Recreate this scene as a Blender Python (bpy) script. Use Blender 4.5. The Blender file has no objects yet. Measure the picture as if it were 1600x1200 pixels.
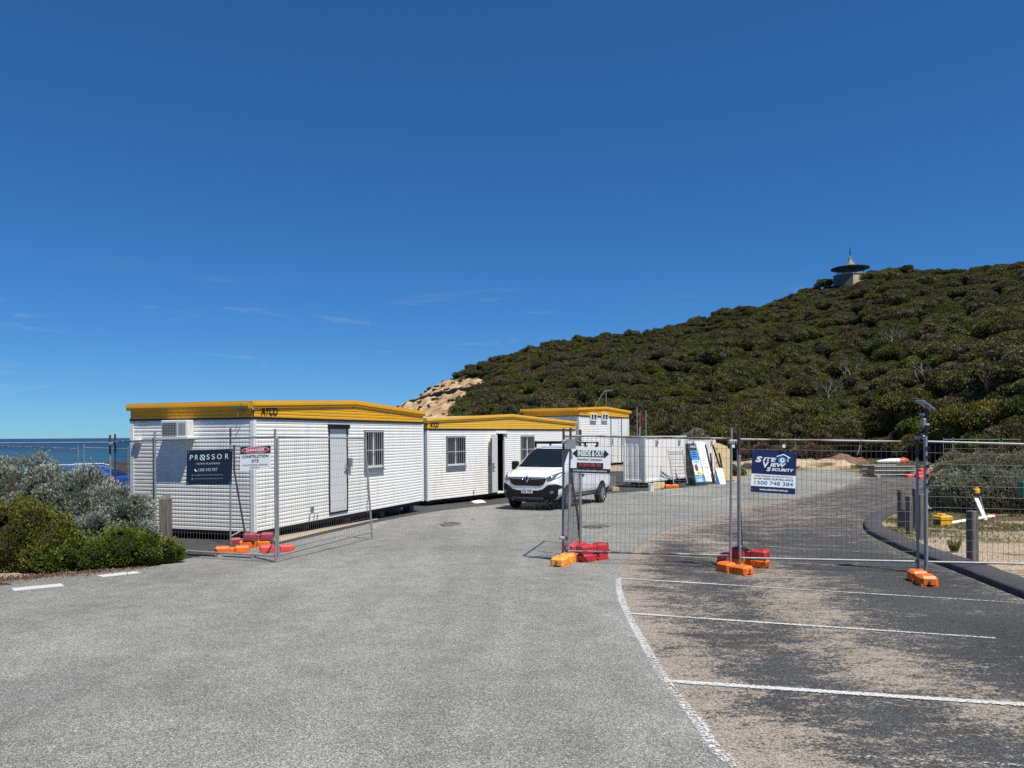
import bpy, bmesh, math, random
import numpy as np
from mathutils import Vector, Matrix, noise
from mathutils.bvhtree import BVHTree
from mathutils.geometry import delaunay_2d_cdt

random.seed(7)
RNG = np.random.default_rng(11)
scene = bpy.context.scene
COL = scene.collection

# ------------------------------------------------------------------ camera
FOC, CX, CY, ROLL, CZ = 1200.0, 800.0, 680.2, 0.0065, 1.75
cam_data = bpy.data.cameras.new('camera')
cam_data.sensor_width = 36.0
cam_data.lens = FOC / 1600.0 * 36.0
cam_data.shift_y = (CY - 600.0) / 1600.0
cam_data.clip_start = 0.05
cam_data.clip_end = 60000.0
cam = bpy.data.objects.new('camera', cam_data)
COL.objects.link(cam)
_c, _s = math.cos(ROLL), math.sin(ROLL)
cam.matrix_world = Matrix(((_c, _s, 0, 0), (0, 0, -1, 0), (-_s, _c, 0, CZ), (0, 0, 0, 1)))
scene.camera = cam

# ------------------------------------------------------------------ light
SUN_DIR = Vector((0.314, -0.367, 1.0)).normalized()      # towards the sun
world = bpy.data.worlds.new('World')
scene.world = world
world.use_nodes = True
wn, wl = world.node_tree.nodes, world.node_tree.links
wn.clear()
w_out = wn.new('ShaderNodeOutputWorld')
w_bg = wn.new('ShaderNodeBackground')
sky = wn.new('ShaderNodeTexSky')
sky.sky_type = 'NISHITA'
sky.sun_disc = False
sky.sun_elevation = math.asin(SUN_DIR.z)
sky.sun_rotation = math.atan2(SUN_DIR.x, SUN_DIR.y)
sky.altitude = 2000.0
sky.air_density = 1.0
sky.dust_density = 0.0
sky.ozone_density = 8.0
w_bg.inputs['Strength'].default_value = 0.104
hs = wn.new('ShaderNodeHueSaturation')
hs.inputs['Saturation'].default_value = 1.11
wl.new(sky.outputs[0], hs.inputs['Color'])
# thin high cloud wisps low over the sea
tc = wn.new('ShaderNodeTexCoord')
sep = wn.new('ShaderNodeSeparateXYZ')
wl.new(tc.outputs['Generated'], sep.inputs[0])
mp = wn.new('ShaderNodeMapping')
mp.inputs['Scale'].default_value = (7.0, 7.0, 44.0)
mp.inputs['Location'].default_value = (1.3, 0.4, 0.9)
mp.inputs['Rotation'].default_value = (0.0, 0.06, 0.0)
wl.new(tc.outputs['Generated'], mp.inputs[0])
nz = wn.new('ShaderNodeTexNoise')
nz.inputs['Scale'].default_value = 1.0
nz.inputs['Detail'].default_value = 7.0
nz.inputs['Roughness'].default_value = 0.62
nz.inputs['Distortion'].default_value = 0.5
wl.new(mp.outputs[0], nz.inputs['Vector'])
rmp = wn.new('ShaderNodeMapRange')
rmp.inputs['From Min'].default_value = 0.57
rmp.inputs['From Max'].default_value = 0.82
wl.new(nz.outputs['Fac'], rmp.inputs['Value'])
band = wn.new('ShaderNodeValToRGB')
e = band.color_ramp.elements
e[0].position = 0.02; e[0].color = (0, 0, 0, 1)
e[1].position = 0.21; e[1].color = (0, 0, 0, 1)
k = band.color_ramp.elements.new(0.06); k.color = (0.55, 0.55, 0.55, 1)
k = band.color_ramp.elements.new(0.13); k.color = (1, 1, 1, 1)
wl.new(sep.outputs['Z'], band.inputs[0])
mul = wn.new('ShaderNodeMath'); mul.operation = 'MULTIPLY'
wl.new(rmp.outputs[0], mul.inputs[0]); wl.new(band.outputs[0], mul.inputs[1])
mul2 = wn.new('ShaderNodeMath'); mul2.operation = 'MULTIPLY'
wl.new(mul.outputs[0], mul2.inputs[0]); mul2.inputs[1].default_value = 0.55
mx = wn.new('ShaderNodeMixRGB')
wl.new(mul2.outputs[0], mx.inputs['Fac'])
wb = wn.new('ShaderNodeMixRGB'); wb.blend_type = 'MULTIPLY'      # white balance of the sky
wb.inputs['Fac'].default_value = 1.0
wb.inputs['Color2'].default_value = (0.44, 0.80, 1.11, 1)
gm = wn.new('ShaderNodeGamma'); gm.inputs[1].default_value = 0.82
wl.new(hs.outputs[0], gm.inputs[0])
wl.new(gm.outputs[0], wb.inputs['Color1'])
wl.new(wb.outputs[0], mx.inputs['Color1'])
mx.inputs['Color2'].default_value = (3.4, 4.4, 5.6, 1)
wl.new(mx.outputs[0], w_bg.inputs['Color'])
wl.new(w_bg.outputs[0], w_out.inputs['Surface'])

sun_data = bpy.data.lights.new('sun', 'SUN')
sun_data.energy = 5.0
sun_data.angle = math.radians(0.5)
sun_data.color = (1.0, 0.962, 0.875)
sun = bpy.data.objects.new('sun', sun_data)
COL.objects.link(sun)
sun.rotation_euler = SUN_DIR.to_track_quat('Z', 'Y').to_euler()
sun.location = (0, 0, 60)

vs = scene.view_settings
vs.view_transform = 'Standard'
try:
    vs.look = 'None'
except Exception:
    pass
vs.exposure = 0.28
vs.gamma = 1.0
vs.use_curve_mapping = False
scene.render.engine = 'CYCLES'
scene.cycles.use_denoising = False
scene.cycles.max_bounces = 6
scene.cycles.transparent_max_bounces = 8

# ------------------------------------------------------------------ projection helpers (photo pixel -> world)
def ray(px, py):
    du, dv = px - CX, CY - py
    return ((du + ROLL * dv) / FOC, 1.0, (dv - ROLL * du) / FOC)

def P(px, py, d):
    r = ray(px, py)
    return Vector((r[0] * d, d, CZ + r[2] * d))

def gz(y):
    if y >= 0:
        return -1.05 * (1 - math.exp(-y / 24.0))
    return 0.5 * (1 - math.exp(y * 0.0875))

def G(px, py):
    r = ray(px, py)
    d = 12.0
    for _ in range(60):
        d = 0.5 * d + 0.5 * (CZ - gz(d)) / max(-r[2], 1e-4)
    return Vector((r[0] * d, d, gz(d)))

def on_ground(x, y):
    return Vector((x, y, gz(y)))

def plane_hit(px, py, p0, ex):
    """pixel ray against the vertical plane through p0 along horizontal ex -> (distance along ex, world z)"""
    r = ray(px, py)
    # p0 + s*ex = t*r (xy)
    a, b, c, d = ex[0], -r[0], ex[1], -r[1]
    det = a * d - b * c
    s = (-p0[0] * d + b * p0[1]) / det
    t = (a * -p0[1] + c * p0[0]) / det
    return s, CZ + r[2] * t

# ------------------------------------------------------------------ mesh builder
class MB:
    def __init__(self):
        self.v, self.f, self.mi = [], [], []
    def add(self, verts, faces, m=0):
        o = len(self.v)
        self.v += [tuple(p) for p in verts]
        self.f += [tuple(i + o for i in f) for f in faces]
        self.mi += [m] * len(faces)
    def box(self, lo, hi, m=0, M=None):
        x0, y0, z0 = lo; x1, y1, z1 = hi
        vs_ = [Vector(p) for p in ((x0, y0, z0), (x1, y0, z0), (x1, y1, z0), (x0, y1, z0), (x0, y0, z1), (x1, y0, z1), (x1, y1, z1), (x0, y1, z1))]
        if M is not None:
            vs_ = [M @ p for p in vs_]
        self.add(vs_, [(0, 3, 2, 1), (4, 5, 6, 7), (0, 1, 5, 4), (1, 2, 6, 5), (2, 3, 7, 6), (3, 0, 4, 7)], m)
    def cbox(self, lo, hi, c=0.01, m=0, M=None):
        """box with chamfered vertical and top edges"""
        x0, y0, z0 = lo; x1, y1, z1 = hi
        def ring(i, z):
            return [(x0 + i, y0 + c, z), (x0 + c, y0 + i, z), (x1 - c, y0 + i, z), (x1 - i, y0 + c, z), (x1 - i, y1 - c, z), (x1 - c, y1 - i, z), (x0 + c, y1 - i, z), (x0 + i, y1 - c, z)]
        vv = ring(0, z0) + ring(0, z1 - c) + [(x0 + c, y0 + c + .001, z1), (x0 + c + .001, y0 + c, z1), (x1 - c - .001, y0 + c, z1), (x1 - c, y0 + c + .001, z1), (x1 - c, y1 - c - .001, z1), (x1 - c - .001, y1 - c, z1), (x0 + c + .001, y1 - c, z1), (x0 + c, y1 - c - .001, z1)]
        vv = [Vector(p) for p in vv]
        if M is not None:
            vv = [M @ p for p in vv]
        fs = [tuple(reversed(range(8))), tuple(range(16, 24))]
        for a in (0, 8):
            for i in range(8):
                j = (i + 1) % 8
                fs.append((a + i, a + j, a + 8 + j, a + 8 + i))
        self.add(vv, fs, m)
    def tube(self, p0, p1, r, n=8, m=0, r1=None, caps=True):
        self.path([p0, p1], [r, r if r1 is None else r1], n, m, caps)
    def path(self, pts, r, n=8, m=0, caps=True):
        pts = [Vector(p) for p in pts]
        if not isinstance(r, (list, tuple)):
            r = [r] * len(pts)
        o = len(self.v)
        prev = None
        for i, p in enumerate(pts):
            d = (pts[min(i + 1, len(pts) - 1)] - pts[max(i - 1, 0)]).normalized()
            if prev is None:
                a = Vector((0, 0, 1)) if abs(d.z) < 0.9 else Vector((1, 0, 0))
                x = d.cross(a).normalized()
            else:
                x = (prev - d * prev.dot(d)).normalized()
            prev = x
            y = d.cross(x)
            for kk in range(n):
                t = 2 * math.pi * kk / n
                self.v.append(tuple(p + (x * math.cos(t) + y * math.sin(t)) * r[i]))
        for i in range(len(pts) - 1):
            for kk in range(n):
                a = o + i * n + kk; b = o + i * n + (kk + 1) % n
                self.f.append((a, b, b + n, a + n)); self.mi.append(m)
        if caps:
            self.f.append(tuple(o + kk for kk in reversed(range(n)))); self.mi.append(m)
            e_ = o + (len(pts) - 1) * n
            self.f.append(tuple(e_ + kk for kk in range(n))); self.mi.append(m)
    def prism(self, poly, z0, z1, m=0, M=None):
        """poly in local xy (ccw), extruded z0..z1"""
        n = len(poly)
        vv = [Vector((p[0], p[1], z0)) for p in poly] + [Vector((p[0], p[1], z1)) for p in poly]
        if M is not None:
            vv = [M @ p for p in vv]
        fs = [tuple(reversed(range(n))), tuple(range(n, 2 * n))]
        for i in range(n):
            j = (i + 1) % n
            fs.append((i, j, n + j, n + i))
        self.add(vv, fs, m)
    def lathe(self, prof, n=24, m=0, M=None):
        """prof: list of (r,z)"""
        vv = []
        for r, z in prof:
            for kk in range(n):
                t = 2 * math.pi * kk / n
                vv.append(Vector((r * math.cos(t), r * math.sin(t), z)))
        if M is not None:
            vv = [M @ p for p in vv]
        fs = []
        for i in range(len(prof) - 1):
            for kk in range(n):
                a = i * n + kk; b = i * n + (kk + 1) % n
                fs.append((a, b, b + n, a + n))
        self.add(vv, fs, m)
    def build(self, name, mats, parent=None, smooth=False, loc=None):
        if not isinstance(mats, (list, tuple)):
            mats = [mats]
        me = bpy.data.meshes.new(name)
        me.from_pydata(self.v, [], self.f)
        for mm in mats:
            me.materials.append(mm)
        if len(mats) > 1:
            me.polygons.foreach_set('material_index', self.mi)
        if smooth:
            me.polygons.foreach_set('use_smooth', [True] * len(me.polygons))
            try:
                me.set_sharp_from_angle(angle=math.radians(40))
            except Exception:
                pass
        me.update()
        o = bpy.data.objects.new(name, me)
        COL.objects.link(o)
        if parent is not None:
            o.parent = parent
        if loc is not None:
            o.location = loc
        return o

def tag(o, label=None, cat=None, group=None, kind=None):
    if label: o['label'] = label
    if cat: o['category'] = cat
    if group: o['group'] = group
    if kind: o['kind'] = kind
    return o

def thing(name, label, cat, loc=(0, 0, 0), rz=0.0, group=None, M=None):
    o = bpy.data.objects.new(name, None)
    COL.objects.link(o)
    o.empty_display_size = 0.2
    if M is not None:
        o.matrix_world = M
    else:
        o.location = loc
        o.rotation_euler = (0, 0, rz)
    return tag(o, label, cat, group)

def copy_tree(o, parent=None):
    c = o.copy()
    COL.objects.link(c)
    if parent is not None:
        c.parent = parent
    for ch in list(o.children):
        copy_tree(ch, c)
    return c

def raw_mesh(name, verts, faces, mats, attrs=None, smooth=False):
    """fast mesh from numpy arrays; faces (n,k)"""
    me = bpy.data.meshes.new(name)
    verts = np.ascontiguousarray(verts, dtype=np.float32)
    faces = np.ascontiguousarray(faces, dtype=np.int32)
    n, kk = faces.shape
    me.vertices.add(len(verts)); me.vertices.foreach_set('co', verts.ravel())
    me.loops.add(n * kk); me.loops.foreach_set('vertex_index', faces.ravel())
    me.polygons.add(n)
    me.polygons.foreach_set('loop_start', np.arange(0, n * kk, kk, dtype=np.int32))
    for mm in mats:
        me.materials.append(mm)
    if smooth:
        me.polygons.foreach_set('use_smooth', np.ones(n, dtype=bool))
    me.update(calc_edges=True)
    if attrs:
        for an, av in attrs.items():
            at = me.attributes.new(an, 'FLOAT', 'POINT')
            at.data.foreach_set('value', np.ascontiguousarray(av, dtype=np.float32))
    return me

# ------------------------------------------------------------------ materials
def mat(name, col, rough=0.6, metal=0.0, var=0.0, vscale=8.0, col2=None, bump=0.0, bscale=40.0, spec=0.5, detail=4.0, coat=0.0, thr=None, stretch=None):
    m = bpy.data.materials.new(name)
    m.use_nodes = True
    nt = m.node_tree; N, L = nt.nodes, nt.links
    b = N['Principled BSDF']
    b.inputs['Roughness'].default_value = rough
    b.inputs['Metallic'].default_value = metal
    b.inputs['Specular IOR Level'].default_value = spec
    if coat:
        b.inputs['Coat Weight'].default_value = coat
        b.inputs['Coat Roughness'].default_value = 0.06
    c = tuple(col) + (1,)
    b.inputs['Base Color'].default_value = c
    if var or col2 or bump:
        t = N.new('ShaderNodeTexCoord')
        mp_ = N.new('ShaderNodeMapping'); L.new(t.outputs['Object'], mp_.inputs[0])
        if stretch: mp_.inputs['Scale'].default_value = stretch
    if var or col2:
        nzz = N.new('ShaderNodeTexNoise'); nzz.inputs['Scale'].default_value = vscale; nzz.inputs['Detail'].default_value = detail
        L.new(mp_.outputs[0], nzz.inputs['Vector'])
        cr = N.new('ShaderNodeValToRGB')
        lo, hi = thr if thr else (0.3, 0.7)
        cr.color_ramp.elements[0].position = lo
        cr.color_ramp.elements[1].position = hi
        if col2:
            cr.color_ramp.elements[0].color = c
            cr.color_ramp.elements[1].color = tuple(col2) + (1,)
        else:
            cr.color_ramp.elements[0].color = tuple(x * (1 - var) for x in col) + (1,)
            cr.color_ramp.elements[1].color = tuple(min(1, x * (1 + var)) for x in col) + (1,)
        L.new(nzz.outputs['Fac'], cr.inputs[0])
        L.new(cr.outputs[0], b.inputs['Base Color'])
    if bump:
        n2 = N.new('ShaderNodeTexNoise'); n2.inputs['Scale'].default_value = bscale; n2.inputs['Detail'].default_value = 3
        L.new(mp_.outputs[0], n2.inputs['Vector'])
        bp = N.new('ShaderNodeBump'); bp.inputs['Strength'].default_value = bump; bp.inputs['Distance'].default_value = 0.01
        L.new(n2.outputs['Fac'], bp.inputs['Height']); L.new(bp.outputs[0], b.inputs['Normal'])
    return m

M = {}
M['white_wall'] = mat('white_wall_paint', (0.84, 0.82, 0.765), 0.5, col2=(0.67, 0.645, 0.58), vscale=1.6, thr=(0.50, 0.86), stretch=(2.6, 2.6, 0.4), detail=6)
M['white_trim'] = mat('white_trim_paint', (0.78, 0.78, 0.76), 0.45, var=0.03, vscale=3)
M['yellow'] = mat('yellow_roof_paint', (0.77, 0.385, 0.012), 0.5, col2=(0.64, 0.35, 0.045), vscale=1.3, thr=(0.45, 0.85), stretch=(1.5, 1.5, 1.0), detail=6)
M['yellow_pale'] = mat('faded_yellow_paint', (0.74, 0.42, 0.045), 0.5, var=0.06, vscale=1.5)
M['black'] = mat('black_paint', (0.012, 0.012, 0.013), 0.45)
M['dark'] = mat('dark_interior', (0.02, 0.02, 0.022), 0.8)
M['under'] = mat('dark_steel_underframe', (0.018, 0.018, 0.018), 0.8)
M['grey_frame'] = mat('grey_metal_frame', (0.22, 0.23, 0.24), 0.45, metal=0.3)
M['door'] = mat('door_grey_white', (0.66, 0.67, 0.66), 0.4, var=0.03, vscale=2)
M['glass'] = mat('dark_window_glass', (0.010, 0.013, 0.016), 0.10, spec=0.4)
M['bar'] = mat('white_bar', (0.47, 0.47, 0.46), 0.4)
M['roof_grey'] = mat('roof_sheet', (0.55, 0.55, 0.53), 0.5, var=0.1)
M['ac'] = mat('air_conditioner_plastic', (0.74, 0.74, 0.70), 0.45, var=0.03)
M['ac_grille'] = mat('air_conditioner_coil', (0.05, 0.06, 0.065), 0.5)
M['galv'] = mat('galvanised_tube', (0.30, 0.305, 0.31), 0.55, metal=0.4, var=0.15, vscale=9, stretch=(1, 1, 1))
M['galv_rust'] = mat('rusty_galvanised_tube', (0.34, 0.34, 0.335), 0.6, metal=0.25, col2=(0.13, 0.06, 0.045), vscale=3.2, thr=(0.44, 0.60))
M['wire'] = mat('grey_wire', (0.13, 0.125, 0.115), 0.6, metal=0.1)
M['brace'] = mat('dark_brace_tube', (0.11, 0.105, 0.10), 0.5, metal=0.4, var=0.2)
M['orange'] = mat('orange_plastic', (0.86, 0.17, 0.012), 0.5, var=0.08, vscale=6, bump=0.1, bscale=30)
M['amber'] = mat('faded_amber_plastic', (0.86, 0.33, 0.05), 0.55, var=0.08, vscale=6, bump=0.1, bscale=30)
M['red'] = mat('red_plastic', (0.56, 0.035, 0.042), 0.5, var=0.12, vscale=6, bump=0.1, bscale=30)
M['coral'] = mat('coral_red_plastic', (0.80, 0.09, 0.075), 0.5, var=0.08, vscale=6, bump=0.1, bscale=30)
M['maroon'] = mat('maroon_plastic', (0.33, 0.045, 0.07), 0.5, var=0.12, vscale=6)
M['timber'] = mat('weathered_timber', (0.20, 0.175, 0.15), 0.85, col2=(0.085, 0.075, 0.065), vscale=5, thr=(0.35, 0.65), bump=0.5, bscale=20, stretch=(5, 5, 0.5))
M['timber_dark'] = mat('dark_weathered_timber', (0.16, 0.15, 0.135), 0.85, col2=(0.08, 0.074, 0.066), vscale=6, thr=(0.35, 0.65), bump=0.5, bscale=20, stretch=(5, 5, 0.5))
M['plywood'] = mat('plywood', (0.62, 0.47, 0.27), 0.7, col2=(0.50, 0.36, 0.19), vscale=2.0, stretch=(1, 1, 6))
M['navy'] = mat('navy_print', (0.010, 0.022, 0.07), 0.4)
M['navy2'] = mat('deep_navy_print', (0.006, 0.014, 0.036), 0.45)
M['royal'] = mat('royal_navy_print', (0.005, 0.017, 0.085), 0.45)
M['white'] = mat('white_print', (0.86, 0.86, 0.84), 0.45)
M['offwhite'] = mat('soft_white_print', (0.62, 0.65, 0.70), 0.5)
M['greytext'] = mat('pale_grey_print', (0.30, 0.34, 0.40), 0.5)
M['redprint'] = mat('red_print', (0.55, 0.02, 0.045), 0.45)
M['redtext'] = mat('red_lettering', (0.60, 0.09, 0.06), 0.5)
M['inktext'] = mat('black_print', (0.02, 0.02, 0.024), 0.5)
M['cyan'] = mat('cyan_print', (0.02, 0.22, 0.42), 0.45)
M['skyblue'] = mat('sky_blue_print', (0.02, 0.30, 0.72), 0.45)
M['palecyan'] = mat('pale_cyan_print', (0.45, 0.72, 0.85), 0.45)
M['yellowprint'] = mat('yellow_print', (0.80, 0.62, 0.03), 0.45)
M['pinkprint'] = mat('pink_print', (0.60, 0.30, 0.33), 0.5)
M['skin'] = mat('dark_red_print', (0.12, 0.03, 0.04), 0.5)
M['van'] = mat('white_car_paint', (0.80, 0.81, 0.82), 0.25, coat=0.6)
M['blue_car'] = mat('blue_car_paint', (0.012, 0.10, 0.42), 0.25, coat=0.8, spec=0.6)
M['trim'] = mat('black_bumper_plastic', (0.011, 0.011, 0.0115), 0.55, spec=0.25)
M['tyre'] = mat('tyre_rubber', (0.015, 0.015, 0.015), 0.8)
M['rim'] = mat('silver_rim', (0.5, 0.51, 0.52), 0.3, metal=0.8)
M['chrome'] = mat('chrome', (0.65, 0.66, 0.67), 0.15, metal=1.0)
M['lens'] = mat('headlight_lens', (0.10, 0.13, 0.16), 0.08, spec=0.8)
M['taillight'] = mat('red_light_lens', (0.45, 0.01, 0.015), 0.15)
M['plate'] = mat('number_plate_white', (0.62, 0.64, 0.70), 0.5)
M['bright_yellow'] = mat('yellow_plastic', (0.80, 0.42, 0.01), 0.45, var=0.05)
M['green_bin'] = mat('green_plastic', (0.01, 0.12, 0.07), 0.5)
M['concrete'] = mat('concrete', (0.36, 0.35, 0.33), 0.85, var=0.12, vscale=4)
M['sandstone'] = mat('cream_rendered_wall', (0.62, 0.50, 0.33), 0.85, var=0.12, vscale=0.8)
M['rotunda'] = mat('dark_rotunda_roof', (0.04, 0.045, 0.045), 0.6)
M['copper'] = mat('grey_copper_cap', (0.15, 0.15, 0.14), 0.6, var=0.2, vscale=1.5)
M['bark'] = mat('pale_bark', (0.19, 0.175, 0.15), 0.9, var=0.25, vscale=4)
M['bark_dark'] = mat('dark_bark', (0.075, 0.065, 0.055), 0.9, var=0.25, vscale=4)
M['solar'] = mat('solar_panel', (0.30, 0.33, 0.38), 0.25, metal=0.3)
# ------------------------------------------------------------------ ground materials
def nodes_mat(name):
    m = bpy.data.materials.new(name); m.use_nodes = True
    nt = m.node_tree
    return m, nt.nodes, nt.links, nt.nodes['Principled BSDF']

def NN(N, L, src, scale, detail=4, rough=0.5, dist=0.0):
    n = N.new('ShaderNodeTexNoise')
    n.inputs['Scale'].default_value = scale; n.inputs['Detail'].default_value = detail
    n.inputs['Roughness'].default_value = rough; n.inputs['Distortion'].default_value = dist
    if src is not None: L.new(src, n.inputs['Vector'])
    return n

def RAMP(N, L, src, stops):
    r = N.new('ShaderNodeValToRGB')
    el = r.color_ramp.elements
    while len(el) < len(stops): el.new(0.5)
    for e_, (p, c) in zip(el, stops):
        e_.position = p
        e_.color = tuple(c) + (1,) if hasattr(c, '__len__') else (c, c, c, 1)
    L.new(src, r.inputs[0])
    return r

def MIX(N, L, fac, a, b, mode='MIX'):
    m = N.new('ShaderNodeMixRGB'); m.blend_type = mode
    for s, v in (('Fac', fac), ('Color1', a), ('Color2', b)):
        if isinstance(v, (int, float)): m.inputs[s].default_value = v
        elif isinstance(v, tuple): m.inputs[s].default_value = v + (1,)
        else: L.new(v, m.inputs[s])
    return m

def MATH(N, L, op, a, b=None, clamp=False):
    m = N.new('ShaderNodeMath'); m.operation = op; m.use_clamp = clamp
    for i, v in enumerate((a, b)):
        if v is None: continue
        if isinstance(v, (int, float)): m.inputs[i].default_value = v
        else: L.new(v, m.inputs[i])
    return m.outputs[0]

def stone_speckle(N, L, vec, scale, stops):
    """chips of stone: random tone per cell"""
    v = N.new('ShaderNodeTexVoronoi'); v.inputs['Scale'].default_value = scale
    L.new(vec, v.inputs['Vector'])
    s = N.new('ShaderNodeSeparateColor'); L.new(v.outputs['Color'], s.inputs[0])
    return RAMP(N, L, s.outputs[0], stops), v

def bump_to(N, L, b, height, strength, dist):
    bp = N.new('ShaderNodeBump'); bp.inputs['Strength'].default_value = strength; bp.inputs['Distance'].default_value = dist
    L.new(height, bp.inputs['Height']); L.new(bp.outputs[0], b.inputs['Normal'])

def road_material():
    m, N, L, b = nodes_mat('pale_chip_seal')
    t = N.new('ShaderNodeTexCoord'); o = t.outputs['Object']
    sp, v = stone_speckle(N, L, o, 150, [(0.0, (0.085, 0.085, 0.08)), (0.35, (0.145, 0.145, 0.138)), (0.65, (0.235, 0.235, 0.222)), (0.88, (0.36, 0.36, 0.34)), (1.0, (0.55, 0.55, 0.53))])
    big = NN(N, L, o, 0.16, 7, 0.62, 0.8)
    tone = RAMP(N, L, big.outputs['Fac'], [(0.30, (0.74, 0.735, 0.715)), (0.48, (1.0, 0.99, 0.955)), (0.70, (1.20, 1.185, 1.13))])
    c1 = MIX(N, L, 1.0, sp.outputs[0], tone.outputs[0], 'MULTIPLY')
    mid = NN(N, L, o, 3.0, 6, 0.65)
    tone2 = RAMP(N, L, mid.outputs['Fac'], [(0.3, 0.82), (0.7, 1.12)])
    c2 = MIX(N, L, 1.0, c1.outputs[0], tone2.outputs[0], 'MULTIPLY')
    # oil drips and tyre scuffs
    mpt = N.new('ShaderNodeMapping'); mpt.inputs['Scale'].default_value = (1.0, 0.10, 1.0); mpt.inputs['Rotation'].default_value = (0, 0, -0.35); L.new(o, mpt.inputs[0])
    trk = NN(N, L, mpt.outputs[0], 0.75, 4, 0.6, 0.3)
    lane = RAMP(N, L, trk.outputs['Fac'], [(0.34, 0.86), (0.50, 1.0), (0.66, 1.06)])
    c2 = MIX(N, L, 1.0, c2.outputs[0], lane.outputs[0], 'MULTIPLY')
    st = NN(N, L, o, 0.9, 3, 0.5)
    stain = RAMP(N, L, st.outputs['Fac'], [(0.70, 1.0), (0.78, 0.62)])
    c3 = MIX(N, L, 1.0, c2.outputs[0], stain.outputs[0], 'MULTIPLY')
    L.new(c3.outputs[0], b.inputs['Base Color'])
    b.inputs['Roughness'].default_value = 0.9
    b.inputs['Specular IOR Level'].default_value = 0.25
    bump_to(N, L, b, v.outputs['Distance'], 0.5, 0.004)
    return m

def asphalt_material(name, sandy):
    m, N, L, b = nodes_mat(name)
    t = N.new('ShaderNodeTexCoord'); o = t.outputs['Object']
    sp, v = stone_speckle(N, L, o, 150, [(0.0, 0.022), (0.5, 0.046), (0.85, 0.08), (1.0, 0.17)])
    big = NN(N, L, o, 0.5, 5, 0.6)
    tone = RAMP(N, L, big.outputs['Fac'], [(0.3, 0.75), (0.7, 1.25)])
    c = MIX(N, L, 1.0, sp.outputs[0], tone.outputs[0], 'MULTIPLY').outputs[0]
    if sandy:
        sand, v2 = stone_speckle(N, L, o, 130, [(0.0, (0.11, 0.092, 0.074)), (0.5, (0.27, 0.228, 0.185)), (1.0, (0.52, 0.455, 0.38))])
        a = N.new('ShaderNodeAttribute'); a.attribute_name = 'sand'
        mp_ = N.new('ShaderNodeMapping'); mp_.inputs['Scale'].default_value = (0.85, 1.5, 1.0); mp_.inputs['Rotation'].default_value = (0, 0, 0.10)
        L.new(o, mp_.inputs[0])
        n1 = NN(N, L, mp_.outputs[0], 1.5, 9, 0.70, 0.3)
        n2 = NN(N, L, mp_.outputs[0], 9.0, 6, 0.75, 0.4)
        n3 = NN(N, L, o, 38.0, 3, 0.6)
        s = MATH(N, L, 'ADD', n1.outputs['Fac'], MATH(N, L, 'MULTIPLY', MATH(N, L, 'SUBTRACT', n2.outputs['Fac'], 0.5), 0.9))
        s = MATH(N, L, 'ADD', s, MATH(N, L, 'MULTIPLY', MATH(N, L, 'SUBTRACT', n3.outputs['Fac'], 0.5), 0.95))
        s = MATH(N, L, 'ADD', s, MATH(N, L, 'MULTIPLY', a.outputs['Fac'], 0.34))
        mask = RAMP(N, L, s, [(0.665, 0.0), (0.84, 0.92)])
        c = MIX(N, L, mask.outputs[0], c, sand.outputs[0]).outputs[0]
    L.new(c, b.inputs['Base Color'])
    b.inputs['Roughness'].default_value = 0.92
    b.inputs['Specular IOR Level'].default_value = 0.2
    bump_to(N, L, b, v.outputs['Distance'], 0.5, 0.006)
    return m

def verge_material():
    m, N, L, b = nodes_mat('sandy_ground')
    t = N.new('ShaderNodeTexCoord'); o = t.outputs['Object']
    sp, v = stone_speckle(N, L, o, 45, [(0.0, (0.15, 0.11, 0.075)), (0.5, (0.34, 0.265, 0.185)), (1.0, (0.55, 0.45, 0.33))])
    n1 = NN(N, L, o, 0.35, 6, 0.6, 0.4)
    n2 = NN(N, L, o, 9.0, 6, 0.7)
    s = MATH(N, L, 'ADD', n1.outputs['Fac'], MATH(N, L, 'MULTIPLY', MATH(N, L, 'SUBTRACT', n2.outputs['Fac'], 0.5), 0.30))
    a = N.new('ShaderNodeAttribute'); a.attribute_name = 'grass'
    s = MATH(N, L, 'ADD', s, a.outputs['Fac'])
    mask = RAMP(N, L, s, [(0.50, 0.0), (0.64, 1.0)])
    gcol = RAMP(N, L, n2.outputs['Fac'], [(0.3, (0.055, 0.065, 0.022)), (0.7, (0.17, 0.155, 0.06))])
    c = MIX(N, L, mask.outputs[0], sp.outputs[0], gcol.outputs[0])
    n3 = NN(N, L, o, 1.4, 5, 0.6)
    dead = RAMP(N, L, n3.outputs['Fac'], [(0.60, 0.0), (0.70, 0.75)])
    c2 = MIX(N, L, dead.outputs[0], c.outputs[0], (0.085, 0.058, 0.042))
    L.new(c2.outputs[0], b.inputs['Base Color'])
    b.inputs['Roughness'].default_value = 0.95
    b.inputs['Specular IOR Level'].default_value = 0.1
    bump_to(N, L, b, n2.outputs['Fac'], 0.6, 0.05)
    return m

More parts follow.
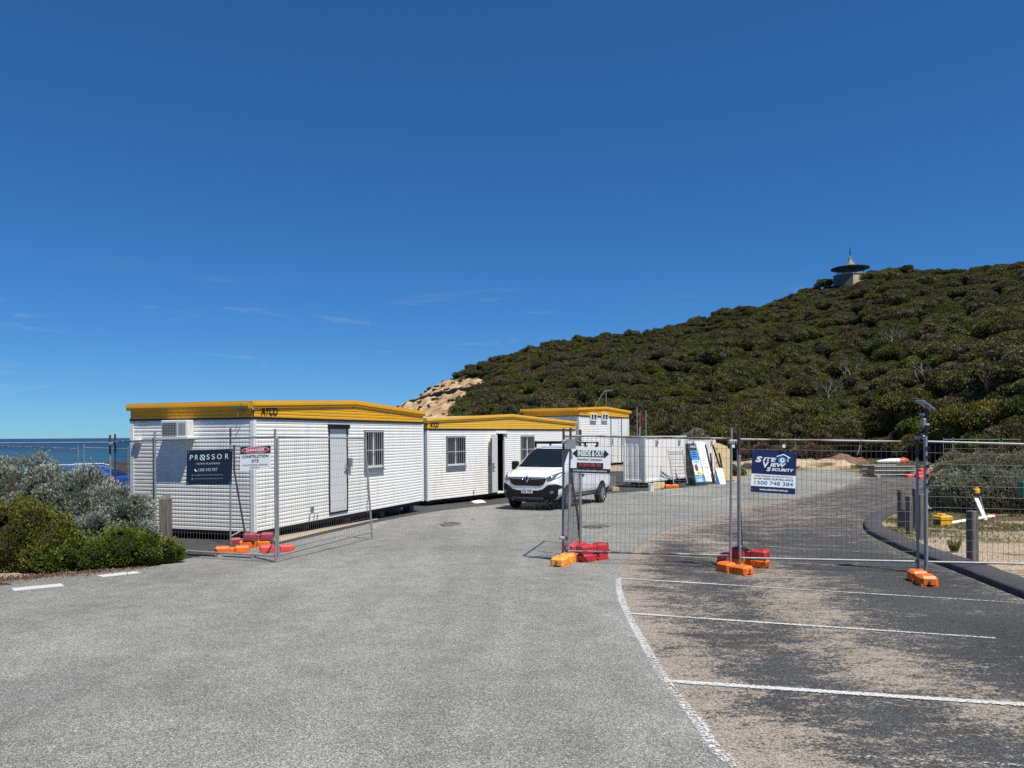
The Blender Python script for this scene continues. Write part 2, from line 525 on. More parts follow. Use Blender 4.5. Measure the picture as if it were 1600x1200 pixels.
def paint_material():
    m, N, L, b = nodes_mat('worn_white_road_paint')
    t = N.new('ShaderNodeTexCoord'); o = t.outputs['Object']
    n1 = NN(N, L, o, 42.0, 5, 0.75)
    n2 = NN(N, L, o, 1.1, 3, 0.5)
    a = N.new('ShaderNodeAttribute'); a.attribute_name = 'wear'
    s = MATH(N, L, 'ADD', n1.outputs['Fac'], MATH(N, L, 'MULTIPLY', MATH(N, L, 'SUBTRACT', n2.outputs['Fac'], 0.5), 0.3))
    s = MATH(N, L, 'SUBTRACT', s, a.outputs['Fac'])
    keep = RAMP(N, L, s, [(0.40, 0.0), (0.50, 1.0)])
    tr = N.new('ShaderNodeBsdfTransparent')
    mixs = N.new('ShaderNodeMixShader')
    L.new(keep.outputs[0], mixs.inputs[0]); L.new(tr.outputs[0], mixs.inputs[1]); L.new(b.outputs[0], mixs.inputs[2])
    L.new(mixs.outputs[0], N['Material Output'].inputs['Surface'])
    tone = RAMP(N, L, n1.outputs['Fac'], [(0.3, (0.36, 0.355, 0.34)), (0.7, (0.66, 0.655, 0.64))])
    L.new(tone.outputs[0], b.inputs['Base Color'])
    b.inputs['Roughness'].default_value = 0.8
    return m

M['road'] = road_material()
M['bay'] = asphalt_material('dark_sandy_asphalt', True)
M['apron'] = asphalt_material('dark_asphalt', False)
M['ground'] = verge_material()
M['paint'] = paint_material()
M['kerb'] = mat('black_asphalt_kerb', (0.055, 0.055, 0.056), 0.9, var=0.35, vscale=30, bump=0.6, bscale=60)
M['tan'] = mat('spilled_sand', (0.36, 0.29, 0.21), 0.95, var=0.25, vscale=14)

# ------------------------------------------------------------------ ground sheets
def catmull(pts, n=6, closed=False):
    pts = [Vector((p[0], p[1])) for p in pts]
    out = []
    for i in range(len(pts) - 1):
        p0 = pts[max(i - 1, 0)]; p1 = pts[i]; p2 = pts[i + 1]; p3 = pts[min(i + 2, len(pts) - 1)]
        for kk in range(n):
            t = kk / n
            out.append(0.5 * ((2 * p1) + (p2 - p0) * t + (2 * p0 - 5 * p1 + 4 * p2 - p3) * t * t + (3 * p1 - p0 - 3 * p2 + p3) * t ** 3))
    out.append(pts[-1])
    return out

def inside(poly, x, y):
    c = False
    n = len(poly); j = n - 1
    for i in range(n):
        xi, yi = poly[i][0], poly[i][1]; xj, yj = poly[j][0], poly[j][1]
        if (yi > y) != (yj > y) and x < (xj - xi) * (y - yi) / (yj - yi) + xi:
            c = not c
        j = i
    return c

def seg_dist(poly, x, y):
    best = 1e9
    for a, b in zip(poly[:-1], poly[1:]):
        dx, dy = b[0] - a[0], b[1] - a[1]
        t = max(0, min(1, ((x - a[0]) * dx + (y - a[1]) * dy) / max(1e-9, dx * dx + dy * dy)))
        best = min(best, math.hypot(x - a[0] - t * dx, y - a[1] - t * dy))
    return best

def sheet(name, poly, dz, material, step=0.8, attr=None, fn=None, kind='structure', zf=None):
    poly = [Vector((p[0], p[1])) for p in poly]
    n = len(poly)
    vs_ = list(poly)
    x0 = min(p.x for p in poly); x1 = max(p.x for p in poly); y0 = min(p.y for p in poly); y1 = max(p.y for p in poly)
    y = y0 + step * 0.5
    while y < y1:
        x = x0 + step * 0.5
        st = step if y < 35 else step * 2.5
        while x < x1:
            if inside(poly, x, y) and seg_dist(poly + [poly[0]], x, y) > step * 0.2:
                vs_.append(Vector((x, y)))
            x += st
        y += st
    r = delaunay_2d_cdt(vs_, [], [list(range(n))], 1, 1e-5)
    zf = zf or gz
    verts = [(p.x, p.y, zf(p.y) + dz) for p in r[0]]
    faces = [tuple(f) for f in r[2]]
    me = bpy.data.meshes.new(name)
    me.from_pydata(verts, [], faces)
    bm = bmesh.new(); bm.from_mesh(me)
    for f in bm.faces:
        if f.normal.z < 0: f.normal_flip()
    bm.to_mesh(me); bm.free()
    me.materials.append(material)
    if attr:
        at = me.attributes.new(attr, 'FLOAT', 'POINT')
        at.data.foreach_set('value', np.array([fn(v.co.x, v.co.y) for v in me.vertices], dtype=np.float32))
    o = bpy.data.objects.new(name, me); COL.objects.link(o)
    if kind: o['kind'] = kind
    return o

def GP(lst):
    return [G(*p).to_2d() for p in lst]

left_edge = [Vector((-26, -14)), Vector((-22, 6))] + GP([(-160, 926), (0, 909), (120, 897), (215, 888), (300, 872), (385, 858), (445, 849), (520, 832), (600, 814), (690, 798), (800, 786), (900, 775), (985, 769), (1060, 763), (1110, 757), (1150, 751)])
far_edge = GP([(1165, 742), (1215, 737), (1265, 735), (1310, 736), (1338, 739), (1347, 744), (1338, 752), (1303, 765), (1230, 780), (1150, 795), (1082, 814), (1032, 831), (1002, 850), (980, 876), (967, 905), (969, 930), (980, 959), (1002, 1000), (1040, 1065), (1090, 1128), (1150, 1199)]) + [Vector((1.75, 3.0)), Vector((2.8, -1)), Vector((5.5, -14))]
bay_curve = catmull(far_edge[5:], 4)
light_poly = catmull(left_edge, 3) + catmull(far_edge, 4)
kerb_px = [(1452, 751), (1440, 764), (1422, 779), (1396, 795), (1370, 804), (1355, 812), (1350, 822), (1358, 834), (1388, 850), (1430, 869), (1480, 887), (1540, 911), (1612, 940)]
kerb_line = catmull(GP(kerb_px), 4)
kr = kerb_line[-1]
bay_poly = bay_curve + [Vector((22, -14)), Vector((15.5, 4.0)), Vector((12.4, 8.5))] + list(reversed(kerb_line)) + GP([(1448, 744), (1400, 741), (1362, 738)])
band_line = catmull(GP([(1150, 800), (1085, 822), (1110, 850), (1200, 890), (1250, 935), (1300, 985), (1390, 1050), (1600, 1120)]), 4)
band_line2 = catmull(GP([(985, 880), (1060, 960), (1090, 1040), (1200, 1110), (1250, 1160), (1330, 1220)]), 4)
edge_l = bay_curve
def sandiness(x, y):
    d0 = seg_dist(edge_l, x, y); d1 = seg_dist(band_line, x, y); d2 = seg_dist(band_line2, x, y)
    d3 = seg_dist(kerb_line, x, y)
    v = max(1.05 * math.exp(-(d0 / 0.55) ** 2), 0.85 * math.exp(-(d1 / 0.60) ** 2), 0.50 * math.exp(-(d2 / 0.85) ** 2), 0.62 * math.exp(-(d3 / 0.35) ** 2))
    if y > 14:                       # far bay: wind-blown streaks
        v = max(v, 0.60 * min(1, (y - 14) / 8))
    right = x - (2.0 + 0.25 * y)
    return v + 0.12 - 0.10 * max(0, min(3, right))

def coast_x(y):
    return -44 - 0.0 * y if y < 40 else -44 + 0.12 * (y - 40)

# base ground
def base_ground():
    xs = np.concatenate([np.linspace(-70, -30, 17), np.linspace(-28, 20, 40), np.linspace(24, 260, 40)])
    ys = np.concatenate([np.linspace(-45, 40, 86), np.linspace(42, 66, 13), np.linspace(70, 180, 30)])
    V, A = [], []
    for y in ys:
        for x in xs:
            z = gz(y) - 0.012
            cl = coast_x(y)
            drop = 0.0
            if x < cl: drop = max(drop, (cl - x) * 0.9)
            # the land ends behind the car park on the left
            yl = 62.0 + max(0.0, (x + 30.0)) * 2.5
            if x < 0 and y > yl: drop = max(drop, (y - yl) * 0.8)
            z -= min(drop, 11.0)
            V.append((x, y, z))
            gr = -0.12
            if x > 7 and 15.5 < y < 27: gr = 0.05 * min(1, (y - 15.5) / 2) + 0.02
            if y > 50 and x > 10: gr = 0.10
            A.append(gr)
    nx, ny = len(xs), len(ys)
    F = [(j * nx + i, j * nx + i + 1, (j + 1) * nx + i + 1, (j + 1) * nx + i) for j in range(ny - 1) for i in range(nx - 1)]
    me = raw_mesh('ground', np.array(V), np.array(F), [M['ground']], {'grass': np.array(A)}, smooth=True)
    o = bpy.data.objects.new('ground', me); COL.objects.link(o); o['kind'] = 'structure'
base_ground()

apron_poly = [p for p in catmull(left_edge, 3) if p.y > 10.2] + [Vector((14, 58)), Vector((2, 56)), Vector((-10, 44)), Vector((-24, 40)), Vector((-30, 30)), Vector((-20, 17)), Vector((-11.0, 14.5)), Vector((-7.6, 12.2))]
sheet('hut_apron', apron_poly, -0.004, M['apron'], 1.2)
sheet('parking_bay', bay_poly, 0.0, M['bay'], 0.45, 'sand', sandiness)
sheet('road', light_poly, 0.004, M['road'], 1.0)
tanp = GP([(430, 849), (500, 832), (590, 812), (592, 806), (540, 812), (470, 824), (425, 838)])
sheet('sand_patch', tanp, 0.010, M['tan'], 0.5)

# painted lines
def ribbon(name, pts, w, wear, dz=0.0085):
    V, F, A = [], [], []
    n = len(pts)
    tot = max(1, n - 1)
    for i, p in enumerate(pts):
        d = (pts[min(i + 1, n - 1)] - pts[max(i - 1, 0)]).normalized()
        q = Vector((-d.y, d.x)) * w * 0.5
        for s, ed in ((p + q, 0.26), (p + q * 0.45, -0.02), (p - q * 0.45, -0.02), (p - q, 0.26)):
            V.append((s.x, s.y, gz(s.y) + dz)); A.append((wear(i / tot) if callable(wear) else wear) + ed)
    F = [(4 * i + k, 4 * i + k + 1, 4 * i + k + 5, 4 * i + k + 4) for i in range(n - 1) for k in range(3)]
    me = raw_mesh(name, np.array(V), np.array(F), [M['paint']], {'wear': np.array(A)})
    bm = bmesh.new(); bm.from_mesh(me)
    for f in bm.faces:
        if f.normal.z < 0: f.normal_flip()
    bm.to_mesh(me); bm.free()
    o = bpy.data.objects.new(name, me); COL.objects.link(o); o['kind'] = 'structure'
    return o

def line_px(a, b, w, wear, n=24):
    A_, B_ = G(*a).to_2d(), G(*b).to_2d()
    return ribbon('road_marking', [A_.lerp(B_, i / n) for i in range(n + 1)], w, wear)

edge_i = next(i for i, p in enumerate(bay_curve) if p.y < G(966, 900).y)
ribbon('road_marking', bay_curve[edge_i:], 0.14, lambda t: 0.03 + 0.06 * t)
line_px((966, 904), (1600, 943), 0.11, lambda t: -0.02 + 0.12 * t)
line_px((980, 959), (1556, 998), 0.11, lambda t: -0.03 + 0.09 * t)
line_px((1038, 1065), (1640, 1105), 0.125, lambda t: -0.05 + 0.05 * t)
line_px((1150, 1172), (1640, 1200), 0.085, 0.16)
line_px((1002, 866), (1440, 893), 0.08, lambda t: 0.06 + 0.08 * t)
line_px((1012, 843), (1400, 866), 0.08, 0.10)
line_px((1040, 820), (1360, 838), 0.08, 0.13)
line_px((20, 922), (98, 914.5), 0.34, -0.2, 6)
line_px((156, 901), (217, 894.5), 0.34, -0.2, 6)
line_px((1036, 775.5), (1074, 770.5), 0.12, -0.1, 6)
line_px((1112, 781), (1150, 776.5), 0.12, -0.1, 6)
line_px((1225, 806), (1330, 768), 0.10, 0.17, 10)
line_px((1300, 812), (1395, 775), 0.10, 0.19, 10)

# kerb
def kerb():
    V, F = [], []
    prof = [(-0.005, -0.03), (0.0, 0.075), (0.03, 0.10), (0.34, 0.145), (0.38, 0.13), (0.40, -0.03)]
    pts = kerb_line + [kerb_line[-1] + Vector((1.2, -1.2)), kerb_line[-1] + Vector((2.6, -3.0))]
    n = len(pts); kk = len(prof)
    for i, p in enumerate(pts):
        d = (pts[min(i + 1, n - 1)] - pts[max(i - 1, 0)]).normalized()
        q = Vector((-d.y, d.x))
        w = 1.0 + 0.10 * noise.noise((p.x * 2, p.y * 2, 0)) + 0.08 * noise.noise((p.x * 7, p.y * 7, 2))
        for a, h in prof:
            s = p + q * a
            V.append((s.x, s.y, gz(s.y) + h * w))
    for i in range(n - 1):
        for j in range(kk - 1):
            F.append((i * kk + j, i * kk + j + 1, (i + 1) * kk + j + 1, (i + 1) * kk + j))
    me = raw_mesh('kerb', np.array(V), np.array(F), [M['kerb']])
    o = bpy.data.objects.new('kerb', me); COL.objects.link(o); o['kind'] = 'structure'
kerb()

# sea
def sea():
    m, N, L, b = nodes_mat('sea_water')
    t = N.new('ShaderNodeTexCoord'); o = t.outputs['Object']
    sep_ = N.new('ShaderNodeSeparateXYZ'); L.new(o, sep_.inputs[0])
    d = MATH(N, L, 'DIVIDE', sep_.outputs['Y'], 1500.0)
    n1 = NN(N, L, None, 0.006, 5, 0.6)
    mp_ = N.new('ShaderNodeMapping'); mp_.inputs['Scale'].default_value = (1, 3.0, 1); L.new(o, mp_.inputs[0]); L.new(mp_.outputs[0], n1.inputs['Vector'])
    d = MATH(N, L, 'ADD', d, MATH(N, L, 'MULTIPLY', MATH(N, L, 'SUBTRACT', n1.outputs['Fac'], 0.5), 0.25))
    c = RAMP(N, L, d, [(0.06, (0.022, 0.14, 0.165)), (0.22, (0.012, 0.082, 0.125)), (0.65, (0.006, 0.036, 0.078))])
    wav = NN(N, L, None, 0.05, 5, 0.65)
    mp2 = N.new('ShaderNodeMapping'); mp2.inputs['Scale'].default_value = (0.35, 2.2, 1); L.new(o, mp2.inputs[0]); L.new(mp2.outputs[0], wav.inputs['Vector'])
    tone = RAMP(N, L, wav.outputs['Fac'], [(0.35, 0.75), (0.62, 1.15), (0.74, 1.5)])
    c2 = MIX(N, L, 1.0, c.outputs[0], tone.outputs[0], 'MULTIPLY')
    L.new(c2.outputs[0], b.inputs['Base Color'])
    b.inputs['Roughness'].default_value = 0.35
    b.inputs['Specular IOR Level'].default_value = 0.25
    bump_to(N, L, b, wav.outputs['Fac'], 0.5, 1.0)
    mb = MB()
    S = 40000
    mb.add([(-S, -S, -9), (S, -S, -9), (S, S, -9), (-S, S, -9)], [(0, 1, 2, 3)])
    o_ = mb.build('sea', m); o_['kind'] = 'structure'
sea()

# ------------------------------------------------------------------ hill
ridge_px = [(430, 700, 250), (520, 690, 240), (570, 652, 225), (610, 632, 215), (650, 612, 205), (700, 584, 200), (780, 555, 192), (860, 532, 186), (950, 519, 185), (1010, 516, 184), (1080, 499, 180), (1130, 482, 178), (1200, 470, 175), (1250, 457, 172), (1310, 444, 168), (1380, 428, 165), (1480, 416, 160), (1600, 409, 155), (1800, 396, 150), (2150, 400, 140), (2900, 430, 120), (4200, 520, 100)]
_ra = np.array([math.atan((p[0] - CX) / FOC) for p in ridge_px])
_rr = np.array([p[2] for p in ridge_px], dtype=float)
_rz = []
for px, py, r in ridge_px:
    a = math.atan((px - CX) / FOC)
    v = P(px, py, r * math.cos(a))
    _rz.append(v.z - (0.0 if 1300 < px < 1400 else 0.6 if 1240 < px < 1420 else 1.5))
_rz = np.array(_rz)
base_px = [(430, 190), (560, 150), (640, 118), (740, 100), (850, 84), (1000, 80), (1200, 86), (1345, 88), (1450, 80), (1600, 66), (1900, 52), (2900, 48), (4200, 48)]
_ba = np.array([math.atan((p[0] - CX) / FOC) for p in base_px]); _br = np.array([p[1] for p in base_px], dtype=float)

def hill_z(a, r):
    rb = float(np.interp(a, _ba, _br)); rr = float(np.interp(a, _ra, _rr)); zr = float(np.interp(a, _ra, _rz))
    y = r * math.cos(a)
    z0 = gz(min(y, 130)) - 0.25
    if r <= rb:
        return z0 - 0.35 * min(1, (rb - r) / 4)
    t = (r - rb) / (rr - rb)
    H = zr - z0
    x = r * math.sin(a)
    nb = noise.noise((x * 0.035, y * 0.035, 3.1)) * 2.2 + noise.noise((x * 0.11, y * 0.11, 1.7)) * 0.8
    if t <= 1:
        s = t ** 1.05 * (1.18 - 0.18 * t * t) if t < 1 else 1.0
        s = min(s, 1.0) if t > 0.999 else s * (1.0 / 1.0)
        s = t * (1.0 + 0.16 * math.sin(math.pi * t) * (1 - t))
        return z0 + H * s + nb * math.sin(math.pi * min(1, max(0, t))) ** 0.7
    return zr - (t - 1) * H * 0.55 - (t - 1) ** 2 * H * 0.6

def hill_px(a, r, z):
    y = r * math.cos(a)
    return CX + FOC * math.tan(a), CY - FOC * (z - CZ) / y

def sand_zone(px, py):
    """0..1 bare sand: the eroded cliff at the left end of the hill and the cut track"""
    s = 0.0
    if px < 765:
        top = float(np.interp(px, [600, 650, 690, 740, 765], [628, 607, 592, 588, 592]))
        low = float(np.interp(px, [600, 690, 715, 745, 765], [700, 690, 650, 618, 600]))
        s = max(s, min(1.0, (765 - px) / 22) * min(1.0, max(0.0, (py - top) / 4)) * min(1.0, max(0.0, (low - py) / 10)))
    if px < 640: s = 1.0
    # track
    t = (px - 752) / 52.0
    if -0.2 < t < 1.2:
        yy = 604 - 20 * t
        if abs(py - yy) < 4.5: s = max(s, 0.95)
    return s

def build_hill():
    na, nr = 420, 90
    al = np.linspace(_ba[0], _ba[-1], na)
    V, A = [], []
    for a in al:
        rb = float(np.interp(a, _ba, _br)) - 5; re = float(np.interp(a, _ra, _rr)) * 1.7
        for j in range(nr):
            r = rb + (re - rb) * (j / (nr - 1)) ** 1.15
            z = hill_z(a, r)
            px, py = hill_px(a, r, z)
            if px < 770:
                k_ = sand_zone(px, py) * min(1, max(0, (r - rb - 5) / 10))
                x_, y_ = r * math.sin(a), r * math.cos(a)
                z += k_ * (1.1 * noise.noise((x_ * .22, y_ * .10, 4)) + .7 * noise.noise((x_ * .6, y_ * .25, 9)))
            V.append((r * math.sin(a), r * math.cos(a), z))
            px, py = hill_px(a, r, z)
            A.append(sand_zone(px, py) if r < float(np.interp(a, _ra, _rr)) * 1.05 else 0.0)
    F = [(i * nr + j, (i + 1) * nr + j, (i + 1) * nr + j + 1, i * nr + j + 1) for i in range(na - 1) for j in range(nr - 1)]
    m, N, L, b = nodes_mat('hill_soil')
    t = N.new('ShaderNodeTexCoord'); o = t.outputs['Object']
    at = N.new('ShaderNodeAttribute'); at.attribute_name = 'sand'
    n1 = NN(N, L, o, 0.35, 6, 0.65); n2 = NN(N, L, o, 1.6, 4, 0.6)
    s = MATH(N, L, 'ADD', at.outputs['Fac'], MATH(N, L, 'MULTIPLY', MATH(N, L, 'SUBTRACT', n1.outputs['Fac'], 0.5), 0.9))
    mask = RAMP(N, L, s, [(0.40, 0.0), (0.52, 1.0)])
    soil = RAMP(N, L, n2.outputs['Fac'], [(0.3, (0.055, 0.054, 0.024)), (0.7, (0.10, 0.092, 0.048))])
    n4 = NN(N, L, o, 0.28, 7, 0.7, 1.2)
    sandc = RAMP(N, L, n4.outputs['Fac'], [(0.38, (0.16, 0.09, 0.048)), (0.46, (0.36, 0.225, 0.115)), (0.55, (0.52, 0.37, 0.21)), (0.72, (0.64, 0.51, 0.34))])
    c = MIX(N, L, mask.outputs[0], soil.outputs[0], sandc.outputs[0])
    L.new(c.outputs[0], b.inputs['Base Color']); b.inputs['Roughness'].default_value = 0.95
    b.inputs['Specular IOR Level'].default_value = 0.1
    bump_to(N, L, b, n2.outputs['Fac'], 0.8, 0.4)
    me = raw_mesh('hill', np.array(V), np.array(F), [m], {'sand': np.array(A)}, smooth=True)
    ob = bpy.data.objects.new('hill', me); COL.objects.link(ob); ob['kind'] = 'structure'
build_hill()
# ------------------------------------------------------------------ foliage
def leaf_material(name, cols, rough=0.6, trans=0.25, tip=None):
    """cols: dark, mid, light; varies per plant (object random) and per leaf clump (attribute 'tone')"""
    m, N, L, b = nodes_mat(name)
    oi = N.new('ShaderNodeObjectInfo')
    at = N.new('ShaderNodeAttribute'); at.attribute_name = 'tone'
    r = RAMP(N, L, at.outputs['Fac'], [(0.0, cols[0]), (0.55, cols[1]), (1.0, cols[2])])
    v = RAMP(N, L, oi.outputs['Random'], [(0.0, (0.62, 0.66, 0.62)), (0.25, (1.05, 1.0, 1.1)), (0.45, (0.80, 0.95, 0.70)), (0.62, (1.30, 1.30, 0.85)), (0.78, (1.10, 0.92, 1.0)), (0.9, (0.85, 1.12, 0.72)), (1.0, (1.45, 1.42, 0.75))])
    v.color_ramp.interpolation = 'LINEAR'
    c = MIX(N, L, 1.0, r.outputs[0], v.outputs[0], 'MULTIPLY')
    L.new(c.outputs[0], b.inputs['Base Color'])
    b.inputs['Roughness'].default_value = rough
    b.inputs['Specular IOR Level'].default_value = 0.2
    if trans:
        tl = N.new('ShaderNodeBsdfTranslucent'); L.new(c.outputs[0], tl.inputs['Color'])
        ms = N.new('ShaderNodeMixShader'); ms.inputs[0].default_value = trans
        L.new(b.outputs[0], ms.inputs[1]); L.new(tl.outputs[0], ms.inputs[2])
        L.new(ms.outputs[0], N['Material Output'].inputs['Surface'])
    return m

M['scrub'] = leaf_material('scrub_leaves', [(0.054, 0.052, 0.016), (0.120, 0.113, 0.038), (0.20, 0.186, 0.070)])
M['scrub_grey'] = leaf_material('grey_scrub_leaves', [(0.060, 0.054, 0.031), (0.130, 0.116, 0.068), (0.23, 0.205, 0.13)])
M['scrub_green'] = leaf_material('green_scrub_leaves', [(0.054, 0.058, 0.013), (0.122, 0.128, 0.032), (0.21, 0.212, 0.058)])
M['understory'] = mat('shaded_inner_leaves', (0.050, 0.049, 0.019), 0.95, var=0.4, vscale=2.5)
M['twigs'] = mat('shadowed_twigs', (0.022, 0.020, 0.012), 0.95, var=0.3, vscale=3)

def rand_dirs(n):
    v = RNG.normal(size=(n, 3)); return v / np.linalg.norm(v, axis=1, keepdims=True)

def leaf_cards(pos, nrm, length, width, tone, n_per=1, spread=0.8, up=0.3):
    """diamond leaves: 4 verts each, 1 quad; returns verts, faces, tone"""
    n = len(pos)
    P_ = np.repeat(pos, n_per, axis=0); N_ = np.repeat(nrm, n_per, axis=0); T_ = np.repeat(tone, n_per)
    k_ = len(P_)
    d = N_ + rand_dirs(k_) * spread + np.array([0, 0, up])
    d /= np.linalg.norm(d, axis=1, keepdims=True)
    s = np.cross(d, rand_dirs(k_)); s /= np.linalg.norm(s, axis=1, keepdims=True) + 1e-9
    l = length * RNG.uniform(0.6, 1.35, (k_, 1)); w = width * RNG.uniform(0.7, 1.3, (k_, 1))
    q = np.stack([P_, P_ + d * l * 0.5 + s * w * 0.5, P_ + d * l, P_ + d * l * 0.5 - s * w * 0.5], axis=1).reshape(-1, 3)
    f = np.arange(k_ * 4).reshape(-1, 4)
    t = np.repeat(np.clip(T_ + RNG.normal(0, 0.13, k_), 0, 1), 4)
    return q, f, t

def lobes_surface(lobes, n, thick=0.12, zmin=None, density_up=0.0):
    """points on the union of ellipsoids; lobes (cx,cy,cz,rx,ry,rz)"""
    L_ = np.array(lobes, dtype=float)
    area = (L_[:, 3] * L_[:, 4] + L_[:, 3] * L_[:, 5] + L_[:, 4] * L_[:, 5])
    idx = RNG.choice(len(L_), size=n, p=area / area.sum())
    d = rand_dirs(n)
    d[:, 2] = np.where(RNG.random(n) < density_up, np.abs(d[:, 2]), d[:, 2])
    c = L_[idx, :3]; rad = L_[idx, 3:]
    f = 1.0 - np.abs(RNG.normal(0, thick, (n, 1)))
    p = c + d * rad * f
    nn = d / rad; nn /= np.linalg.norm(nn, axis=1, keepdims=True)
    keep = np.ones(n, bool)
    for j in range(len(L_)):
        q = (p - L_[j, :3]) / L_[j, 3:]
        ins = (q * q).sum(1) < 0.72
        keep &= ~(ins & (idx != j))
    if zmin is not None: keep &= p[:, 2] > zmin
    return p[keep], nn[keep], f[keep, 0]

def core_mesh(lobes, scale, name, material, sub=2, rough=0.12):
    bm = bmesh.new()
    for (cx, cy, cz, rx, ry, rz) in lobes:
        res = bmesh.ops.create_icosphere(bm, subdivisions=sub, radius=1.0)
        for v in res['verts']:
            n_ = 1 + rough * noise.noise(Vector((v.co.x * 2 + cx, v.co.y * 2 + cy, v.co.z * 2 + cz)))
            v.co = Vector((cx + v.co.x * rx * scale * n_, cy + v.co.y * ry * scale * n_, cz + v.co.z * rz * scale * n_))
    me = bpy.data.meshes.new(name); bm.to_mesh(me); bm.free()
    me.materials.append(material)
    return me

def crown_proto(name, material, seed, R, H, n, card, flat=0.45, nl=11):
    """a wind-shaped scrub crown standing over the origin, about R wide and H high: lobes with leaf clumps plus a dark inner mass"""
    global RNG
    RNG = np.random.default_rng(seed)
    rnd = random.Random(seed)
    lobes = [(0, 0, H * 0.60, R * 0.62, R * 0.62, H * flat * 0.8)]
    for i in range(nl):
        a = 2 * math.pi * i / nl + rnd.uniform(-.3, .3); rr = R * rnd.uniform(0.38, 0.78)
        s = R * rnd.uniform(0.24, 0.44)
        lobes.append((math.cos(a) * rr, math.sin(a) * rr, H * rnd.uniform(0.42, 0.80) - 0.16 * rr, s, s * rnd.uniform(.8, 1.2), s * rnd.uniform(0.55, 0.85)))
    for i in range(nl // 2):
        a = rnd.uniform(0, 6.28); rr = R * rnd.uniform(0.0, 0.42); s = R * rnd.uniform(0.2, 0.34)
        lobes.append((math.cos(a) * rr, math.sin(a) * rr, H * rnd.uniform(0.78, 0.95) - s * 0.4, s, s, s * 0.65))
    p, nn, f = lobes_surface(lobes, n, 0.17, zmin=H * 0.12)
    lobe_tone = np.array([0.42 + 0.25 * math.sin(x[0] * 1.7 + x[1] * 2.3) for x in p])
    tone = np.clip(lobe_tone + 0.22 * nn[:, 2] * 0 + RNG.normal(0, 0.1, len(p)), 0, 1)
    q, fc, t = leaf_cards(p, nn, card, card * 0.55, tone, 2, 1.0, 0.45)
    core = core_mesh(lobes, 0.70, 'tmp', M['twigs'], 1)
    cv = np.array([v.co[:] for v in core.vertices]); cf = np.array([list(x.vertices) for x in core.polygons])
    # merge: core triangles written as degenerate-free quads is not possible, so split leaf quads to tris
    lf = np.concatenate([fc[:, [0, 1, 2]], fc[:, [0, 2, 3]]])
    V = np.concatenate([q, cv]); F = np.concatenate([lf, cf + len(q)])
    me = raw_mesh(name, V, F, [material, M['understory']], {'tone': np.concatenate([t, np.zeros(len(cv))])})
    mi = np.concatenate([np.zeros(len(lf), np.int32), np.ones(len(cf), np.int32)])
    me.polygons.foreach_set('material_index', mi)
    bpy.data.meshes.remove(core)
    return me

def limb_proto(name, material, seed, H, R, nb=6, lean=0.25, twig=True):
    rnd = random.Random(seed); mb = MB()
    def grow(p, d, r, ln, lvl):
        pts = [p]; rad = [r]
        n = 4
        for i in range(n):
            d = (d + Vector((rnd.uniform(-.35, .35), rnd.uniform(-.35, .35), rnd.uniform(-.1, .25)))).normalized()
            p = p + d * ln / n
            pts.append(p); rad.append(r * (1 - 0.55 * (i + 1) / n))
        mb.path(pts, rad, 5 if lvl else 6, caps=False)
        if lvl < (3 if twig else 2):
            for i in range(rnd.randint(2, 3)):
                q = pts[rnd.randint(2, n)]
                dd = (d + Vector((rnd.uniform(-1, 1), rnd.uniform(-1, 1), rnd.uniform(-.1, .7)))).normalized()
                grow(q, dd, r * 0.5, ln * 0.68, lvl + 1)
    for i in range(nb):
        a = 2 * math.pi * i / nb + rnd.uniform(-.4, .4)
        d = Vector((math.cos(a) * 0.7, math.sin(a) * 0.7, 1)).normalized()
        grow(Vector((math.cos(a) * 0.12, math.sin(a) * 0.12, -0.3)), d, 0.06 * H / 3 + 0.02, H * 0.52, 0)
    me = bpy.data.meshes.new(name); me.from_pydata(mb.v, [], mb.f); me.materials.append(material)
    return me

CROWNS = []
for i, (mk, R, H, flat, nl) in enumerate([('scrub', 2.6, 2.9, 0.42, 12), ('scrub', 2.1, 2.3, 0.5, 10), ('scrub_grey', 2.4, 2.7, 0.42, 11), ('scrub_green', 1.9, 2.3, 0.55, 10), ('scrub', 3.2, 3.2, 0.36, 14), ('scrub_grey', 1.6, 1.7, 0.5, 8), ('scrub_green', 1.5, 1.6, 0.55, 8)]):
    CROWNS.append((crown_proto('scrub_crown', M[mk], 100 + i, R, H, 6500, 0.21, flat, nl), mk, R, H))
TRUNKS = [limb_proto('scrub_trunk', M['bark'], 50 + i, 2.6, 1.5, 5) for i in range(3)]
RNG = np.random.default_rng(5)

# hillside scrub: crowns standing on the hill
def scatter_hill():
    rnd = random.Random(21)
    pts = []
    a = math.atan((560 - CX) / FOC)
    a_end = math.atan((2500 - CX) / FOC)
    spacing = 1.95
    rmax = 260
    r = 46.0
    while r < rmax:
        aa = a
        st = spacing / r
        while aa < a_end:
            a_ = aa + rnd.uniform(-.45, .45) * st; r_ = r + rnd.uniform(-.45, .45) * spacing
            rb = float(np.interp(a_, _ba, _br)); rr = float(np.interp(a_, _ra, _rr))
            if rb < r_ < rr * 1.06:
                z = hill_z(a_, r_)
                px, py = hill_px(a_, r_, z)
                s = sand_zone(px, py)
                keep = True; small = False
                if s > 0.05:
                    x_, y_ = r_ * math.sin(a_), r_ * math.cos(a_)
                    cl = noise.noise((x_ * .12, y_ * .12, 5.0))
                    keep = rnd.random() > s * (0.40 if cl > .0 else 0.84) and (px > 650 or py > 632 or rnd.random() < .3); small = True
                if 1640 < px and rnd.random() < 0.5: keep = False
                if abs(px - 1329) < 32 and rr * 0.955 < r_: keep = keep and r_ < rr * .985; small = True
                if keep:
                    pts.append((a_, r_, z, px, py, small, r_ - rb))
            aa += st
        r += spacing
    return pts
HILL_PTS = scatter_hill()

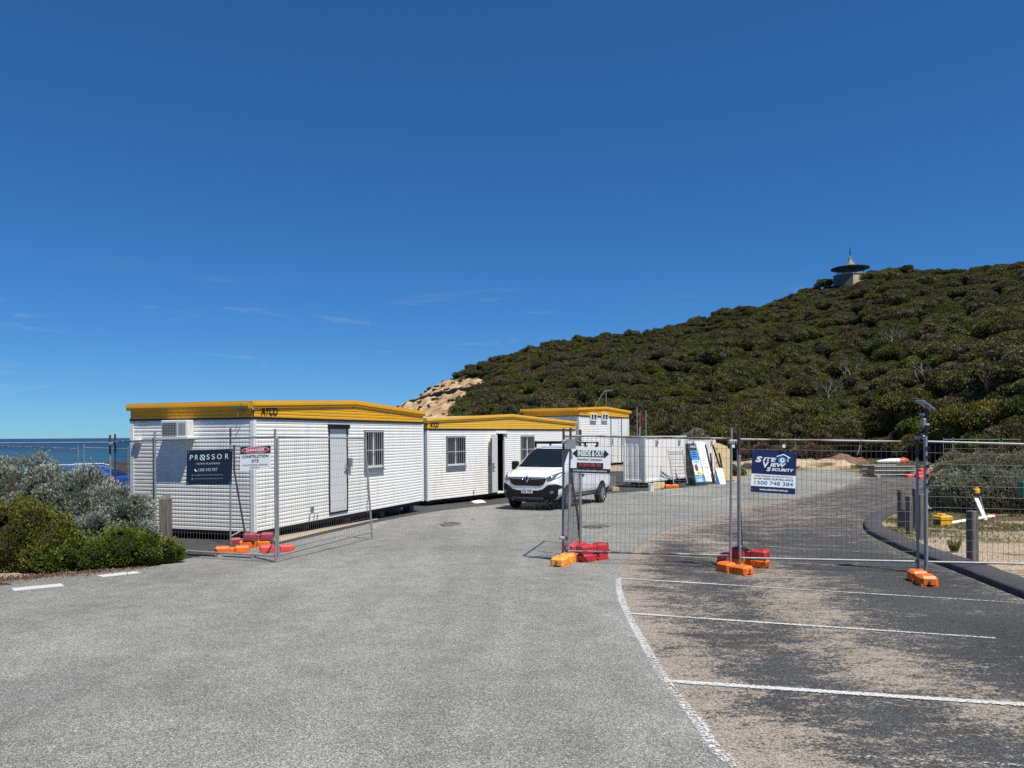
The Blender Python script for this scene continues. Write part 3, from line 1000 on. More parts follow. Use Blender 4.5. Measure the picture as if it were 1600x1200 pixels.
def patch_kind(x, y, rnd):
    n_ = noise.noise((x * 0.05, y * 0.05, 8.0)) + 0.5 * noise.noise((x * 0.16, y * 0.16, 2.0))
    u = rnd.random()
    if n_ > 0.22: return rnd.choice([3, 6, 1, 0]) if u < 0.8 else 4
    if n_ < -0.22: return rnd.choice([2, 5, 2, 0]) if u < 0.8 else 4
    return rnd.choice([0, 1, 4, 0, 1, 2, 3, 2, 5])

def plant_hill():
    rnd = random.Random(77)
    near = sorted([p for p in HILL_PTS if 660 < p[3] < 1640 and p[6] < 24 and not p[5]], key=lambda p: p[1])
    near_set = set(id(p) for p in near[:110])
    V, S, R_, I = [], [], [], []
    kinds = {'scrub': ('dark olive scrub tree with a wind-flattened crown at the foot of the hill', 'dark olive scrub trees along the foot of the hill'),
             'scrub_grey': ('grey-brown twiggy scrub tree with a rounded crown at the foot of the hill', 'grey-brown scrub trees along the foot of the hill'),
             'scrub_green': ('bright green bushy scrub tree at the foot of the hill', 'bright green scrub trees along the foot of the hill')}
    for p in HILL_PTS:
        a, r, z, px, py, small, _ = p
        x, y = r * math.sin(a), r * math.cos(a)
        ki = patch_kind(x, y, rnd)
        if small: ki = rnd.choice([5, 6, 1, 5])
        me, mk, R, H = CROWNS[ki]
        s = rnd.uniform(0.55, 1.15) * (rnd.uniform(.3, .7) if small else 1.0)
        tt = max(0.0, min(1.0, (r - 95) / 70.0)); s *= 1 - .38 * tt
        sz = s * rnd.uniform(0.75, 1.2)
        if id(p) in near_set:
            s *= 1.12; sz *= 1.2
            t = thing('scrub_tree', kinds[mk][0], 'tree', (x, y, z - 0.15), rnd.uniform(0, 6.28), kinds[mk][1])
            t.scale = (s, s, sz)
            c = bpy.data.objects.new('crown', me); COL.objects.link(c); c.parent = t
            tr = bpy.data.objects.new('trunk', TRUNKS[rnd.randrange(3)]); COL.objects.link(tr); tr.parent = t
            tr.scale = (R / 2.4, R / 2.4, H / 2.8)
        else:
            V.append((x, y, z - 0.25)); S.append((s, s, sz)); R_.append(rnd.uniform(0, 6.28)); I.append(ki)
    me = bpy.data.meshes.new('hillside_scrub')
    me.from_pydata(V, [], [])
    for an, tp, vals in (('scl', 'FLOAT_VECTOR', np.array(S, np.float32).ravel()), ('rz', 'FLOAT', np.array(R_, np.float32)), ('idx', 'INT', np.array(I, np.int32))):
        at = me.attributes.new(an, tp, 'POINT')
        at.data.foreach_set('vector' if tp == 'FLOAT_VECTOR' else 'value', vals)
    o = bpy.data.objects.new('hillside_scrub', me); COL.objects.link(o)
    tag(o, 'mass of dark olive coastal scrub covering the whole hillside', 'scrub', None, 'stuff')
    src = bpy.data.collections.new('scrub_sources')
    for i, (cm, mk, R, H) in enumerate(CROWNS):
        so = bpy.data.objects.new('source_%d' % i, cm); src.objects.link(so)
    ng = bpy.data.node_groups.new('scatter', 'GeometryNodeTree')
    ng.interface.new_socket('Geometry', in_out='INPUT', socket_type='NodeSocketGeometry')
    ng.interface.new_socket('Geometry', in_out='OUTPUT', socket_type='NodeSocketGeometry')
    N, L = ng.nodes, ng.links
    gi, go = N.new('NodeGroupInput'), N.new('NodeGroupOutput')
    ci = N.new('GeometryNodeCollectionInfo'); ci.inputs['Collection'].default_value = src
    ci.inputs['Separate Children'].default_value = True; ci.inputs['Reset Children'].default_value = True
    ip = N.new('GeometryNodeInstanceOnPoints'); ip.inputs['Pick Instance'].default_value = True
    def na(nm, tp):
        n = N.new('GeometryNodeInputNamedAttribute'); n.data_type = tp; n.inputs['Name'].default_value = nm
        return next(s for s in n.outputs if s.enabled and s.name == 'Attribute')
    cb = N.new('ShaderNodeCombineXYZ'); L.new(na('rz', 'FLOAT'), cb.inputs['Z'])
    e2r = N.new('FunctionNodeEulerToRotation'); L.new(cb.outputs[0], e2r.inputs[0])
    L.new(gi.outputs[0], ip.inputs['Points']); L.new(ci.outputs[0], ip.inputs['Instance'])
    L.new(na('idx', 'INT'), ip.inputs['Instance Index']); L.new(e2r.outputs[0], ip.inputs['Rotation']); L.new(na('scl', 'FLOAT_VECTOR'), ip.inputs['Scale'])
    L.new(ip.outputs[0], go.inputs[0])
    md = o.modifiers.new('scatter', 'NODES'); md.node_group = ng
    print('scrub', len(V), 'individual', len(near_set))
plant_hill()
# ------------------------------------------------------------------ lettering
FITS = []
def txt(parent, s, x, y, h, m, w=None, z=0.003, align='CENTER', bold=0.0, shear=0.0, space=1.0, name='lettering', rot=None, label=None):
    """flat lettering on the local xy plane of parent; cap height h, fitted to width w"""
    cu = bpy.data.curves.new(name, 'FONT')
    cu.body = s
    cu.size = h / 0.70
    cu.align_x = align
    cu.align_y = 'CENTER'
    cu.offset = bold * h
    cu.shear = shear
    cu.space_character = space
    cu.resolution_u = 3
    cu.fill_mode = 'FRONT'
    cu.materials.append(m)
    o = bpy.data.objects.new(name, cu); COL.objects.link(o)
    o.parent = parent
    mm = Matrix.Translation((x, y, z))
    if rot is not None: mm = rot @ mm if isinstance(rot, Matrix) else mm
    o.matrix_local = mm
    if label: o['label'] = label
    if w: FITS.append((o, w))
    return o

def fit_text():
    bpy.context.view_layer.update()
    for o, w in FITS:
        d = o.dimensions.x
        if d > 0.001:
            o.scale.x = w / d

def frame(o, ex, ey):
    ex = Vector(ex).normalized(); ey = Vector(ey); ey = (ey - ex * ey.dot(ex)).normalized(); ez = ex.cross(ey)
    return Matrix(((ex.x, ey.x, ez.x, o[0]), (ex.y, ey.y, ez.y, o[1]), (ex.z, ey.z, ez.z, o[2]), (0, 0, 0, 1)))

# ------------------------------------------------------------------ site huts
PITCH = 0.085
def ribs(mb, L, z0, z1, x0, put, m=0, pitch=PITCH, depth=0.0085, zbase=0.0, invert=False):
    """horizontally ribbed sheet between x0..L and z0..z1; put(x, z, off) -> point"""
    zs = []
    k = math.floor((z0 - zbase) / pitch) - 1
    z = zbase + k * pitch
    while z < z1 + pitch:
        for f, o_ in ((0.0, 0.0), (0.14, depth), (0.62, depth), (0.80, 0.0), (0.999, 0.0)):
            zs.append((z + f * pitch, o_))
        z += pitch
    zs = [(min(max(a, z0), z1), o_) for a, o_ in zs if z0 - pitch * 0.4 <= a <= z1 + pitch * 0.4]
    out = [zs[0]]
    for a in zs[1:]:
        if a[0] > out[-1][0] + 1e-5: out.append(a)
    o = len(mb.v)
    for a, off in out:
        mb.v.append(tuple(put(x0, a, off))); mb.v.append(tuple(put(L, a, off)))
    for i in range(len(out) - 1):
        q = (o + 2 * i, o + 2 * i + 1, o + 2 * i + 3, o + 2 * i + 2)
        mb.f.append(q if not invert else tuple(reversed(q))); mb.mi.append(m)

def hut_frame(p_corner, p_far):
    ex = Vector((p_far.x - p_corner.x, p_far.y - p_corner.y, 0)); L = ex.length; ex.normalize()
    ey = Vector((-ex.y, ex.x, 0))
    return Matrix(((ex.x, ey.x, 0, p_corner.x), (ex.y, ey.y, 0, p_corner.y), (0, 0, 1, p_corner.z), (0, 0, 0, 1))), L, ex, ey

def split_rects(L, z0, z1, holes):
    """rectangles covering the facade around holes (x0,x1,z0,z1)"""
    out = []
    xs = sorted({0.0, L} | {h[0] for h in holes} | {h[1] for h in holes})
    for a, b in zip(xs[:-1], xs[1:]):
        mid = (a + b) / 2
        hs_ = sorted([h for h in holes if h[0] <= mid <= h[1]], key=lambda h: h[2])
        z = z0
        for h in hs_:
            if h[2] > z + 1e-3: out.append((a, b, z, h[2]))
            z = h[3]
        if z < z1 - 1e-3: out.append((a, b, z, z1))
    return out

def window(hut, x0, x1, z0, z1, nbars):
    f = MB()
    w = 0.05
    for lo, hi in (((x0, -0.045, z0), (x1, 0.05, z0 + w)), ((x0, -0.045, z1 - w), (x1, 0.05, z1)), ((x0, -0.045, z0 + w), (x0 + w, 0.05, z1 - w)), ((x1 - w, -0.045, z0 + w), (x1, 0.05, z1 - w))):
        f.box(lo, hi)
    f.box((x0 - 0.02, -0.075, z0 - 0.05), (x1 + 0.02, 0.0, z0 - 0.002))
    wo = f.build('window', M['grey_frame'], hut)
    p = MB(); p.box((x0 + w, 0.015, z0 + w), (x1 - w, 0.022, z1 - w)); p.build('pane', M['glass'], wo)
    s = MB(); xm = (x0 + x1) / 2
    s.box((xm - 0.022, -0.015, z0 + w), (xm + 0.022, 0.012, z1 - w))
    s.box((x0 + w, -0.018, z0 + w), (x1 - w, 0.012, z0 + w + 0.05))
    s.build('sash', M['white_trim'], wo)
    b = MB()
    for i in range(nbars):
        x = x0 + (x1 - x0) * (i + 0.5) / nbars
        b.tube((x, -0.06, z0 + 0.02), (x, -0.06, z1 - 0.02), 0.0065, 6)
    for z in (z0 + 0.03, (z0 + z1) / 2 - 0.03, z1 - 0.06):
        b.box((x0, -0.068, z), (x1, -0.06, z + 0.025))
    b.build('security_bars', M['bar'], wo)
    return wo

def roof_profile(L, eave, ridge):
    return [(-0.10, eave), (L / 2, ridge), (L + 0.10, eave)]

def make_hut(name, label, p_corner, p_far, W, Hw, eave, ridge, holes, pale=False, ov=0.09):
    M4, L, ex, ey = hut_frame(p_corner, p_far)
    t = thing(name, label, 'site hut', group='yellow-roofed site huts', M=M4)
    ymat = M['yellow_pale'] if pale else M['yellow']
    # facade (y=0, faces -y), end wall (x=0, faces -x), far end, back
    mb = MB()
    for (a, b, z0, z1) in split_rects(L, 0.0, Hw, holes):
        a2 = max(a, 0.06); b2 = min(b, L - 0.06)
        ribs(mb, b2, z0, z1, a2, lambda x, z, o_: (x, -o_, z))
    mb.build('facade_cladding', M['white_wall'], t)
    mb = MB(); ribs(mb, W, 0.0, Hw, 0.06, lambda y, z, o_: (-o_, y, z), invert=True)
    mb.build('end_cladding', M['white_wall'], t)
    mb = MB(); ribs(mb, W, 0.0, Hw, 0.0, lambda y, z, o_: (L + o_, y, z)); ribs(mb, L, 0.0, Hw, 0.0, lambda x, z, o_: (x, W + o_, z), invert=True)
    mb.build('rear_cladding', M['white_wall'], t)
    mb = MB()
    for (x, y) in ((0, 0), (L, 0), (0, W), (L, W)):
        sx = 1 if x == 0 else -1; sy = 1 if y == 0 else -1
        xa, xb = sorted((x - sx * 0.022, x + sx * 0.075)); ya, yb = sorted((y - sy * 0.022, y + sy * 0.075))
        m_ = MB(); m_.box((xa, ya, -0.02), (xb, yb, Hw)); m_.build('corner_post', M['white_trim'], t)
    fl = MB(); fl.box((0.08, 0.08, -0.12), (L - 0.08, W - 0.08, -0.005)); fl.build('floor_frame', M['under'], t)
    inn = MB(); inn.box((0.1, 0.06, 0.0), (L - 0.1, 0.07, Hw)) if not holes or all(h[2] > 0.3 for h in holes) else None
    if inn.v: inn.build('wall_lining', M['dark'], t)
    # black flashing and ribbed yellow fascia
    zf = Hw
    fb = MB()
    fb.box((-0.03, -0.03, zf), (L + 0.03, W + 0.03, zf + 0.045)); fb.build('flashing', M['black'], t)
    zb = zf + 0.045; ze = eave - 0.17
    fa = MB()
    rp = lambda x: (ze + (ridge - eave) * (1 - abs(x - L / 2) / (L / 2 + 0.1)))
    nseg = 24
    # facade fascia follows the gable: ribs clipped under the roof edge
    zz = zb; hgt = 0.075; row = 0
    while zz < rp(L / 2):
        z2 = min(zz + hgt, rp(L / 2))
        xa, xb = 0.0, L
        if z2 > ze:
            tt = (z2 - ze) / max(1e-3, rp(L / 2) - ze)
            xa = (L / 2) * tt * 0.98; xb = L - xa
        if xb - xa > 0.1:
            fa.add([(xa, -0.012, zz), (xb, -0.012, zz), (xb, -0.023, zz + hgt * .2), (xa, -0.023, zz + hgt * .2), (xb, -0.023, z2 - hgt * .25), (xa, -0.023, z2 - hgt * .25), (xb, -0.012, z2), (xa, -0.012, z2)], [(0, 1, 2, 3), (3, 2, 4, 5), (5, 4, 6, 7)])
        zz = z2
    back = [(0.0, zb), (L, zb), (L, rp(L) + .10), (L / 2, rp(L / 2) + .10), (0.0, rp(0) + .10)]
    fa.add([(x, -0.010, z) for x, z in back], [(0, 1, 2, 3, 4)])
    ribs(fa, W, zb, ze + 0.10, 0.0, lambda y, z, o_: (-0.012 - o_, y, z), pitch=0.075, depth=0.018, zbase=zb, invert=True)
    ribs(fa, W, zb, ze + 0.02, 0.0, lambda y, z, o_: (L + 0.012 + o_, y, z), pitch=0.075, depth=0.018, zbase=zb)
    fa.add([(0, W, zb), (L, W, zb), (L, W, rp(L)), (L / 2, W, rp(L / 2)), (0, W, rp(0))], [(4, 3, 2, 1, 0)])
    fa.build('fascia', ymat, t)
    # roof edge band (gable on the facade, level over the end walls with an overhang)
    re_ = MB()
    for (x0, z0, x1, z1) in ((-ov, eave - 0.06 * 0, L / 2, ridge), (L / 2, ridge, L + ov, eave)):
        for (dz0, dz1, yo) in ((-0.16, -0.105, -0.055), (-0.105, -0.05, -0.075), (-0.05, 0.0, -0.055)):
            v = [(x0, yo, z0 + dz0), (x1, yo, z1 + dz0), (x1, yo, z1 + dz1), (x0, yo, z0 + dz1), (x0, 0.05, z0 + dz0), (x1, 0.05, z1 + dz0), (x1, 0.05, z1 + dz1), (x0, 0.05, z0 + dz1)]
            re_.add(v, [(0, 1, 2, 3), (5, 4, 7, 6), (0, 4, 5, 1), (3, 2, 6, 7), (0, 3, 7, 4), (1, 5, 6, 2)])
    for (xe, s) in ((-ov, -1), (L + ov, 1)):
        for (dz0, dz1, xo) in ((-0.16, -0.105, 0.0), (-0.105, -0.05, 0.018), (-0.05, 0.0, 0.0)):
            a, b = sorted((xe + s * xo, xe - s * 0.06))
            re_.box((a, 0.05, eave + dz0), (b, W + 0.06, eave + dz1))
    re_.build('roof_edge', ymat, t)
    rf = MB()
    zt = -0.03
    rf.add([(-ov + .02, -0.03, eave + zt), (L / 2, -0.03, ridge + zt), (L / 2, W + .06, ridge + zt), (-ov + .02, W + .06, eave + zt), (L + ov - .02, -0.03, eave + zt), (L + ov - .02, W + .06, eave + zt)], [(0, 1, 2, 3), (1, 4, 5, 2)])
    # soffit under the overhang
    rf.add([(-ov + .03, 0.0, eave - 0.15), (0.0, 0.0, eave - 0.15), (0.0, W, eave - 0.15), (-ov + .03, W, eave - 0.15)], [(0, 1, 2, 3)])
    rf.build('roof', ymat if not pale else M['roof_grey'], t)
    return t, L, ex, ey

def blocks(t, L, W, gap0, gap1, n):
    for i in range(n):
        x = 0.35 + (L - 0.7) * i / (n - 1)
        g_ = gap0 + (gap1 - gap0) * i / (n - 1)
        for y in (0.35, W - 0.35):
            b = MB(); b.box((x - 0.13, y - 0.13, -0.12 - g_), (x + 0.13, y + 0.13, -0.115)); b.build('support_block', M['timber_dark'], t)

def local_px(px, py, pc, ex):
    s, z = plane_hit(px, py, pc, ex)
    return s, z - pc.z

def rect_px(pts, pc, ex):
    a = [local_px(x, y, pc, ex) for x, y in pts]
    return (min(p[0] for p in a), max(p[0] for p in a), min(p[1] for p in a), max(p[1] for p in a))

# hut 1 ------------------------------------------------------
d1 = 16.8
pc = P(397, 831, d1); pf = P(661, 781, d1 * 1.4726)
pf.z = pc.z
_, L1, ex1, ey1 = hut_frame(pc, pf)
W1 = 3.42
s0, z_top = local_px(513, 664, pc, ex1); s1, z_b = local_px(542.5, 800, pc, ex1)
dz_bot = local_px(513, 803, pc, ex1)[1]
door_r = (s0, s1, dz_bot, z_top)
wa = local_px(568, 672, pc, ex1); wb_ = local_px(598, 731, pc, ex1); 
win_r = (wa[0], wb_[0], local_px(568, 734, pc, ex1)[1], wa[1])
Hw1 = local_px(397, 655, pc, ex1)[1]
hut1, L1, ex1, ey1 = make_hut('site_hut', 'nearest white ribbed site hut with yellow roof, air conditioner and closed door', pc, pf, W1, Hw1, Hw1 + 0.40, Hw1 + 0.58, [door_r, win_r])
window(hut1, *win_r, 9)
mb = MB(); mb.box((door_r[0] + .03, -0.012, door_r[2] + .03), (door_r[1] - .03, 0.03, door_r[3] - .10))
d_ = mb.build('door', M['door'], hut1)
mb = MB()
mb.box((door_r[0] - .01, -0.03, door_r[2] - .02), (door_r[0] + .03, 0.04, door_r[3])); mb.box((door_r[1] - .03, -0.03, door_r[2] - .02), (door_r[1] + .01, 0.04, door_r[3]))
mb.box((door_r[0] + .03, -0.03, door_r[2] - .02), (door_r[1] - .03, 0.04, door_r[2] + .028)); mb.box((door_r[0] - .04, -0.07, door_r[3] - .098), (door_r[1] + .06, 0.04, door_r[3] + .02))
mb.build('door_frame', M['trim'], d_)
mb = MB(); zh = local_px(541, 731, pc, ex1)[1]
mb.box((door_r[1] - .10, -0.035, zh - .12), (door_r[1] - .035, -0.0125, zh + .12)); mb.tube((door_r[1] - .07, -0.06, zh), (door_r[1] - .19, -0.06, zh), 0.014); mb.tube((door_r[1] - .07, -0.03, zh), (door_r[1] - .07, -0.066, zh), 0.014)
mb.build('handle', M['galv'], d_)
mb = MB(); mb.box((door_r[1] + .02, -0.10, zh + .02), (door_r[1] + .13, -0.016, zh + .26)); mb.build('lock_box', M['galv'], hut1)
# outlet plates near the floor
mb = MB(); a = local_px(487, 795, pc, ex1); mb.box((a[0] - .06, -0.03, a[1] - .06), (a[0] + .06, -0.005, a[1] + .06)); mb.build('outlet_plate', M['grey_frame'], hut1)
for px_ in (482, 489, 494):
    mb = MB(); a = local_px(px_, 806, pc, ex1); mb.tube((a[0], -0.03, 0.03), (a[0] + .02, -0.035, a[1] + .06), 0.012, 6); mb.build('pipe_stub', M['grey_frame'], hut1)
blocks(hut1, L1, W1, 0.12, 0.24, 5)
# end wall fittings; local y is distance from the corner
def endwall(px, py):
    s, z = plane_hit(px, py, pc, ey1); return s, z - pc.z
ya, za = endwall(304, 656.5); yb, zb_ = endwall(264, 684)
ac = MB(); ac.cbox((-0.235, ya, zb_ + .02), (-0.017, yb, za), 0.012)
aco = ac.build('air_conditioner', M['ac'], hut1)
g = MB(); g.box((-0.241, ya + (yb - ya) * 0.40, zb_ + .06), (-0.2355, yb - 0.04, za - .05)); go_ = g.build('coil_grille', M['ac_grille'], aco)
g = MB()
for i in range(9):
    y = ya + (yb - ya) * 0.40 + (yb - 0.04 - ya - (yb - ya) * 0.40) * (i + .5) / 9
    g.box((-0.249, y - 0.003, zb_ + .06), (-0.2415, y + 0.003, za - .05))
for i in range(8):
    z = zb_ + .06 + (za - .11 - zb_) * (i + .5) / 8
    g.box((-0.2505, ya + (yb - ya) * .40, z - .0025), (-0.2416, yb - .04, z + .0025))
g.build('guard_wires', M['bar'], aco)
g = MB()
for i in range(5):
    y = ya + 0.05 + (yb - ya) * 0.26 * (i + .5) / 5
    g.box((-0.241, y - 0.010, zb_ + .07), (-0.2355, y + 0.010, za - .06))
g.build('louvre', M['grey_frame'], aco)
g = MB(); g.box((-0.25, ya - .02, zb_ - .03), (-0.017, yb + .02, zb_ + .0195)); g.build('support_bracket', M['ac'], aco)
yl, zl = endwall(218, 688)
g = MB(); g.cbox((-0.10, yl - .09, zl - .05), (-0.017, yl + .12, zl + .03), 0.01); g.build('floodlight', M['ac'], hut1)
yl, zl = endwall(225, 661)
g = MB(); g.box((-0.022, yl - .13, zl - .02), (-0.0155, yl + .13, zl + .025)); g.build('data_plate', M['bar'], hut1)
yl, zl = endwall(380, 642)
g = MB(); g.box((-0.075, yl - .10, Hw1 + .20), (-0.04, yl + .12, Hw1 + .25)); g.tube((-0.06, yl + .05, Hw1 + .20), (-0.07, yl + .09, Hw1 + .06), 0.012); g.build('light_bracket', M['grey_frame'], hut1)
g = MB(); yv, zv = endwall(384, 633); g.path([(-0.06, yv, Hw1 + .14), (-0.20, yv - .02, Hw1 + .34), (-0.14, yv - .05, Hw1 + .38)], 0.006, 5); g.build('cable', M['black'], hut1)

FACE = Matrix(((1, 0, 0, 0), (0, 0, -1, 0), (0, 1, 0, 0), (0, 0, 0, 1)))   # local xy text plane -> facade (x, z), facing -y
def facade_text(hut, s, x, z, h, w, m, y=0.036, bold=0.03, shear=0.25, name='lettering'):
    o = txt(hut, s, 0, 0, h, m, w, 0, 'CENTER', 0.06, shear, 1.0, name)
    o.matrix_local = Matrix.Translation((x, -y, z)) @ FACE
    return o
a = local_px(419, 643, pc, ex1); b = local_px(433, 643, pc, ex1); c = local_px(406, 643, pc, ex1)
facade_text(hut1, 'ATCO', a[0], a[1], 0.165, b[0] - c[0], M['black'])

# hut 2 ------------------------------------------------------
d2 = 26.9
pc2 = P(668, 782, d2); pf2 = P(899, 752.5, d2 * 1.32); pf2.z = pc2.z
_, L2, ex2, ey2 = hut_frame(pc2, pf2)
Hw2 = local_px(668, 672, pc2, ex2)[1]
def r2(px0, py0, px1, py1):
    a = local_px(px0, py0, pc2, ex2); b = local_px(px1, py1, pc2, ex2)
    return (a[0], b[0], min(a[1], b[1]), max(a[1], b[1]))
w21 = r2(696.5, 681, 726.5, 728); w22 = r2(813, 680.5, 834, 722)
w22 = (w22[0], w22[1], w21[2], w21[3])
do2 = r2(775.5, 676.5, 790, 764)
do2 = (do2[0], do2[1], 0.03, do2[3])
hut2, L2, ex2, ey2 = make_hut('site_hut', 'long white site hut behind the van with its door standing open', pc2, pf2, 3.0, Hw2, Hw2 + 0.42, Hw2 + 0.66, [w21, w22, do2], pale=True)
window(hut2, *w21, 10); window(hut2, *w22, 10)
mb = MB(); wd = do2[1] - do2[0]
mb.box((do2[1] - .16 * wd, -0.03, do2[2]), (do2[1], 0.05, do2[3] - .03)); mb.box((do2[0] - .02, -0.03, do2[2]), (do2[0] + .025, 0.05, do2[3] - .03))
mb.box((do2[0] - .06, -0.09, do2[3] - .028), (do2[1] + .10, 0.05, do2[3] + .03))
mb.build('door_frame', M['white_trim'], hut2)
mb = MB(); mb.box((do2[0], -0.05, do2[2] - .06), (do2[1], 0.3, do2[2] - .002)); mb.build('door_step', M['white_trim'], hut2)
mb = MB(); mb.box((0.1, 2.8, 0), (L2 - .1, 2.85, Hw2)); mb.box((do2[0] - 1.2, .08, 0.0), (do2[1] + 1.5, 2.75, 0.02)); mb.box((do2[0] - 1.2, .05, 0.02), (do2[0] - 1.15, 2.75, Hw2)); mb.box((do2[1] + 1.3, .05, 0.02), (do2[1] + 1.35, 2.75, Hw2)); mb.box((do2[0] - 1.2, .05, Hw2 - .04), (do2[1] + 1.35, 2.75, Hw2 - .01))
mb.build('room_lining', M['dark'], hut2)
# open leaf hinged at the left jamb, swung right round
dl = MB(); wl_ = wd * 0.98
ang = math.radians(166)
Rm = Matrix.Translation((do2[0] + .0, -0.055, 0)) @ Matrix.Rotation(-ang, 4, 'Z')
dl.box((0, -0.04, do2[2] + .02), (wl_, 0.0, do2[3] - .05), M=Rm)
do_ = dl.build('door', M['door'], hut2)
dh = MB(); dh.box((wl_ - .16, -0.10, 1.0), (wl_ - .04, -0.041, 1.28), M=Rm); dh.box((wl_ - .12, 0.001, .95), (wl_ - .05, .05, 1.2), M=Rm); dh.tube(Rm @ Vector((wl_ - .1, .06, 1.02)), Rm @ Vector((wl_ - .24, .06, 1.02)), .014); dh.build('handle', M['grey_frame'], do_)
de = MB(); de.box((wl_ + .001, -0.05, do2[2] + .02), (wl_ + .03, 0.01, do2[3] - .2), M=Rm); de.build('edge_strip', M['timber_dark'], do_)
blocks(hut2, L2, 3.0, 0.05, 0.12, 5)
a = local_px(677.5, 664, pc2, ex2); b = local_px(684.5, 664, pc2, ex2); c = local_px(670.5, 664, pc2, ex2)
facade_text(hut2, 'ATCO', a[0], a[1], 0.17, b[0] - c[0], M['black'])
mb = MB(); a = local_px(739, 771, pc2, ex2); mb.tube((a[0], -0.04, .02), (a[0], -0.04, .22), 0.015, 6); mb.build('pipe_stub', M['grey_frame'], hut2)

# hut 3: raised toilet block ----------------------------------
d3 = 36.2
pc3 = P(905, 728, d3); pf3 = P(982.5, 719.3, d3 * 1.143); pf3.z = pc3.z
_, L3, ex3, ey3 = hut_frame(pc3, pf3)
Hw3 = local_px(905, 650.5, pc3, ex3)[1]
hut3, L3, ex3, ey3 = make_hut('toilet_block', 'raised white toilet block with two narrow doors and two tiny windows under its yellow roof', pc3, pf3, 3.0, Hw3, Hw3 + 0.40, Hw3 + 0.54, [], ov=0.26)
hut3['category'] = 'toilet block'
def r3(px0, py0, px1, py1):
    a = local_px(px0, py0, pc3, ex3); b = local_px(px1, py1, pc3, ex3)
    return (a[0], b[0], min(a[1], b[1]), max(a[1], b[1]))
for (q, nm) in ((r3(954, 654, 965, 720), 'door'), (r3(970.5, 654, 980, 718.5), 'door')):
    mb = MB(); mb.box((q[0], -0.05, .03), (q[1], -0.018, q[3])); dd = mb.build('door', M['white_trim'], hut3)
    f = MB(); f.box((q[0] - .05, -0.045, .02), (q[0] - .002, -0.016, q[3])); f.box((q[1] + .002, -0.045, .02), (q[1] + .05, -0.016, q[3])); f.box((q[0] - .05, -0.06, q[3] + .002), (q[1] + .05, -0.016, q[3] + .05)); f.box((q[0], -.048, -.0), (q[1], -.016, .028)); f.build('door_frame', M['grey_frame'], dd)
    h_ = MB(); h_.box((q[0] + .05, -0.09, q[3] * .42), (q[0] + .12, -0.051, q[3] * .55)); h_.build('handle', M['grey_frame'], dd)
for q in (r3(921, 646, 930.5, 657.5), r3(938.7, 646, 948, 657.5)):
    f = MB(); w = .05
    for lo, hi in (((q[0], -.10, q[2]), (q[1], -.031, q[2] + w)), ((q[0], -.10, q[3] - w), (q[1], -.031, q[3])), ((q[0], -.10, q[2] + w), (q[0] + w, -.031, q[3] - w)), ((q[1] - w, -.10, q[2] + w), (q[1], -.031, q[3] - w)), (((q[0] + q[1]) / 2 - .03, -.09, q[2] + w), ((q[0] + q[1]) / 2 + .03, -.031, q[3] - w))): f.box(lo, hi)
    wo = f.build('window', M['white_trim'], hut3)
    p = MB(); p.box((q[0] + w, -.05, q[2] + w), (q[1] - w, -.04, q[3] - w)); p.build('pane', M['glass'], wo)
a = local_px(912, 643.5, pc3, ex3); b = local_px(917, 643, pc3, ex3); c = local_px(907.5, 643, pc3, ex3)
facade_text(hut3, 'ATCO', a[0], a[1], 0.12, b[0] - c[0], M['greytext'])
# tank and legs under it
zg = gz(38) - pc3.z
mb = MB(); mb.box((0.5, 0.5, zg + .25), (L3 - 2.2, 2.6, -0.14)); mb.build('waste_tank', M['under'], hut3)
for x in (.12, L3 - .12):
    for y in (.12, 2.58):
        mb = MB(); mb.box((x - .06, y - .06, zg - .1), (x + .06, y + .06, -.125)); mb.build('leg', M['under'], hut3)

# cage and timber block under the toilet block
pa = P(944, 762, 34.2); pa.z = gz(34.2)
t = thing('wire_cage', 'low grey wire stillage cage beside the rear of the van', 'cage', pa, math.atan2(ex3.y, ex3.x))
fr = MB()
cw, cd, ch = 1.25, 0.9, 0.62
for x in (0, cw):
    for y in (0, cd): fr.box((x - .025, y - .025, 0.0), (x + .025, y + .025, ch))
for z in (.16, ch - .04):
    fr.box((0.026, -.02, z), (cw - .026, .02, z + .04)); fr.box((0.026, cd - .02, z), (cw - .026, cd + .02, z + .04)); fr.box((-.02, .026, z), (.02, cd - .026, z + .04)); fr.box((cw - .02, .026, z), (cw + .02, cd - .026, z + .04))
fr.build('cage_frame', M['galv'], t)
w_ = MB(); w_.box((0.05, .03, .14), (cw - .05, cd - .03, .158)); w_.build('base_board', M['plywood'], t)
for i in range(4):
    s_ = MB(); x = cw * (i + .5) / 4; s_.box((x - .12, -.012, .205), (x + .12, .0, ch - .05)); s_.build('side_infill', M['grey_frame'], t)
pb = G(961.5, 767); t = MB(); t.box((-.16, -.12, 0), (.16, .12, .17)); o = t.build('timber_block', M['plywood'], None, loc=(pb.x, pb.y, pb.z)); tag(o, 'pale timber block on the ground at the foot of the toilet block', 'timber block')

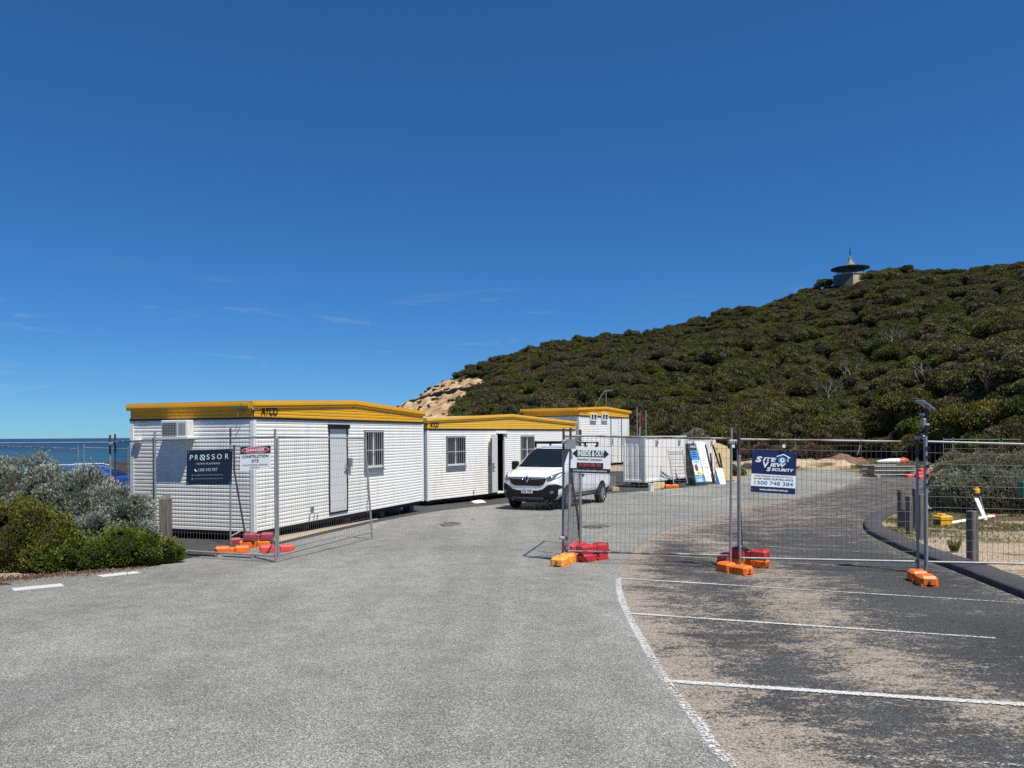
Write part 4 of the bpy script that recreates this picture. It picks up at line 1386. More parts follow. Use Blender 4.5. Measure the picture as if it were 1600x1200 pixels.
# ------------------------------------------------------------------ white containers
def make_container(label, pc_, L, W, H, ex, vents, name='storage_container'):
    ey = Vector((-ex.y, ex.x, 0))
    M4 = Matrix(((ex.x, ey.x, 0, pc_.x), (ex.y, ey.y, 0, pc_.y), (0, 0, 1, pc_.z), (0, 0, 0, 1)))
    t = thing(name, label, 'container', group='white storage containers', M=M4)
    mb = MB()
    def wall(n, p0, d, nrm):
        # vertical ribs
        ln = d.length; d = d.normalized(); pitch = 0.28; x = 0.0; pts = []
        while x < ln - 1e-3:
            for f, o_ in ((0, 0), (.6, 0), (.68, .02), (.92, .02)):
                xx = min(ln, x + f * pitch); pts.append((xx, o_))
            x += pitch
        pts.append((ln, 0))
        o = len(mb.v)
        for xx, o_ in pts:
            q = p0 + d * xx - nrm * o_
            mb.v.append((q.x, q.y, 0.1)); mb.v.append((q.x, q.y, H - .08))
        for i in range(len(pts) - 1):
            mb.f.append((o + 2 * i, o + 2 * i + 2, o + 2 * i + 3, o + 2 * i + 1)); mb.mi.append(0)
    wall(0, Vector((0, 0, 0)), Vector((L, 0, 0)), Vector((0, -1, 0)))
    wall(0, Vector((0, W, 0)), Vector((0, -W, 0)), Vector((-1, 0, 0)))
    wall(0, Vector((L, 0, 0)), Vector((0, W, 0)), Vector((1, 0, 0)))
    wall(0, Vector((L, W, 0)), Vector((-L, 0, 0)), Vector((0, 1, 0)))
    mb.build('ribbed_wall', M['white_wall'], t)
    for x, y in ((0, 0), (L, 0), (0, W), (L, W)):
        m_ = MB(); m_.box((x - .05, y - .05, 0), (x + .05, y + .05, H)); m_.build('corner_post', M['white_trim'], t)
    r_ = MB()
    for z0, z1 in ((0, .1), (H - .08, H - .002)):
        r_.box((.051, -.03, z0), (L - .051, .03, z1)); r_.box((.051, W - .03, z0), (L - .051, W + .03, z1)); r_.box((-.03, .051, z0), (.03, W - .051, z1)); r_.box((L - .03, .051, z0), (L + .03, W - .051, z1))
    r_.build('rail', M['white_trim'], t)
    rf = MB(); rf.box((.04, .04, H - .07), (L - .04, W - .04, H - .02)); rf.build('roof', M['roof_grey'], t)
    fl = MB(); fl.box((.06, .06, .01), (L - .06, W - .06, .09)); fl.build('floor_frame', M['under'], t)
    for x in vents:
        v = MB(); v.box((x - .13, -.05, H - .42), (x + .13, -.002, H - .18)); vo = v.build('vent', M['bar'], t)
        g = MB(); g.box((x - .10, -.056, H - .39), (x + .10, -.0505, H - .26)); g.build('vent_mesh', M['grey_frame'], vo)
    for x in (.4, L - .4):
        for y in (.3, W - .3):
            b = MB(); b.box((x - .15, y - .12, gz(pc_.y + 2) - pc_.z - .1), (x + .15, y + .12, 0.008)); b.build('support_block', M['timber_dark'], t)
    return t
pk = P(1008, 754, 37.0); pkf = P(1071, 747.5, 40.8)
exk = Vector((pkf.x - pk.x, pkf.y - pk.y, 0)); Lk = exk.length; exk.normalize()
topz = P(1008, 681.5, 37.0).z
make_container('larger white ribbed container behind the van, a frame leaning on it', pk, Lk, 1.1, topz - pk.z, exk, (1.25, 3.9))
pk2 = P(1074, 746.5, 41.2); pk2f = P(1117, 742, 45.4)
exk2 = Vector((pk2f.x - pk2.x, pk2f.y - pk2.y, 0)); Lk2 = exk2.length; exk2.normalize()
make_container('smaller white container with banners and black posts leaning against it', pk2, Lk2, 2.4, P(1074, 684, 41.2).z - pk2.z, exk2, (0.9, 4.2))
# ------------------------------------------------------------------ temporary fences
def fence_panel(label, A, B, ztopA, ztopB, zlow=0.14, post_up=(0.14, 0.14), post_mat=('galv', 'galv'), rail_mat=('galv', 'galv'), foot=(0.0, 0.0), name='temporary_fence', group='temporary fence panels', lean=(0, 0), wires=True, cat='wire fence', sp=0.073, hs=0.165, wr=0.0024, rust_top=(False, False), leanB=None, zlowB=None):
    """A, B: ground points of the two posts (world); ztop: world height of the top rail over A and B"""
    A, B = Vector(A), Vector(B)
    gA, gB = Vector((A.x, A.y, gz(A.y))), Vector((B.x, B.y, gz(B.y)))
    t = thing(name, label, cat, gA, 0, group)
    la = Vector((lean[0], lean[1], 0)); lb = Vector((leanB[0], leanB[1], 0)) if leanB else la
    o = gA
    tA = Vector((A.x, A.y, ztopA)) + la - o; tB = Vector((B.x, B.y, ztopB)) + lb - o
    bA = gA + Vector((0, 0, foot[0])) - o; bB = gB + Vector((0, 0, foot[1])) - o
    zlb = zlow if zlowB is None else zlowB
    lA = bA.lerp(tA, (zlow - foot[0]) / max(.1, tA.z - bA.z)); lB = bB.lerp(tB, (zlb - foot[1]) / max(.1, tB.z - bB.z))
    for b_, t_, up, pm, ru in ((bA, tA, post_up[0], post_mat[0], rust_top[0]), (bB, tB, post_up[1], post_mat[1], rust_top[1])):
        d = (t_ - b_).normalized()
        mb = MB(); top = t_ + d * up
        if ru:
            mid = t_ - d * 0.25
            mb.tube(b_, mid, 0.021, 10, 0); mb.tube(mid, top, 0.0215, 10, 1)
        else:
            mb.tube(b_, top, 0.021, 10, 0)
        mb.build('post', [M[pm], M['brown_tube']], t, smooth=True)
    for a, b, rm in ((tA, tB, rail_mat[0]), (lA, lB, rail_mat[1])):
        mb = MB(); d = (b - a).normalized(); mb.tube(a + d * .02, b - d * .02, 0.018, 10); mb.build('rail', M[rm], t, smooth=True)
    if wires:
        w = MB()
        ln = (tB - tA).length; n = max(4, round(ln / sp))
        for i in range(1, n):
            f = i / n
            w.tube(lA.lerp(lB, f), tA.lerp(tB, f), wr, 4, caps=False)
        h = (tA - lA).length; m_ = max(3, round(h / hs))
        for i in range(1, m_):
            f = i / m_
            w.tube(lA.lerp(tA, f), lB.lerp(tB, f), wr, 4, caps=False)
        wo = w.build('wire_mesh', M['wire'], t); wo['kind'] = 'stuff'
    return t
M['brown_tube'] = mat('brown_rusted_tube', (0.085, 0.05, 0.045), 0.6, metal=0.3, var=0.2)

# right-hand run
RA = G(887, 872.5); RA = P(887, 700, 13.2); RB = P(1140, 700, 12.45); RC = P(1155, 700, 12.4); RD = P(1433, 700, 11.85); RE = P(1445, 700, 11.82); RF = P(1745, 700, 11.3)
zt = lambda px, py, d: P(px, py, d).z
fence_panel('wire fence panel carrying the white demolition sign beside the van', RA, RB, zt(890, 681, 13.2), zt(1140, 685.5, 12.45), 0.20, (0.14, 0.17), ('galv', 'galv'), ('galv_rust', 'galv_rust'), rust_top=(True, False), lean=(0.05, 0), leanB=(0.03, 0))
fence_panel('wire fence panel carrying the navy security sign in the middle of the bay', RC, RD, zt(1158, 686.5, 12.4), zt(1433, 690.5, 11.85), 0.17, (0.19, 0.08), ('galv', 'galv'), ('galv_rust', 'galv'), rust_top=(True, True))
fence_panel('wire fence panel running off past the kerb and the camera pole', RE, RF, zt(1446, 690, 11.82), zt(1745, 698, 11.3), 0.17, (0.10, 0.14), ('galv', 'galv'), ('galv', 'galv'))
gA = P(878, 700, 13.35)
gB = Vector((gA.x + 0.50, gA.y + 2.3, 0))
fence_panel('wire gate panel folded back edge-on behind the demolition sign', gA, gB, zt(880, 681, 13.35), zt(880, 681, 13.35) - .02, 0.16, (0.13, 0.13), rust_top=(True, True), lean=(0.03, 0))
# left-hand run
LB0 = P(242, 700, 14.5); LB1 = P(430, 700, 13.4)
fence_panel('wire fence panel carrying the navy town planning banner in front of the nearest hut', LB0, LB1, zt(242, 687.5, 14.5), zt(430, 682.5, 13.4), 0.12, (0.14, 0.14), wr=0.0020)
gate_end = G(582, 843)
fence_panel('wire gate panel swung open across the door of the nearest hut', P(433.5, 700, 13.45), gate_end, zt(434, 682.5, 13.45), zt(572, 685, gate_end.y), 0.12, (-0.02, -0.01), foot=(0.09, 0.0), lean=(0, 0), leanB=(-0.15, 0), zlowB=0.17, wr=0.0020)
LA0 = P(180, 700, 17.0)
fence_panel('short wire fence panel between the silver bush and the end of the nearest hut', LA0, P(240, 700, 14.56), zt(180, 690.5, 17.0), zt(240, 688, 14.56), 0.12, (0.17, 0.05), ('galv', 'galv'), ('galv_rust', 'galv'), rust_top=(True, False), wr=0.0022)
fence_panel('wire fence panel standing behind the silver bush in front of the sea', P(-14, 700, 17.6), P(172, 700, 17.15), zt(-14, 692.5, 17.6), zt(172, 691.5, 17.15), 0.12, (0.17, 0.17), ('galv', 'galv'), ('galv', 'galv'), rust_top=(False, True), wr=0.0024)
# second run by the blue car
fence_panel('distant wire fence panel with rusty rail between the bush and the blue car', P(-30, 700, 31.5), P(122, 700, 26.5), zt(-30, 695.5, 31.5), zt(122, 701.5, 26.5), 0.12, (0.10, 0.10), ('galv', 'galv'), ('galv_rust', 'galv'), wr=0.004, sp=0.11, hs=0.4)
fence_panel('distant wire fence panel close to the end of the hut and the blue car', P(131, 700, 26.4), P(200, 700, 26.2), zt(131, 694, 26.4) - .12, zt(200, 701.5, 26.2), 0.12, (0.16, 0.10), ('galv', 'galv'), ('galv', 'galv'), wr=0.004, sp=0.11, hs=0.4)
# far run below the hill
farx = [(1170, 1242), (1243, 1343), (1346, 1374), (1377, 1410), (1412, 1440), (1474, 1488), (1490, 1562), (1566, 1640)]
far_lab = ['far wire fence panel above the dead bush below the hill', 'far wire fence panel above the brown earth mound', 'far narrow wire fence panel above the grass, left of the white kayak', 'far wire fence panel directly behind the white kayak', 'far wire fence panel behind the red end of the kayak', 'far narrow wire fence panel behind the grey bushes beside the camera pole', 'far wire fence panel half sunk behind the grey bushes', 'far wire fence panel at the right edge behind the grey bushes']
for i, (xa, xb) in enumerate(farx):
    d = 79 if xa < 1450 else 55
    fence_panel(far_lab[i], P(xa, 700, d), P(xb, 700, d), zt(xa, 686.5, d), zt(xb, 686.5, d), 0.2, (0.15, 0.15), wr=0.009, sp=0.55, hs=0.9, group='far temporary fence panels')
def stay(label, a, b):
    t = MB(); t.tube(Vector(a) - Vector(a), Vector(b) - Vector(a), 0.03, 6); o = t.build('fence_stay', M['galv'], None, loc=Vector(a)); tag(o, label, 'fence stay', 'far fence stays')
stay('thin leaning stay propping the far fence left of the kayak', P(1339.5, 711, 78), P(1344, 696, 79)); stay('thin leaning stay propping the far fence behind the red kayak end', P(1407.5, 710, 78), P(1411, 693, 79))

def clamp(label, p, dx, group='fence clamps', chain=False):
    t = thing('fence_clamp', label, 'fence clamp', p, 0, group)
    mb = MB(); mb.cbox((-0.03, -0.035, -0.03), (dx + 0.03, 0.035, 0.03), 0.01); mb.build('clamp_body', M['galv'], t)
    mb = MB(); mb.tube((dx / 2, -0.06, 0), (dx / 2, 0.06, 0), 0.012, 6); mb.build('bolt', M['galv'], t)
    return t
clamp('upper clamp joining the two posts behind the middle red fence feet', P(1141, 690, 12.44), 0.17)
clamp('upper clamp joining the two posts beside the white demolition sign', P(880, 690, 13.28), 0.08)
clamp('lower clamp near the ground joining the posts over the amber foot', P(877, 841, 13.28), 0.09)
clamp('clamp joining the two rusty posts beside the silver bush', P(173, 693, 17.1), 0.10)
clamp('bright clamp joining the posts at the solar camera pole', P(1433, 683.5, 11.83), 0.12)
def tab(label, p):
    t = MB(); t.box((-0.022, -0.012, -0.024), (0.022, 0.0, 0.024)); o = t.build('fence_tag', M['white'], None, loc=p); tag(o, label, 'fence tag', 'small white fence tags')
tab('small white tag on the fence above the navy security sign', plane_pt_ := P(1224.5, 697, 12.22)); tab('small white tag beside the paired posts left of the navy security sign', P(1145.5, 697, 12.38))

def chain(label, pts, r=0.014, step=0.045):
    t = thing('chain', label, 'chain', pts[0], 0, 'chains')
    o = Vector(pts[0]); k = 0
    for a, b in zip(pts[:-1], pts[1:]):
        a, b = Vector(a) - o, Vector(b) - o
        n = max(1, int((b - a).length / step)); d = (b - a).normalized()
        s = d.cross(Vector((0.3, 1, 0.2))).normalized()
        for i in range(n):
            c = a.lerp(b, (i + .5) / n); q = (s if k % 2 else d.cross(s)) * r; k += 1
            mb = MB(); e_ = d * step * .62
            mb.path([c - e_, c - e_ * .5 + q, c + e_ * .5 + q, c + e_, c + e_ * .5 - q, c - e_ * .5 - q, c - e_], 0.0055, 5, caps=False); mb.build('link', M['grey_frame'], t)
gd = gate_end.y
chain('chain hanging from the free post of the open gate panel', [P(575, 749, gd - .05), P(573.5, 762, gd - .08), P(575.5, 775, gd - .05), P(573, 790, gd - .05), P(574.5, 800, gd - .05)])
chain('chain looped round the fence posts above the demolition sign', [P(889, 682, 13.12), P(896, 687, 13.1), P(905, 684, 13.3), P(906, 690, 13.3), P(897, 691, 13.12), P(890, 694, 13.1)])
mb = MB(); mb.box((-.10, -.012, -.10), (.07, 0, .06)); o = mb.build('lock_plate', M['galv'], None, loc=P(893, 692, 13.08)); tag(o, 'small grey metal plate wired to the post above the demolition sign', 'lock plate')

def brace(label, top, foot_a, strut_top, knee, strut_foot, rust=True):
    t = thing('fence_brace', label, 'fence brace', foot_a, 0, 'fence braces')
    o = Vector(foot_a)
    mb = MB(); d = Vector(top) - o; mb.tube((0, 0, 0), d * .86, 0.021, 8, 0); mb.tube(d * .86, d, 0.0215, 8, 1); mb.build('upright', [M['galv'], M['brown_tube']], t, smooth=True)
    mb = MB(); mb.path([Vector(strut_top) - o, Vector(knee) - o, Vector(strut_foot) - o], 0.021, 8); mb.build('strut', M['brace'], t, smooth=True)
    mb = MB(); f = Vector(strut_foot) - o; mb.tube((0, 0, .17), (f.x, f.y, f.z + .32), 0.018, 8); mb.build('tie_bar', M['galv'], t, smooth=True)
pA = G(360, 851); brace('bent dark fence brace beside the town planning banner', P(360, 669, pA.y), pA, P(366, 695, pA.y), P(366, 735, pA.y + .05), Vector((P(385, 800, pA.y + .3).x, pA.y + .3, gz(pA.y + .3) + .0)))
pA = P(906, 700, 13.9); pA.z = gz(13.9); brace('bent dark fence brace behind the demolition sign', P(906.5, 671, 13.9), pA, P(891.5, 740, 13.5), P(902, 800, 13.8), Vector((P(908, 860, 14.2).x, 14.2, gz(14.2))))
pA = P(1153, 700, 12.75); pA.z = gz(12.75); brace('dark fence brace standing behind the middle pair of posts', P(1153, 672, 12.75), pA, P(1155, 770, 12.75), P(1158, 830, 13.0), Vector((P(1160, 860, 13.3).x, 13.3, gz(13.3))))

# ------------------------------------------------------------------ plastic fence feet
def foot_mesh(name, notch=True):
    bm = bmesh.new()
    def loft(x0, x1, w0, z0, z1, ch=0.035):
        mb = MB(); mb.cbox((x0, -w0, z0), (x1, w0, z1), ch)
        vs_ = [bm.verts.new(v) for v in mb.v]
        for f in mb.f:
            try: bm.faces.new([vs_[i] for i in f])
            except Exception: pass
    loft(-0.33, -0.045, 0.115, 0.035, 0.155); loft(0.045, 0.33, 0.115, 0.035, 0.155)
    loft(-0.05, 0.05, 0.075, 0.0, 0.125, 0.02)
    for sx in (-1, 1):
        for sy in (-1, 1):
            a, b = sorted((sx * 0.05, sx * 0.325)); c, d = sorted((sy * 0.045, sy * 0.112))
            loft(a, b, 0.0, 0, 0) if False else None
            mb = MB(); mb.box((a, c, 0.0), (b, d, 0.037)); vs_ = [bm.verts.new(v) for v in mb.v]
            for f in mb.f: bm.faces.new([vs_[i] for i in f])
    bmesh.ops.recalc_face_normals(bm, faces=bm.faces[:])
    me = bpy.data.meshes.new(name); bm.to_mesh(me); bm.free()
    return me
FOOT = foot_mesh('fence_foot')
def foot(label, px, py, rz, mk, dz=0.0, sc=1.0, p=None, tilt=0.0):
    q = p if p is not None else G(px, py)
    me = FOOT.copy(); me.materials.append(M[mk])
    o = bpy.data.objects.new('fence_weight', me); COL.objects.link(o)
    o.location = (q.x, q.y, q.z + dz); o.rotation_euler = (tilt, 0, rz); o.scale = (sc, sc, sc)
    tag(o, label, 'fence foot', 'plastic fence feet')
    # sockets for the posts, a part with its own look
    h = MB()
    for x in (-0.22, -0.12, 0.12, 0.22): h.lathe([(0.024, 0.156), (0.020, 0.1555), (0.0, 0.1552)], 10, M=Matrix.Translation((x, 0, 0)))
    h.build('socket_holes', M['dark'], o)
    for sx in (-1, 1):
        b = MB(); b.lathe([(0.022, 0.0), (0.022, 0.012), (0.0, 0.012)], 10, M=Matrix.Translation((sx * 0.331, 0, 0.085)) @ Matrix.Rotation(sx * math.pi / 2, 4, 'Y')); b.build('filler_cap', M['timber'], o)
    return o
foot('orange fence foot left of the coral one beside the dark apron', 363, 865, 0.30, 'orange', sc=0.95)
foot('coral red fence foot under the gate post at the road edge', 433, 863, 0.22, 'coral', sc=0.95)
foot('orange fence foot under the stacked maroon one at the hut corner', 399, 855, 0.1, 'orange', sc=.95)
foot('maroon fence foot lying on an orange one at the hut corner', 404, 855, 0.15, 'maroon', 0.158, sc=.9)
foot('maroon fence foot on the dark apron at the brace beside the hut corner', 380, 849, 0.5, 'maroon', 0.0, sc=.85)
foot('faded amber fence foot under the paired posts beside the demolition sign', 881, 882, 1.15, 'amber', sc=1.05)
foot('lower red fence foot of the pair beside the demolition sign', 926, 876, 0.72, 'red', sc=.95)
foot('upper red fence foot of the pair beside the demolition sign', 926, 876, 0.62, 'red', 0.15, sc=.95)
foot('red fence foot behind the amber one under the brace', 898, 862, 1.1, 'red', 0.02)
foot('orange fence foot lying in front of the middle pair of posts', 1148, 895, -1.05, 'orange', sc=.92)
foot('orange fence foot under a red one behind the middle posts', 1171, 885, -0.75, 'orange', 0.0, sc=.95)
foot('red fence foot on an orange one behind the middle posts', 1171, 885, -0.7, 'red', 0.15, sc=.95)
foot('red fence foot at the left of the middle pair of posts', 1140, 881, 0.9, 'red', 0.06, sc=.9)
foot('bright orange fence foot under the camera pole', 1441, 911, 1.38, 'orange', sc=.98)
foot('orange fence foot among the debris by the larger container', 1049, 762, 0.2, 'orange')
foot('orange fence foot on the far bank seen beside the middle posts', 1162, 724, 0.1, 'orange', p=Vector((P(1160, 700, 60).x, 60, gz(60))), dz=0.1, sc=1.6)
foot('far red fence foot on the grass left of the kayak', 1337, 714, 0.2, 'red', p=Vector((P(1337, 700, 77).x, 77, gz(77))), sc=2.0)
for i, (x, y, dz, rz) in enumerate([(1425, 746, 0, .2), (1437, 748, 0, .9), (1447, 747, 0, -.3), (1440, 746, .16, .3), (1449, 745, .16, 1.0), (1443, 745, .32, .5)]):
    foot(['red fence foot lowest at the left of the heap by the stacked panels', 'red fence foot lying in front of the heap by the stacked panels', 'red fence foot lowest at the right of the heap by the grey bushes', 'red fence foot in the middle layer of the heap, left one', 'red fence foot in the middle layer of the heap, right one', 'red fence foot on top of the heap by the stacked panels'][i], x, y, rz, 'coral', dz, 1.15)

# ------------------------------------------------------------------ signs on the fences
def board(name, label, cat, corners, p0, p1, off, m, thick=0.006, group=None):
    """corners TL,TR,BR,BL in the photo, on the vertical plane through p0,p1 moved 'off' metres towards the camera"""
    d = Vector((p1.x - p0.x, p1.y - p0.y, 0)).normalized(); n = Vector((d.y, -d.x, 0))
    if n.y > 0: n = -n
    q0 = Vector((p0.x, p0.y, 0)) + n * off
    pts = []
    for c in corners:
        s, z = plane_hit(c[0], c[1], q0, d); pts.append(Vector((q0.x + d.x * s, q0.y + d.y * s, z)))
    TL, TR, BR, BL = pts
    ex = ((TR - TL) + (BR - BL)); ey = ((TL - BL) + (TR - BR))
    c = (TL + TR + BR + BL) / 4
    Mx = frame(c, ex, ey)
    W = ex.length / 2; H = ey.length / 2
    Mx = Mx @ Matrix.Rotation(math.radians(-5), 4, 'X')
    t = thing(name, label, cat, M=Mx, group=group)
    mb = MB(); mb.box((-W / 2, -H / 2, -thick), (W / 2, H / 2, 0)); mb.build('board', m, t)
    return t, W, H
def flat(parent, poly, m, z=0.0015, name='print_panel', th=0.0008):
    mb = MB(); mb.prism(poly, z - th, z); return mb.build(name, m, parent)
def rect(x0, y0, x1, y1): return [(x0, y0), (x1, y0), (x1, y1), (x0, y1)]
def oval(cx, cy, rx, ry, n=32): return [(cx + rx * math.cos(2 * math.pi * i / n), cy + ry * math.sin(2 * math.pi * i / n)) for i in range(n)]

# town planning banner
t, W, H = board('banner', 'navy town planning banner tied to the fence in front of the nearest hut', 'banner', [(291, 704), (362, 701), (363, 757), (292, 758)], LB0, LB1, 0.05, M['navy2'])
X = lambda u: (u - 0.5) * W
Y = lambda v: (0.5 - v) * H
for ch, u in (('P', .10), ('R', .215), ('S', .475), ('S', .59), ('O', .725), ('R', .88)): txt(t, ch, X(u), Y(.215), H * .145, M['white'], W * (.105 if ch == 'O' else .07))
# slashed ring in the name
mb = MB(); 
mb.path([(X(.35) + W * .05 * math.cos(a), Y(.22) + H * .075 * math.sin(a), .003) for a in [i * math.pi / 8 for i in range(17)]], 0.006, 4, caps=False); mb.build('ring_letter', M['palecyan'], t)
mb = MB(); mb.tube((X(.31), Y(.15), .004), (X(.40), Y(.30), .004), .006, 4); mb.build('slash', M['palecyan'], t)
txt(t, 'TOWN PLANNING', X(.48), Y(.40), H * .05, M['offwhite'], W * .52)
txt(t, '1300 342 937', X(.47), Y(.575), H * .085, M['offwhite'], W * .42)
mb = MB(); mb.path([(X(.195), Y(.545), .003), (X(.20), Y(.585), .003), (X(.235), Y(.615), .003)], .009, 5); mb.build('phone_symbol', M['white'], t)
txt(t, 'info@prossortownplanning.com.au', X(.50), Y(.715), H * .042, M['greytext'], W * .63)
txt(t, 'www.prossortownplanning.com.au', X(.50), Y(.82), H * .042, M['greytext'], W * .63)
flat(t, rect(X(.125), Y(.735), X(.155), Y(.705)), M['greytext'], name='mail_symbol'); flat(t, oval(X(.14), Y(.83), W * .016, W * .016, 12), M['greytext'], name='web_symbol')
for u in (.035, .965):
    for v in (.05, .95): flat(t, oval(X(u), Y(v), .014, .014, 12), M['galv'], .003, 'eyelet')

# danger sign
t, W, H = board('danger_sign', 'white danger construction site sign with a red oval at the hut corner', 'sign', [(375, 698.5), (422.5, 696.5), (423, 733), (375.5, 735)], LB0, LB1, 0.05, M['white'])
flat(t, rect(-W / 2, Y(.315), W / 2, H / 2), M['inktext'], name='header_panel')
flat(t, oval(0, Y(.155), W * .455, H * .142), M['white'], .0025, 'oval_rim'); flat(t, oval(0, Y(.155), W * .438, H * .122), M['redprint'], .0035, 'red_oval')
txt(t, 'DANGER', 0, Y(.155), H * .125, M['white'], W * .60, .0045, bold=.035)
txt(t, 'CONSTRUCTION', 0, Y(.43), H * .105, M['inktext'], W * .86, bold=.035)
txt(t, 'SITE', 0, Y(.625), H * .125, M['inktext'], W * .23, bold=.02)
txt(t, 'UNAUTHORISED PERSONS', 0, Y(.795), H * .062, M['inktext'], W * .83, bold=.01)
txt(t, 'KEEP OUT', 0, Y(.91), H * .062, M['inktext'], W * .32, bold=.01)

# demolition sign
t, W, H = board('demolition_sign', 'white demolition contractors sign with a black double arrow on the fence', 'sign', [(892.2, 697), (954.5, 698.5), (954, 740.5), (891.5, 738.5)], RA, RB, 0.045, M['white'])
ay = Y(.27); hh = H * .125
flat(t, [(X(.035), ay), (X(.155), ay - H * .165), (X(.155), ay - hh), (X(.835), ay - hh), (X(.835), ay - H * .165), (X(.955), ay), (X(.835), ay + H * .165), (X(.835), ay + hh), (X(.155), ay + hh), (X(.155), ay + H * .165)], M['inktext'], name='double_arrow')
txt(t, 'INSIDE', X(.335), ay, H * .195, M['white'], W * .33, bold=.055)
txt(t, '&', X(.56), ay, H * .19, M['white'], W * .075, bold=.06)
txt(t, 'OUT', X(.725), ay, H * .195, M['white'], W * .215, bold=.055)
txt(t, 'Demolition Contractors', X(.48), Y(.485), H * .085, M['inktext'], W * .62, bold=.02)
flat(t, rect(X(.155), Y(.82), X(.82), Y(.605)), M['inktext'], name='phone_panel')
txt(t, 'Ph 0419 586 745', X(.49), Y(.695), H * .115, M['redtext'], W * .54, bold=.02)
flat(t, rect(-W / 2, -H / 2, W / 2, Y(.822)), M['inktext'], name='footer_panel')
txt(t, 'insideandoutdemolition.com.au', X(.49), Y(.905), H * .07, M['white'], W * .84, bold=.012)
for x in (.38, .62):
    mb = MB(); sx = 1 if x > .5 else -1
    mb.prism([(X(x) - .02, H / 2 + .001), (X(x) + .02, H / 2 + .001), (X(x) + sx * .035 + .012, H / 2 + .05), (X(x) + sx * .035 - .02, H / 2 + .055)], -.01, .004); mb.build('cable_tie', M['black'], t)

# security sign
t, W, H = board('security_sign', 'navy and white video surveillance sign on the fence over the parking bay', 'sign', [(1175.3, 702.5), (1245, 706.5), (1242, 772.5), (1173, 768.5)], RC, RD, 0.045, M['royal'])
flat(t, rect(-W / 2, Y(.855), W / 2, Y(.565)), M['white'], name='white_panel')
txt(t, 'S', X(.135), Y(.225), H * .125, M['white'], W * .155, bold=.06, shear=.25)
txt(t, 'ITE', X(.38), Y(.215), H * .085, M['white'], W * .31, bold=.05, shear=.25)
txt(t, 'V', X(.30), Y(.345), H * .125, M['white'], W * .135, bold=.06, shear=.15)
txt(t, 'IEW', X(.57), Y(.335), H * .085, M['white'], W * .36, bold=.05, shear=.25)
txt(t, 'S', X(.375), Y(.445), H * .085, M['white'], W * .105, bold=.06, shear=.25)
txt(t, 'ECURITY', X(.69), Y(.445), H * .062, M['white'], W * .50, bold=.05, shear=.25)
flat(t, oval(X(.685), Y(.215), W * .097, W * .097), M['cyan'], .002, 'iris_ring'); flat(t, oval(X(.685), Y(.215), W * .055, W * .055), M['white'], .003, 'eye_white'); flat(t, oval(X(.69), Y(.205), W * .018, W * .025, 12), M['inktext'], .004, 'pupil')
mb = MB(); mb.path([(X(.555), Y(.135), .003), (X(.70), Y(.075), .003), (X(.86), Y(.155), .003)], .009, 5); mb.path([(X(.81), Y(.14), .003), (X(.81), Y(.25), .003)], .009, 5); mb.build('house_outline', M['white'], t)
txt(t, 'THESE PREMISES ARE PROTECTED BY', 0, Y(.61), H * .035, M['inktext'], W * .88, bold=.01)
txt(t, '24 HR VIDEO SURVEILLANCE', 0, Y(.675), H * .045, M['inktext'], W * .89, bold=.03)
txt(t, '1300 748 384', 0, Y(.775), H * .085, M['cyan'], W * .87, bold=.03)
txt(t, 'www.siteview.com.au', X(.52), Y(.925), H * .05, M['white'], W * .64, bold=.025)
for u, v in ((.03, .04), (.975, .03), (.03, .93)): flat(t, oval(X(u), Y(v), .008, .008, 10), M['galv'], .003, 'screw_head')

# ------------------------------------------------------------------ bollards
def bollard(label, xc, ytop, ybot, wpx, mk='timber', rz=0.1, group='weathered timber bollards', p=None, domed=True, hgt=None):
    q = p if p is not None else G(xc, ybot)
    d = q.y
    H = (ybot - ytop) / FOC * d if hgt is None else hgt
    w = wpx / FOC * d / 2
    mb = MB()
    if domed:
        Z = H - w * 0.7
        a = [(-w, -w), (w, -w), (w, w), (-w, w)]
        b = w * .62
        mb.add([(x, y, -0.1) for x, y in a] + [(x, y, Z) for x, y in a] + [(x * .72, y * .72, H - w * .12) for x, y in a] + [(x * .35, y * .35, H) for x, y in a],
               [(0, 1, 5, 4), (1, 2, 6, 5), (2, 3, 7, 6), (3, 0, 4, 7), (4, 5, 9, 8), (5, 6, 10, 9), (6, 7, 11, 10), (7, 4, 8, 11), (8, 9, 13, 12), (9, 10, 14, 13), (10, 11, 15, 14), (11, 8, 12, 15), (12, 13, 14, 15)])
    else:
        mb.cbox((-w, -w, -0.1), (w, w, H), w * .15)
    o = mb.build('bollard', M[mk], None, loc=q); o.rotation_euler = (0, 0, rz)
    tag(o, label, 'bollard', group)
    return o
bollard('weathered grey timber bollard at the end of the green bush', 259, 774, 844, 16, rz=0.25)
bollard('dark timber bollard standing alone on the sandy verge by the fallen barrier', 1519.5, 798, 877, 13, 'timber_dark', 0.3, domed=False)
bollard('leftmost dark timber bollard of the row inside the kerb', 1408.5, 765, 824, 8.5, 'timber_dark', .2, domed=False)
bollard('dark timber bollard second in the row inside the kerb, slightly lower', 1421, 775, 833, 8, 'timber_dark', .3, domed=False)
bollard('dark timber bollard in the row half hidden behind the fence posts', 1431, 763, 826, 8, 'timber_dark', .1, domed=False)
bollard('stoutest dark timber bollard of the row beside the camera pole', 1438, 772, 842, 9.5, 'timber_dark', .3, domed=False)
